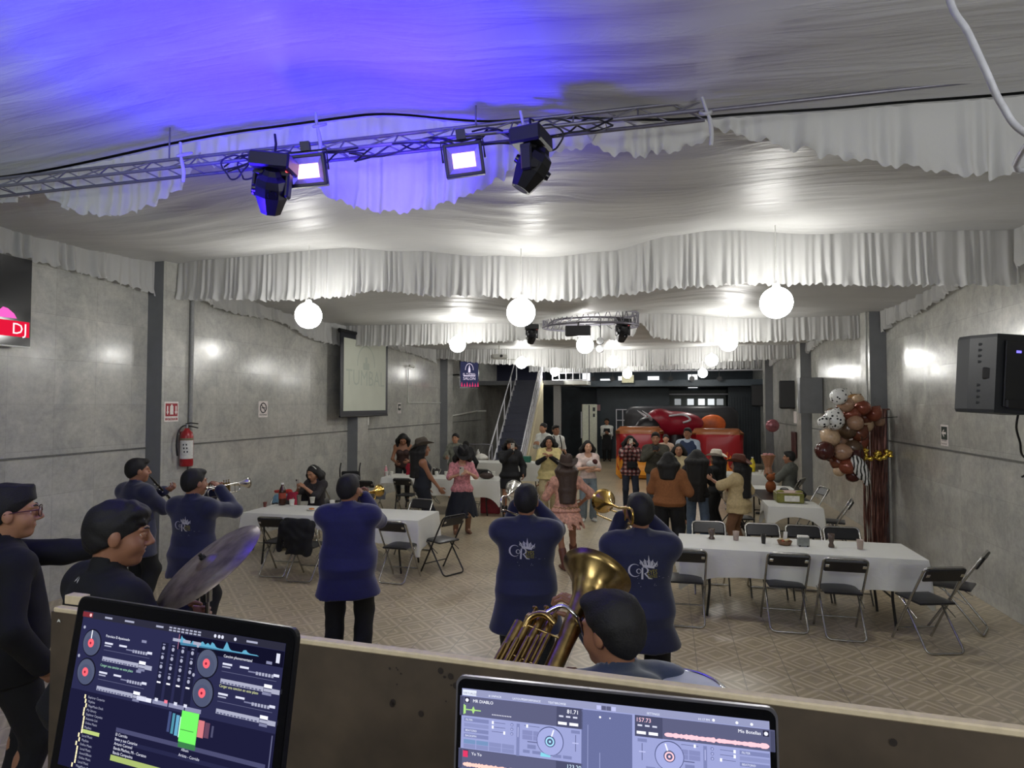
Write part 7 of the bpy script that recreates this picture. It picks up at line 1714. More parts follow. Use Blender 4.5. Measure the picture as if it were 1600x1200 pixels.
lk(nt, ramp(nt, nz.outputs[0], [(0.3, (0.09, 0.035, 0.03)), (0.6, (0.26, 0.12, 0.095)), (0.8, (0.42, 0.24, 0.2))]), bs.inputs['Base Color']); bs.inputs['Metallic'].default_value = 0.6; bs.inputs['Roughness'].default_value = 0.32
b = MB(); rnd = random.Random(6); y0, y1 = 11.0, 11.5
xs0 = atD(1348, 700, 10.32); xs1 = atD(1386, 700, 10.34)
for k in range(70):
    t = k/69; p = xs0.lerp(xs1, t); zt = 2.22; ph = rnd.uniform(0, 6); w_ = 0.008; off_ = rnd.uniform(-0.03, 0.03)
    pts = [(p.x+0.006*math.sin(3*z+ph), p.y+off_+0.012*math.sin(4*z+ph), zt*(1-z)+0.02*z) for z in [i/10 for i in range(11)]]
    vs = []; 
    for i, (x, y, z) in enumerate(pts): a = ph+0.6*math.sin(2*i+ph); vs += [(x-w_*math.cos(a), y-w_*math.sin(a), z), (x+w_*math.cos(a), y+w_*math.sin(a), z)]
    b.raw(vs, [(2*i, 2*i+1, 2*i+3, 2*i+2) for i in range(10)])
b.tube([xs0+Vector((0, 0, 2.22-xs0.z)), xs1+Vector((0, 0, 2.22-xs1.z)), Vector((XR-0.01, xs1.y, 2.22))], 0.012, 6)
o = b.build('foil_fringe_curtain', m, origin=(xs0.x, xs0.y, 0)); tag(o, 'bronze foil fringe curtain hanging to the floor under the balloons', 'curtain')
c = atD(1366, 708, 10.12); M_GF = mat('gold_foil', (0.75, 0.55, 0.10), 0.2, 1.0, noise=0.2, scale=30)
e = empty('gold_foil_letters', c, 0, 'crumpled gold foil letter balloons on the fringe curtain', 'balloon')
for k, pts in enumerate([[(-0.24, 0, 0.30), (-0.20, 0, 0.18), (-0.16, 0, 0.10), (-0.10, 0, 0.02)], [(-0.22, 0, 0.05), (-0.12, 0, 0.0), (-0.14, 0, -0.08), (-0.02, 0, -0.09)], [(0.0, 0, -0.02), (0.08, 0, 0.02), (0.02, 0, -0.07), (0.12, 0, -0.08), (0.2, 0, 0.0)], [(0.14, 0, 0.03), (0.22, 0, 0.02), (0.24, 0, -0.06)], [(-0.26, 0, 0.1), (-0.3, 0, 0.04)]]):
    b = MB(); sp = smooth_path(pts, 5); b.tube(sp, [0.036+0.014*math.sin(i*1.9+k) for i in range(len(sp))], 8); b.build('foil_letter', M_GF, e)
b = MB(); b.tube([(-0.2, 0, 0.1), (0.0, 0.05, 0.6), (0.05, 0.08, 0.9)], 0.003, 5); b.build('string', M_CABLE, e)
q = atD(1207, 665, 16.5); e = empty('pink_balloon', q, 0, 'round pink printed foil balloon floating by the far right wall', 'balloon'); b = MB(); b.ball((0, 0, 0), (0.17, 0.10, 0.17), 20, 12); b.build('foil_body', mat('pink_foil', S(140, 84, 92), 0.25, 0.3, noise=0.3, scale=14), e); b = MB(); b.tube([(0, 0, -0.17), (0.03, 0, -0.6), (0, 0, -q.z+0.005)], 0.004, 5); b.build('string', M_CABLE, e)
q = atD(1212, 705, 14.8)
e = empty('gift_bouquet', (2.22, 15.05, 0.746), 0, 'cellophane gift wrapped in brown paper on the far right table', 'gift'); b = MB(); b.lathe([(0.05, 0), (0.10, 0.02), (0.07, 0.16), (0.16, 0.42), (0.14, 0.43), (0.05, 0.2), (0, 0.18)], 9, smooth=False); b.build('wrapping', mat('brown_paper', S(150, 104, 76), 0.5, noise=0.2), e)
for k in range(6): b = MB(); b.ball((0.08*math.cos(k), 0.08*math.sin(k), 0.42), 0.045, 8, 6); b.build('flower', mat('pink_flower', S(190, 130, 130), 0.6), e)
q = atD(1222, 762, 12.1); e = empty('plush_toy', (1.80, 11.95, 0.735), 0, 'orange brown plush toy sitting on the cake table', 'toy')
for n_, c_, r_ in (('plush_body', (0, 0, 0.11), (0.09, 0.08, 0.11)), ('plush_head', (0, 0, 0.27), (0.075, 0.07, 0.07))): b = MB(); b.ball(c_, r_, 14, 10); b.build(n_, mat('orange_plush', S(136, 74, 34), 0.9, noise=0.25, scale=80), e)
for s_ in (-1, 1): b = MB(); b.ball((0.055*s_, 0, 0.33), 0.025, 8, 6); b.build('ear', mat('orange_plush', S(136, 74, 34), 0.9, noise=0.25, scale=80), e)

# ================================================================== CIRCULAR TRUSS
c = atY(922, 500, 12.1); e = empty('circular_truss', (c.x, c.y, 3.93), 0, 'circular steel lighting truss behind the middle globe lamp', 'truss'); R_ = 0.92
for k, (r, z) in enumerate([(R_, 0.10), (R_, -0.13), (R_-0.18, -0.02)]): b = MB(); b.tube([(r*math.cos(2*PI*i/48), r*0.75*math.sin(2*PI*i/48), z) for i in range(48)], 0.020, 8, closed=True); b.build('ring', M_TRUSS, e)
b = MB()
for i in range(28):
    a, a2 = 2*PI*i/28, 2*PI*(i+0.5)/28; P = lambda r, a, z: (r*math.cos(a), r*0.75*math.sin(a), z); b.tube([P(R_, a, 0.10), P(R_, a2, -0.13), P(R_, a+2*PI/28, 0.10)], 0.010, 6); b.tube([P(R_, a, -0.13), P(R_-0.18, a2, -0.02)], 0.008, 5)
b.build('bracing', M_TRUSS, e)
for k in range(3): a = 2*PI*k/3+0.5; b = MB(); b.tube([(R_*math.cos(a), R_*0.75*math.sin(a), 0.1), (0.5*math.cos(a), 0.4*math.sin(a), 0.98)], 0.006, 5); b.build('hanging_wire', M_TRUSS, e)
moving_head(atD(831, 525, 11.9), Rc, 1.0, 'black moving head lamp on the left of the circular truss'); moving_head(atD(973, 520, 11.7), Rc, 1.15, 'black moving head lamp on the right of the circular truss')
q = atD(903, 517, 11.3); b = MB(); b.box((0, 0, 0), (0.45, 0.12, 0.19), bev=0.015); b.tube([(0, 0, 0.08), (0, 0.12, 3.80-q.z)], 0.015, 6); o = b.build('blinder_light', M_BLK); o.location = q; tag(o, 'flat black rectangular light in the middle of the circular truss', 'stage light')
q = atD(938, 539, 12.4); e = empty('double_spotlight', q, 0, 'small twin spotlight under the circular truss', 'stage light')
for s_ in (-1, 1): b = MB(); b.cyl((0, -0.05, 0.08*s_), (0, 0.05, 0.08*s_), 0.07, n=16); b.build('lamp', M_CHROME, e)
b = MB(); b.tube([(0, 0.03, 0), (0, 0.05, 4.92-q.z)], 0.010, 6); b.build('stem', M_BLK, e)

# ================================================================== STAIRCASE, BALCONY, FAR END
e = empty('staircase', (-4.62, 18.0, 0), 0.07, 'dark metal staircase with cream side panel and white railings', 'staircase')
M_STEP = mat('dark_step', S(56, 58, 74), 0.5); M_CREAM = mat('cream_panel', S(206, 198, 168), 0.6, noise=0.05); M_RAIL = mat('white_rail', S(206, 206, 212), 0.4)
n = 16; rise = 3.2/n; run = 5.0/n; sw_ = 0.45
for k in range(n): b = MB(); b.box((0, run*(k+0.5), rise*(k+1)-0.02), (2*sw_, run+0.03, 0.04)); b.box((0, run*k+0.01, rise*(k+0.5)), (2*sw_, 0.015, rise)); b.build('step', M_STEP, e)
L = math.hypot(5, 3.2); ang = math.atan2(3.2, 5.0); Rr = Rx(ang)
for s_ in (-1, 1): b = MB(); b.box((s_*(sw_+0.03), 2.5, 1.6-0.02), (0.05, L, 0.26), Rr); b.build('stringer', M_CREAM if s_ > 0 else M_RAIL, e)
b = MB(); b.raw([(sw_+0.03, 0.1, 0.0), (sw_+0.03, 5.0, 0.0), (sw_+0.03, 5.0, 3.1), (sw_+0.09, 0.1, 0), (sw_+0.09, 5.0, 0), (sw_+0.09, 5.0, 3.1)], [(0, 1, 2), (5, 4, 3), (0, 2, 5, 3), (0, 3, 4, 1), (1, 4, 5, 2)]); b.build('side_panel', M_CREAM, e)
for s_ in (-1, 1):
    for hh in ((0.9, 0.65, 0.40, 0.18) if s_ > 0 else (0.9,)): b = MB(); b.tube([(s_*(sw_+0.03), 0.0, hh), (s_*(sw_+0.03), 5.0, 3.2+hh)], 0.022, 8); b.build('handrail', M_RAIL, e)
    for k in range(5): y = 5.0*k/4; b = MB(); b.tube([(s_*(sw_+0.03), y, y*0.64), (s_*(sw_+0.03), y, y*0.64+0.9)], 0.022, 8); b.build('baluster', M_RAIL, e)
b = MB(); b.box((-5.35, 24.4, 3.12), (3.3, 2.6, 0.16)); struct(b.build('trim_12', M_PILLAR))
b = MB(); b.box((-5.95, 25.9, 4.05), (2.1, 0.06, 1.7)); o = struct(b.build('door_1', mat('dark_doorway', S(34, 36, 62), 0.6)))
e = empty('balcony_railing', (-3.6, 23.4, 3.2), 0, 'white railing of the small landing beside the staircase head', 'railing')
for k in range(6): b = MB(); b.tube([(-0.55+0.26*k, 0, 0), (-0.55+0.26*k, 0, 0.8)], 0.02, 6); b.build('baluster', M_RAIL, e)
for z in (0.02, 0.28, 0.54, 0.8): b = MB(); b.tube([(-0.55, 0, z), (0.75, 0, z)], 0.02, 6); b.build('rail', M_RAIL, e)
b = MB(); b.box((-3.6, 24.0, 3.12), (1.5, 1.3, 0.14)); struct(b.build('trim_13', M_WHITE))
b = MB(); b.box((-4.05, 23.9, 1.53), (0.26, 0.26, 3.06)); struct(b.build('trim_14', mat('pale_column', S(150, 150, 150), 0.5)))
# mesh gate before the stairs
e = empty('wire_gate', (-5.3, 17.4, 0), 0, 'low wire mesh gate at the foot of the staircase', 'gate'); b = MB(); b.tube([(-0.65, 0, 0.0), (-0.65, 0, 1.15), (0.45, 0, 1.15), (0.45, 0, 0.0)], 0.02, 6); b.build('gate_frame', M_TRUSS, e)
b = MB()
for k in range(16): x = -0.65+0.07*k; b.tube([(x, 0, 0.08), (min(x+0.6, .45), 0, 0.08+min(1.05, (min(x+0.6, .45)-x)*1.75))], 0.004, 4); b.tube([(x+0.05, 0, 0.08), (max(x-0.55, -.65), 0, 0.08+min(1.05, (x+0.05-max(x-0.55, -.65))*1.75))], 0.004, 4)
b.build('wire_mesh', M_TRUSS, e)
# mezzanine over the entrance: beam, gallery with bright openings
M_GAL = mat('gallery_grey', S(88, 94, 102), 0.6)
b = MB(); b.box((-0.2+0.1, 25.2, 3.13), (7.4, 0.3, 0.24)); struct(b.build('trim_15', mat('mezzanine_edge', S(66, 76, 84), 0.5)))
b = MB(); b.box((-0.1, 26.7, 3.10), (7.4, 2.9, 0.12)); struct(b.build('trim_16', M_GAL))
b = MB(); b.tube([(-3.7, 24.9, 3.60), (3.55, 24.9, 3.60)], 0.03, 8); struct(b.build('trim_17', M_RAIL))
k_ = 3
M_LIT = emis('lit_upper_window', (0.95, 0.97, 1.0), 0.9)
for px0, px1, py0, py1 in ((910, 922, 583, 600), (938, 957, 592, 603), (966, 972, 588, 598), (1012, 1030, 588, 604), (1060, 1068, 594, 604), (1075, 1090, 585, 606)):
    a = atY(px0, py0, 28.1); c = atY(px1, py1, 28.1); b = MB(); b.box(((a.x+c.x)/2, 28.1, (a.z+c.z)/2), (c.x-a.x, 0.04, a.z-c.z)); b.raw; o = b.build('window_%d' % k_, M_LIT); struct(o); k_ += 1
q = atY(981, 592, 24.7); b = MB(); b.box((0, 0, 0), (0.45, 0.04, 0.30)); b.tube([(0, 0, 0.1), (0, 0.2, 3.6-q.z)], 0.012, 5); o = b.build('hanging_panel', mat('warm_panel', S(200, 196, 160), 0.5)); o.location = q; tag(o, 'small pale panel hanging under the pipe at the far end', 'panel')
for px_, lab in ((895, 'leftmost'), (927, 'second'), (957, 'third'), (1048, 'fourth'), (1081, 'fifth'), (1124, 'rightmost')):
    q = atY(px_, 592, 24.85); b = MB(); b.cyl((0, -0.1, 0), (0, 0.08, 0), 0.10, 0.07, n=14); b.tube([(0, 0, 0.08), (0, 0.03, 3.60-q.z)], 0.012, 5); o = b.build('small_spotlight', M_BLK); o.location = q; tag(o, lab + ' of the row of small round spotlights on the far pipe', 'stage light', 'round spotlights on the far pipe')
# entrance wall details under the mezzanine
b = MB(); b.box((-1.35, 27.0, 1.5), (3.0, 0.08, 3.0)); struct(b.build('wall_inner', M_DARKWALL))
c = atY(921, 665, 26.4); e = empty('refrigerator', (c.x, 26.4, 0), 0.15, 'tall white refrigerator in the dark far wall', 'refrigerator')
b = MB(); b.box((0, 0, 1.28), (0.62, 0.5, 2.06), bev=0.02); b.build('cabinet', mat('fridge_white', S(214, 216, 196), 0.4), e); b = MB(); b.box((-0.02, -0.26, 1.28), (0.04, 0.02, 2.0)); b.build('door_seam', mat('dark_seam', S(40, 44, 48), 0.5), e)
b = MB(); b.box((0.18, -0.265, 2.1), (0.10, 0.01, 0.16)); b.box((0.18, -0.265, 1.85), (0.08, 0.01, 0.14)); b.build('stickers', mat('dark_seam', S(40, 44, 48), 0.5), e); b = MB(); b.tube([(-0.34, -0.2, 0.9), (-0.34, -0.2, 2.0)], 0.03, 8); b.build('door_handle', M_RAIL, e)
b = MB(); b.box((0, 0, 0.125), (0.66, 0.5, 0.25)); b.build('plinth', M_CREAM, e)
c = atY(934, 637, 26.9); b = MB(); b.box((0, 0, 0), (0.22, 0.01, 0.26)); o = b.build('wall_notice', mat('pink_notice', S(170, 130, 134), 0.6)); o.location = c; tag(o, 'small pinkish notice right of the white refrigerator', 'notice')
c0_ = atY(963, 640, 26.8); c1_ = atY(1003, 666, 26.8); e = empty('shelf_grid', ((c0_.x+c1_.x)/2, 26.8, 0), 0, 'white square-grid shelf against the dark far wall', 'shelf'); W_ = c1_.x-c0_.x; zt, zb = c0_.z, c1_.z-0.2
for k in range(5): b = MB(); b.box((-W_/2+W_*k/4, 0, zt/2), (0.04, 0.04, zt)) if k in (0, 4) else b.box((-W_/2+W_*k/4, 0, (zt+zb)/2), (0.04, 0.04, zt-zb)); b.build('upright', M_RAIL, e)
for z in (zt, (zt+zb)/2, zb): b = MB(); b.box((0, 0, z), (W_+0.04, 0.04, 0.04)); b.build('crossbar', M_RAIL, e)
# metal gate with five square openings
M_GATE = mat('olive_grey_metal', S(70, 76, 72), 0.5)
b = MB(); a = atY(1045, 618, 27.6); c = atY(1135, 700, 27.6); b.box(((a.x+c.x)/2, 27.6, 1.45), (c.x-a.x, 0.08, 2.9))
for k in range(14): b.box((a.x+(c.x-a.x)*(k+0.5)/14, 27.54, 1.1), (0.05, 0.03, 2.1))
o = struct(b.build('door_2', M_GATE)); 
for k, px_ in enumerate((1059, 1079, 1096, 1111, 1125)):
    q = atY(px_, 628, 27.52); b = MB(); b.box((0, 0, 0), (0.26, 0.05, 0.26)); o2 = b.build('window_pane', emis('gate_light_%d' % k, (0.92, 0.97, 1.0), (0.22, 0.6, 0.95, 0.7, 0.25)[k]), o); o2.location = q
b = MB(); b.box(((a.x+c.x)/2, 27.5, a.z+0.05), (c.x-a.x+0.2, 0.06, 0.05)); o2 = b.build('door_header', M_RAIL, o)
b = MB(); a = atY(1140, 620, 26.2); b.box((a.x+0.9, 26.2, 1.5), (1.9, 0.1, 3.0))
for k in range(18): b.box((a.x+0.05+0.1*k, 26.13, 1.3), (0.04, 0.04, 2.6))
struct(b.build('door_3', mat('dark_shutter', S(40, 48, 54), 0.5)))

# inflatable ride
M_INF = None
m, nt, bs = _nodes('red_vinyl_with_flames'); tc = nd(nt, 'ShaderNodeTexCoord'); sp = nd(nt, 'ShaderNodeSeparateXYZ'); lk(nt, tc.outputs['Object'], sp.inputs[0]); nz = nd(nt, 'ShaderNodeTexNoise', i_Scale=3.0, i_Detail=3.0, i_Distortion=1.2); mp = nd(nt, 'ShaderNodeMapping'); mp.inputs['Scale'].default_value = (2.2, 2.2, 0.9); lk(nt, tc.outputs['Object'], mp.inputs[0]); lk(nt, mp.outputs[0], nz.inputs['Vector'])
h_ = math_n(nt, 'ADD', math_n(nt, 'MULTIPLY', sp.outputs[2], -1.0), math_n(nt, 'MULTIPLY', nz.outputs[0], 1.5))
top_ = math_n(nt, 'GREATER_THAN', sp.outputs[2], 1.40)
mx = nd(nt, 'ShaderNodeMix', data_type='RGBA'); lk(nt, top_, mx.inputs[0]); lk(nt, ramp(nt, math_n(nt, 'ADD', h_, 0.32), [(0.0, S(150, 26, 34)), (0.44, S(150, 24, 30)), (0.47, S(214, 96, 34)), (0.62, S(226, 150, 50))]), mx.inputs[6]); mx.inputs[7].default_value = (*S(150, 92, 58), 1)
lk(nt, mx.outputs[2], bs.inputs['Base Color']); bs.inputs['Roughness'].default_value = 0.25; M_INF = m
e = empty('inflatable_arena', (0.6, 20.5, 0), 0, 'red inflatable arena with flame pattern behind the guests', 'inflatable')
def pillow(x0, x1, y0, y1, z0, z1, name, mt):
    f = Field(); n_ = max(2, int((x1-x0)/0.4)); r = min((y1-y0)/2, 0.22)
    b = MB(); b.box(((x0+x1)/2, (y0+y1)/2, (z0+z1)/2), (x1-x0, y1-y0, z1-z0), bev=0.14); o = b.build(name, mt, e); md = o.modifiers.new('Subsurf', 'SUBSURF'); md.levels = md.render_levels = 2
    for p in o.data.polygons: p.use_smooth = True
g0 = atY(962, 670, 19.8); g1 = atY(1037, 670, 19.8); g2 = atY(1079, 670, 19.8); g3 = atY(1162, 670, 19.8)
pillow(g0.x-0.6, g1.x-0.6, -0.9, -0.3, 0.0, 1.62, 'front_wall', M_INF); pillow(g2.x-0.6, g3.x-0.6, -0.9, -0.3, 0.0, 1.58, 'front_wall', M_INF)
pillow(g0.x-0.6, g0.x-0.05, -0.3, 2.6, 0.0, 1.45, 'side_wall', M_INF); pillow(g3.x-1.15, g3.x-0.6, -0.3, 2.6, 0.0, 1.45, 'side_wall', M_INF)
pillow(g0.x-0.3, g3.x-0.9, -0.3, 2.6, 0.0, 0.5, 'mattress', mat('dark_vinyl', S(40, 30, 34), 0.35))
q = atY(1055, 655, 22.0); e = empty('mechanical_bull', (q.x, 22.0, 0.5), 0.2, 'red and black mechanical bull with white horns on the inflatable', 'ride')
M_BR = mat('bull_red', S(150, 22, 44), 0.35, noise=0.1); M_BB = mat('bull_black', S(26, 24, 30), 0.4)
f = Field(); f.ell((0, 0, 1.15), (0.95, 0.42, 0.42), k=0.1); f.ell((-0.55, -0.1, 1.30), (0.45, 0.35, 0.36), k=0.15); net_obj('bull_body', [(*f.mesh(0.05), 0)], M_BR, e)
f = Field(); f.ell((-0.95, -0.25, 1.05), (0.42, 0.30, 0.34), k=0.1); f.ell((-1.25, -0.3, 0.9), (0.24, 0.2, 0.2), k=0.12); net_obj('bull_head', [(*f.mesh(0.04), 0)], M_BB, e)
for s_ in (-1, 1): b = MB(); b.tube(smooth_path([(-0.9, -0.25+0.2*s_, 1.3), (-1.0, -0.25+0.45*s_, 1.42), (-1.25, -0.3+0.5*s_, 1.6)], 5), [0.06, 0.058, 0.055, 0.05, 0.046, 0.042, 0.036, 0.03, 0.022, 0.014, 0.006], 8); b.build('horn', M_RAIL, e)
b = MB(); b.tube(smooth_path([(-0.3, -0.43, 1.42), (0.15, -0.48, 1.46), (0.4, -0.45, 1.30), (0.15, -0.47, 1.2)], 6), 0.035, 6); b.build('white_marking', M_RAIL, e)
b = MB(); b.cyl((0, 0, 0), (0, 0, 0.85), 0.30, 0.2, n=16); b.build('pedestal', M_BB, e)
e = empty('ride_backdrop', (q.x+0.2, 23.6, 0), 0, 'dark inflatable backdrop behind the mechanical bull', 'inflatable'); f = Field(); f.loft([(0, 0, 0, 2.0, 0.3), (2.0, 0, 0, 2.0, 0.3), (2.25, 0, 0, 1.8, 0.2)], k=0.1, p=4); net_obj('backdrop_panel', [(*f.mesh(0.08), 0)], mat('dark_backdrop', S(40, 40, 44), 0.4, noise=0.4, scale=1.5), e)
f = Field(); f.ell((1.1, -0.35, 1.6), (0.45, 0.12, 0.35), k=0.05); net_obj('flame_emblem', [(*f.mesh(0.04), 0)], mat('flame_orange', S(200, 96, 40), 0.4, noise=0.3, scale=4), e)
# ================================================================== GUESTS
def phone(P, k, label, d=0.09, up=0.07):
    p = P.world(P.wr[k] + Vector((0, 0.02, 0)) + (P.wr[k]-P.el[k]).normalized()*0.06); rz = P.root.rotation_euler[2]
    b = MB(); b.box((0, 0, 0), (0.075, 0.009, 0.155), bev=0.003, mi=0); b.box((0.022, 0.006, 0.055), (0.022, 0.003, 0.028), mi=1); o = b.build('phone', [mat('pale_phone', S(196, 190, 178), 0.3), M_BLK])
    o.location = p+Vector((0, 0, 0.04)); o.rotation_euler = (-0.15, 0, rz); tag(o, label, 'phone'); return o
BEIGE = mat('beige_cloth', S(172, 156, 120), 0.8); GUEST = 'guests dancing and watching in the hall'
def who(label, x, ytop, D, head_off, rz, **kw):
    """stand a guest at pixel column x, depth D, so that the head top reaches ytop"""
    h = top_h(ytop, D)-head_off; return Person(label, at_depth(x, D), rz, h, group=GUEST, **kw)
AZ = lambda x: YAW - math.atan((x-800)/F)       # heading that points straight away from the camera at column x
V_ = 0.017
# seated woman with phone
q = atD(478, 760, 10.15)
P = Person('person seated at the left table in a dark lace top, looking at a phone', (-5.02+0.0, 9.42, 0), AZ(478)+PI-0.75, 1.58, female=True, group=GUEST, sit=0.46, feet={1: (0.1, 0.5), -1: (-0.1, 0.5)}, hands={1: (0.10, 0.34, 0.93), -1: (-0.04, 0.35, 0.95)}, elbows={1: (0.8, 0, -1), -1: (-0.8, 0, -1)}, vox=V_, lean=(0.12, 0), head=(0, 0.30, 0), curl=(0.9, 0.9))
P.root.location = (atD(478, 700, 10.25).x, 9.55, 0)
P.top(mat('dark_lace', S(44, 40, 44), 0.8, noise=0.4, scale=70), 'shirt', sleeve=1.2, hem=-0.1, neck=0.04, collar=False); P.trousers(M_BLACK); P.shoes(M_SHOE); P.hair(style='long', length=0.30); phone(P, 1, 'phone in both hands of the seated woman in lace')
b = MB(); b.tube([P.hc+P.hR @ Vector((0.095*math.cos(a), -0.01, 0.02+0.108*math.sin(a))) for a in [PI*i/12 for i in range(13)]], 0.008, 6); b.build('hair_band', M_WHITE, P.root)
# strapless
P = who('person in a strapless brown top bending over the far left table', 630, 672, 15.0, 0, AZ(630)+PI, female=True, vox=V_, lean=(0.32, 0), head=(0, 0.35, 0), hands={1: (0.16, 0.35, 0.95), -1: (-0.12, 0.38, 0.98)}, tone=1)
P.top(mat('dark_brown_top', S(58, 38, 36), 0.7), 'strapless', hem=-0.1, collar=False); P.trousers(M_BLACK); P.shoes(M_SHOE); P.hair(style='long', length=0.40)
# felt hat, sleeveless navy
P = who('person in grey-brown felt hat and sleeveless dark navy outfit, facing right', 660, 686, 10.9, 0.02, AZ(660)-1.45, female=True, w=1.15, belly=0.03, vox=V_, hands={1: (0.12, 0.30, 0.83), -1: (-0.2, 0.1, 0.8)}, tone=1, curl=(0.5, 0.5))
P.top(mat('dark_navy_cloth', S(18, 22, 34), 0.8), 'sleeveless', hem=-0.05, collar=False, neck=0.05); P.trousers(mat('dark_navy_cloth', S(18, 22, 34), 0.8), loose=0.04, g=0.02); P.shoes(M_SHOE); P.hair(style='long', length=0.32, volume=1.15)
P.hat(mat('grey_felt', S(78, 70, 60), 0.8), tilt=0.25, band=M_BLACK)
# camouflage by the pillar
P = who('person in grey-green patterned top behind the far left table by the pillar', 712, 676, 15.6, 0, AZ(712)+PI-0.3, vox=V_, tone=0, female=True, hands={1: (0.15, 0.3, 1.0), -1: (-0.15, 0.3, 1.0)})
P.top(mat('camouflage_cloth', S(116, 118, 106), 0.8, noise=0.45, scale=14), 'shirt', hem=-0.1); P.trousers(M_BLACK); P.hair(style='bun')
# child-size dark head next to her
P = who('person with dark bun behind the black hat, far left table', 728, 688, 15.2, 0, AZ(728)+0.4, vox=0.02, eyes=False); P.top(M_BLACK, 'shirt'); P.trousers(M_BLACK); P.hair(style='bun')
# pink shirt, black hat
P = who('person in pink patterned shirt, black hat, wide dark skirt and boots, looking down', 722, 697, 11.3, 0.02, AZ(722)+PI+0.15, female=True, w=1.08, vox=V_, head=(0.1, 0.40, 0), hands={1: (0.10, 0.30, 1.08), -1: (-0.08, 0.30, 1.10)}, elbows={1: (0.9, 0, -1), -1: (-0.9, 0, -1)}, tone=2, curl=(0.8, 0.8))
P.top(mat('pink_print_cloth', S(196, 130, 136), 0.8, noise=0.4, scale=26), 'shirt', sleeve=0.9, hem=-0.16, collar=False, neck=0.05); P.skirt(mat('dark_skirt_cloth', S(22, 26, 38), 0.85), 0.30, 0.30, fold=0.012); P.shoes(mat('tan_boot_leather', S(120, 84, 62), 0.5), boot=0.22); P.hair(style='long', length=0.3, volume=1.1)
P.hat(mat('black_felt', S(18, 17, 20), 0.8), tilt=-0.15, size=1.1); phone(P, 1, 'phone held low by the person in the pink shirt')
# black outfit taking a photo
P = who('person in black jacket and short black skirt holding up a pale phone', 797, 684, 13.0, 0, AZ(797)+PI+0.1, female=True, w=1.1, vox=V_, hands={1: (0.02, 0.30, 1.36), -1: (-0.26, 0.12, 0.86)}, elbows={1: (0.8, 0, -1)}, tone=1, curl=(0.9, 0.4))
P.top(M_BLACK, 'shirt', hem=-0.12, g=0.03, neck=0.05); P.skirt(M_BLACK, 0.58, 0.24, fold=0.006); P.shoes(M_SHOE, boot=0.12); P.hair(style='fringe'); o = P.hair(style='long', length=0.35, name='back_hair'); phone(P, 1, 'pale phone held up before the face of the person in black')
# yellow top, curly hair
P = who('person with curly dark hair in a pale yellow top with a dark sleeve, clapping', 858, 681, 13.6, 0, AZ(858)+PI-0.1, female=True, w=1.2, vox=V_, hands={1: (0.04, 0.28, 1.18), -1: (-0.04, 0.28, 1.20)}, elbows={1: (0.9, 0, -1), -1: (-0.9, 0, -1)}, tone=1, curl=(0.4, 0.4))
P.top(mat('pale_yellow_cloth', S(200, 184, 128), 0.8, noise=0.2, scale=12), 'shirt', sleeve=0.8, hem=-0.3, flare=0.05, g=0.03, collar=False, neck=0.05); P.trousers(BEIGE, loose=0.05, g=0.02); P.shoes(M_SHOE); P.hair(style='curly', length=0.24, volume=1.15)
f = Field(); [f.cap(P.el[q], P.wr[q], 0.05, 0.04, k=0.02) for q in (1, -1)]; f2 = f
for q in (1, -1):
    f = Field(); f.cap(P.sh[q].lerp(P.el[q], 0.5), P.el[q], 0.058, 0.056); f.cap(P.el[q], P.wr[q].lerp(P.el[q], 0.1), 0.056, 0.045); net_obj('sleeve', [(*f.mesh(V_), 0)], M_BLACK, P.root)
# waiters behind
P = who('person in white shirt with dark suspenders behind the curly-haired person', 868, 663, 16.8, 0, AZ(868)+PI+0.5, vox=0.02, hands={1: (0.12, 0.3, 1.1), -1: (-0.2, 0.2, 1.0)}, tone=1)
P.top(M_WHITE, 'shirt', sleeve=0.9, hem=-0.1); P.trousers(M_BLACK); P.shoes(M_SHOE); P.hair()
b = MB()
for s_ in (-1, 1): b.tube([P.tor(0.08*s_, 0.15, 0.0), P.tor(0.085*s_, 0.165, 0.6), P.tor(0.09*s_, 0.07, 1.02), P.tor(0.07*s_, -0.13, 0.7)], 0.014, 6)
b.build('suspenders', M_BLACK, P.root)
P = who('person in white at the foot of the stairs, half hidden', 849, 660, 17.6, 0, AZ(849)+PI-0.6, vox=0.022, eyes=False, female=True, hands={1: (0.1, 0.3, 1.2), -1: (-0.1, 0.3, 1.2)}); P.top(M_WHITE, 'shirt', hem=-0.1); P.trousers(M_BLACK); P.hair(style='bun')
# pink dress dancer
P = who('person dancing in a pink patterned dress with chain belt, brown hat and boots, back turned', 884, 712, 8.9, 0.02, AZ(884)+0.25, female=True, w=1.1, vox=0.015, hands={1: (0.28, 0.14, 0.90), -1: (-0.22, 0.28, 1.10)}, elbows={1: (1, -0.4, -0.5), -1: (-0.5, -0.2, -1)}, feet={1: (0.16, 0.20), -1: (-0.05, -0.12)}, tone=1)
PK = mat('pink_dress_print', S(188, 140, 122), 0.8, noise=0.35, scale=30)
P.top(PK, 'shirt', sleeve=1.3, hem=-0.05, collar=False, neck=0.03, fold=0.006); P.skirt(PK, 0.56, 0.27, fold=0.012, ry=0.24); P.shoes(mat('brown_boot_leather', S(92, 50, 38), 0.5), boot=0.20); P.hair(M_HAIR2, style='long', length=0.34)
P.hat(mat('dark_brown_felt', S(62, 46, 38), 0.8), tilt=0.1)
b = MB()
for i in range(20):
    a = 2*PI*i/20; c = P.hip+Vector((0.185*math.cos(a), 0.135*math.sin(a), 0.045)); b.tube([c+Vector((-math.sin(a)*0.022*math.cos(t), math.cos(a)*0.022*math.cos(t), 0.016*math.sin(t))) for t in [2*PI*j/8 for j in range(8)]], 0.005, 5, closed=True)
b.build('chain_belt', M_OLDBRASS, P.root)
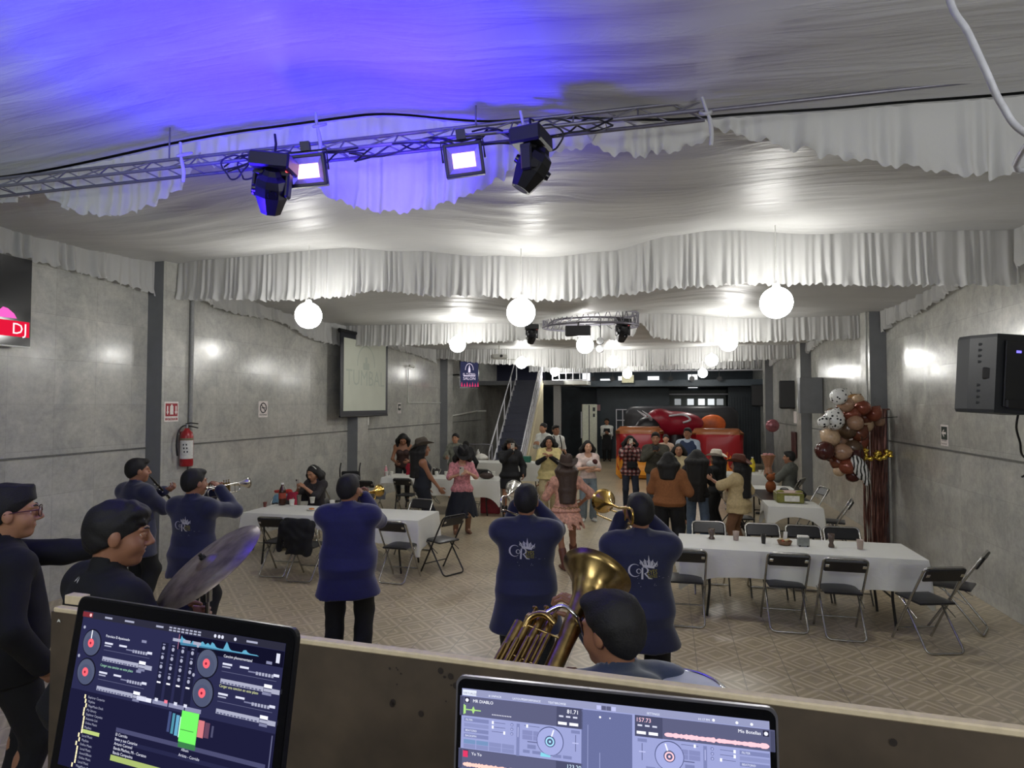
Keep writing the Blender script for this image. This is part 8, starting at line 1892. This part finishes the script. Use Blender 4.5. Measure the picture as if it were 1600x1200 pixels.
# cow print and jeans
P = who('person with long dark hair, white and brown top and light jeans, holding a small toy', 918, 687, 12.5, 0, AZ(918)+PI+0.2, female=True, w=1.02, vox=V_, hands={1: (0.05, 0.30, 1.08), -1: (-0.02, 0.30, 1.02)}, elbows={1: (0.9, 0, -1), -1: (-0.9, 0, -1)}, tone=2)
P.top(mat('cow_print_cloth', S(200, 180, 172), 0.8, noise=0.35, scale=9), 'shirt', sleeve=0.8, hem=0.02, neck=0.06, collar=False); P.trousers(mat('light_denim', S(112, 124, 132), 0.85, noise=0.15), loose=0.035); P.shoes(M_WHITE); P.hair(style='long', length=0.34)
p = P.world(Vector((-0.02, 0.30, 1.14))); e = empty('plush_toy', p, 0, 'brown and white plush toy carried by the person in light jeans', 'toy'); b = MB(); b.ball((0, 0, 0), (0.11, 0.07, 0.08), 12, 8); b.build('plush_body', mat('white_plush', S(206, 200, 196), 0.9), e); b = MB(); b.ball((0.06, -0.02, 0.05), (0.055, 0.05, 0.055), 10, 8); b.build('plush_head', mat('brown_plush', S(74, 34, 32), 0.9), e)
# waiters far
P = who('person in white shirt and dark apron standing by the dark far wall', 948, 653, 25.6, 0, AZ(948)+PI, vox=0.024, eyes=False, hands={1: (0.08, 0.24, 1.15), -1: (-0.08, 0.24, 1.12)}, tone=1)
P.top(M_WHITE, 'shirt', hem=-0.05); P.trousers(M_BLACK, loose=0.03); P.shoes(M_SHOE); P.hair()
f = Field(); f.loft([(-0.45, 0, 0.13, 0.19, 0.03), (0.1, 0, 0.15, 0.17, 0.03), (0.42, 0, 0.15, 0.12, 0.025)], P.hip); net_obj('apron', [(*f.mesh(0.02), 0)], M_BLACK, P.root)
P = who('person in white shirt behind the left inflatable wall', 982, 657, 24.6, 0, AZ(982)+PI, vox=0.024, eyes=False, tone=1, hands={1: (0.1, 0.3, 1.2), -1: (-0.1, 0.3, 1.2)}); P.top(M_WHITE, 'shirt', hem=-0.05); P.trousers(M_BLACK); P.hair()
# plaid
def plaid():
    m, nt, b = _nodes('red_black_white_plaid'); tc = nd(nt, 'ShaderNodeTexCoord'); sp = nd(nt, 'ShaderNodeSeparateXYZ'); lk(nt, tc.outputs['Object'], sp.inputs[0])
    fx = math_n(nt, 'FRACT', math_n(nt, 'MULTIPLY', sp.outputs[0], 11.0)); fz = math_n(nt, 'FRACT', math_n(nt, 'MULTIPLY', sp.outputs[2], 11.0))
    sx_ = math_n(nt, 'GREATER_THAN', fx, 0.5); sz_ = math_n(nt, 'GREATER_THAN', fz, 0.5); lk(nt, ramp(nt, math_n(nt, 'MULTIPLY', math_n(nt, 'ADD', sx_, sz_), 0.5), [(0.2, S(176, 150, 144)), (0.5, S(110, 48, 50)), (0.9, S(30, 24, 28))]), b.inputs['Base Color'])
    b.inputs['Roughness'].default_value = 0.8; return m
P = who('person in red, white and black plaid shirt filming with a phone', 984, 680, 13.9, 0, AZ(984)+PI+0.1, female=True, w=1.05, vox=V_, hands={1: (0.05, 0.30, 1.40), -1: (-0.05, 0.28, 1.30)}, elbows={1: (0.8, 0, -1), -1: (-0.8, 0, -1)}, tone=1, curl=(0.9, 0.9))
P.top(plaid(), 'shirt', hem=-0.2, g=0.028); P.trousers(mat('dark_denim', S(34, 40, 56), 0.85)); P.shoes(M_SHOE); P.hair(style='long', length=0.15, volume=1.1); phone(P, 1, 'phone raised by the person in the plaid shirt')
p = P.world(Vector((-0.02, 0.18, 0.98))); b = MB(); b.box((0, 0, 0), (0.22, 0.08, 0.15), bev=0.03); o = b.build('waist_bag', M_BLACK); o.location = p; tag(o, 'black waist bag worn by the person in the plaid shirt', 'bag')
# camouflage jacket with camera
P = who('person in dark green patterned jacket and glasses aiming a camera', 1024, 674, 13.4, 0, AZ(1024)+PI, w=1.12, vox=V_, hands={1: (0.06, 0.30, 1.32), -1: (-0.06, 0.30, 1.30)}, elbows={1: (0.9, 0, -1), -1: (-0.9, 0, -1)}, tone=1, curl=(0.9, 0.9))
P.top(mat('dark_camouflage', S(62, 60, 50), 0.8, noise=0.5, scale=10), 'shirt', hem=-0.12, g=0.03); P.trousers(mat('grey_denim', S(78, 84, 92), 0.85)); P.shoes(M_SHOE); P.hair()
p = P.world(Vector((0, 0.36, 1.40))); e = empty('camera', p, P.root.rotation_euler[2], 'black photo camera held by the person in the patterned jacket', 'camera'); b = MB(); b.box((0, 0, 0), (0.13, 0.06, 0.09), bev=0.01); b.build('camera_body', M_BLK, e); b = MB(); b.cyl((0, 0.03, 0), (0, 0.12, 0), 0.035, n=14); b.build('lens', M_BLK, e)
# peach and vest
P = who('person in pale peach top between the plaid shirt and the blue vest, far back', 1040, 678, 17.2, 0, AZ(1040)+PI, female=True, vox=0.022, eyes=False, tone=2); P.top(mat('peach_cloth', S(206, 176, 156), 0.8), 'shirt', sleeve=0.6); P.trousers(M_BLACK); P.hair(style='bun')
P = who('person in dark blue vest over a white shirt, tallest of the right group', 1074, 667, 15.0, 0, AZ(1074)+PI-0.2, w=1.15, vox=V_, hands={1: (0.2, 0.25, 1.0), -1: (-0.2, 0.25, 1.0)}, tone=1)
P.top(mat('pale_blue_shirt', S(178, 190, 206), 0.8), 'shirt', hem=-0.05, name='undershirt'); P.trousers(M_BLACK); P.hair()
P.top(mat('blue_vest', S(44, 58, 88), 0.8), 'sleeveless', hem=-0.05, g=0.034, collar=False, neck=0.06, name='vest')
# right group
P = who('person in a rust brown sweater and black trousers, back turned', 1044, 706, 9.6, 0, AZ(1044)-0.15, female=True, w=1.25, belly=0.04, vox=0.015, hands={1: (0.20, 0.22, 1.0), -1: (-0.16, 0.26, 1.05)}, tone=1)
P.top(mat('rust_knit', S(132, 84, 48), 0.9, noise=0.15, scale=50, bump=0.1), 'shirt', hem=-0.12, g=0.035, fold=0.006); P.trousers(M_BLACK, loose=0.05, g=0.025); P.shoes(M_SHOE); P.hair(style='short', volume=1.15); P.hair(style='long', length=0.16, name='back_hair', volume=1.05)
P = who('person seen face on between the brown sweater and the black long hair', 1060, 692, 12.2, 0, AZ(1060)+PI, female=True, vox=0.02, tone=1); P.top(BEIGE, 'shirt'); P.trousers(M_BLACK); P.hair(style='long', length=0.25)
P = who('person with long black hair in black top and jeans, back turned', 1088, 703, 10.6, 0, AZ(1088)-0.1, female=True, w=1.1, vox=V_, hands={1: (0.1, 0.3, 1.1), -1: (-0.1, 0.3, 1.1)}, tone=1)
P.top(M_BLACK, 'shirt', hem=-0.1, g=0.03); P.trousers(mat('blue_denim', S(84, 100, 122), 0.85), loose=0.03); P.shoes(M_SHOE); P.hair(style='long', length=0.55, volume=1.25)
P = who('person in white cowboy hat and black clothes, facing left', 1118, 703, 11.4, 0.03, AZ(1118)+1.35, female=True, w=1.1, vox=V_, hands={1: (0.15, 0.2, 1.0), -1: (-0.05, 0.34, 1.30)}, elbows={-1: (-0.6, 0, -1)}, tone=1)
P.top(M_BLACK, 'shirt', hem=-0.15, g=0.025); P.trousers(M_BLACK, loose=0.05, g=0.025); P.shoes(M_SHOE); P.hair(style='long', length=0.38, volume=1.1); P.hat(mat('white_straw', S(206, 198, 182), 0.7), tilt=0.05, size=1.05)
P = who('person in brown cowboy hat and beige shirt with pale handbag, facing left', 1153, 711, 9.8, 0.03, AZ(1153)+1.25, female=True, w=1.15, belly=0.02, vox=0.015, hands={1: (0.22, 0.14, 0.93), -1: (-0.10, 0.40, 1.12)}, elbows={1: (0.6, -0.5, -1), -1: (-0.6, 0, -1)}, tone=1)
P.top(mat('beige_shirt', S(186, 166, 124), 0.8, noise=0.15, scale=30), 'shirt', sleeve=1.1, hem=-0.3, g=0.035, flare=0.035, fold=0.008); P.trousers(mat('brown_trousers', S(116, 82, 56), 0.85), loose=0.02); P.shoes(mat('brown_boot_leather', S(92, 50, 38), 0.5), boot=0.2); P.hair(style='long', length=0.34, volume=1.1)
P.hat(mat('rust_felt', S(92, 52, 38), 0.8), tilt=0.08, size=1.05)
p = P.world(P.wr[1]+Vector((0.02, 0.04, -0.10))); e = empty('handbag', p, P.root.rotation_euler[2]+0.3, 'pale cream handbag carried by the person in the brown cowboy hat', 'bag'); b = MB(); b.box((0, 0, 0), (0.08, 0.30, 0.18), bev=0.03); b.build('bag_body', mat('cream_leather', S(196, 182, 156), 0.5), e); b = MB(); b.tube([(0, 0.12*math.cos(a), 0.08+0.10*math.sin(a)) for a in [PI*i/10 for i in range(11)]], 0.010, 6); b.build('strap', mat('cream_leather', S(196, 182, 156), 0.5), e)
# seated man right
P = Person('person in grey shirt seated beside the far right table, facing left', (0, 0, 0), AZ(1232)+1.3, 1.66, w=1.1, group=GUEST, sit=0.46, feet={1: (0.1, 0.48), -1: (-0.1, 0.48)}, hands={1: (0.12, 0.38, 0.80), -1: (-0.12, 0.40, 0.82)}, vox=V_, tone=1)
q = atD(1234, 720, 12.9); P.root.location = (q.x, q.y, 0)
P.top(mat('grey_green_shirt', S(88, 90, 84), 0.85), 'shirt', hem=-0.1, g=0.03, fold=0.008); P.trousers(M_BLACK); P.shoes(M_SHOE); P.hair()
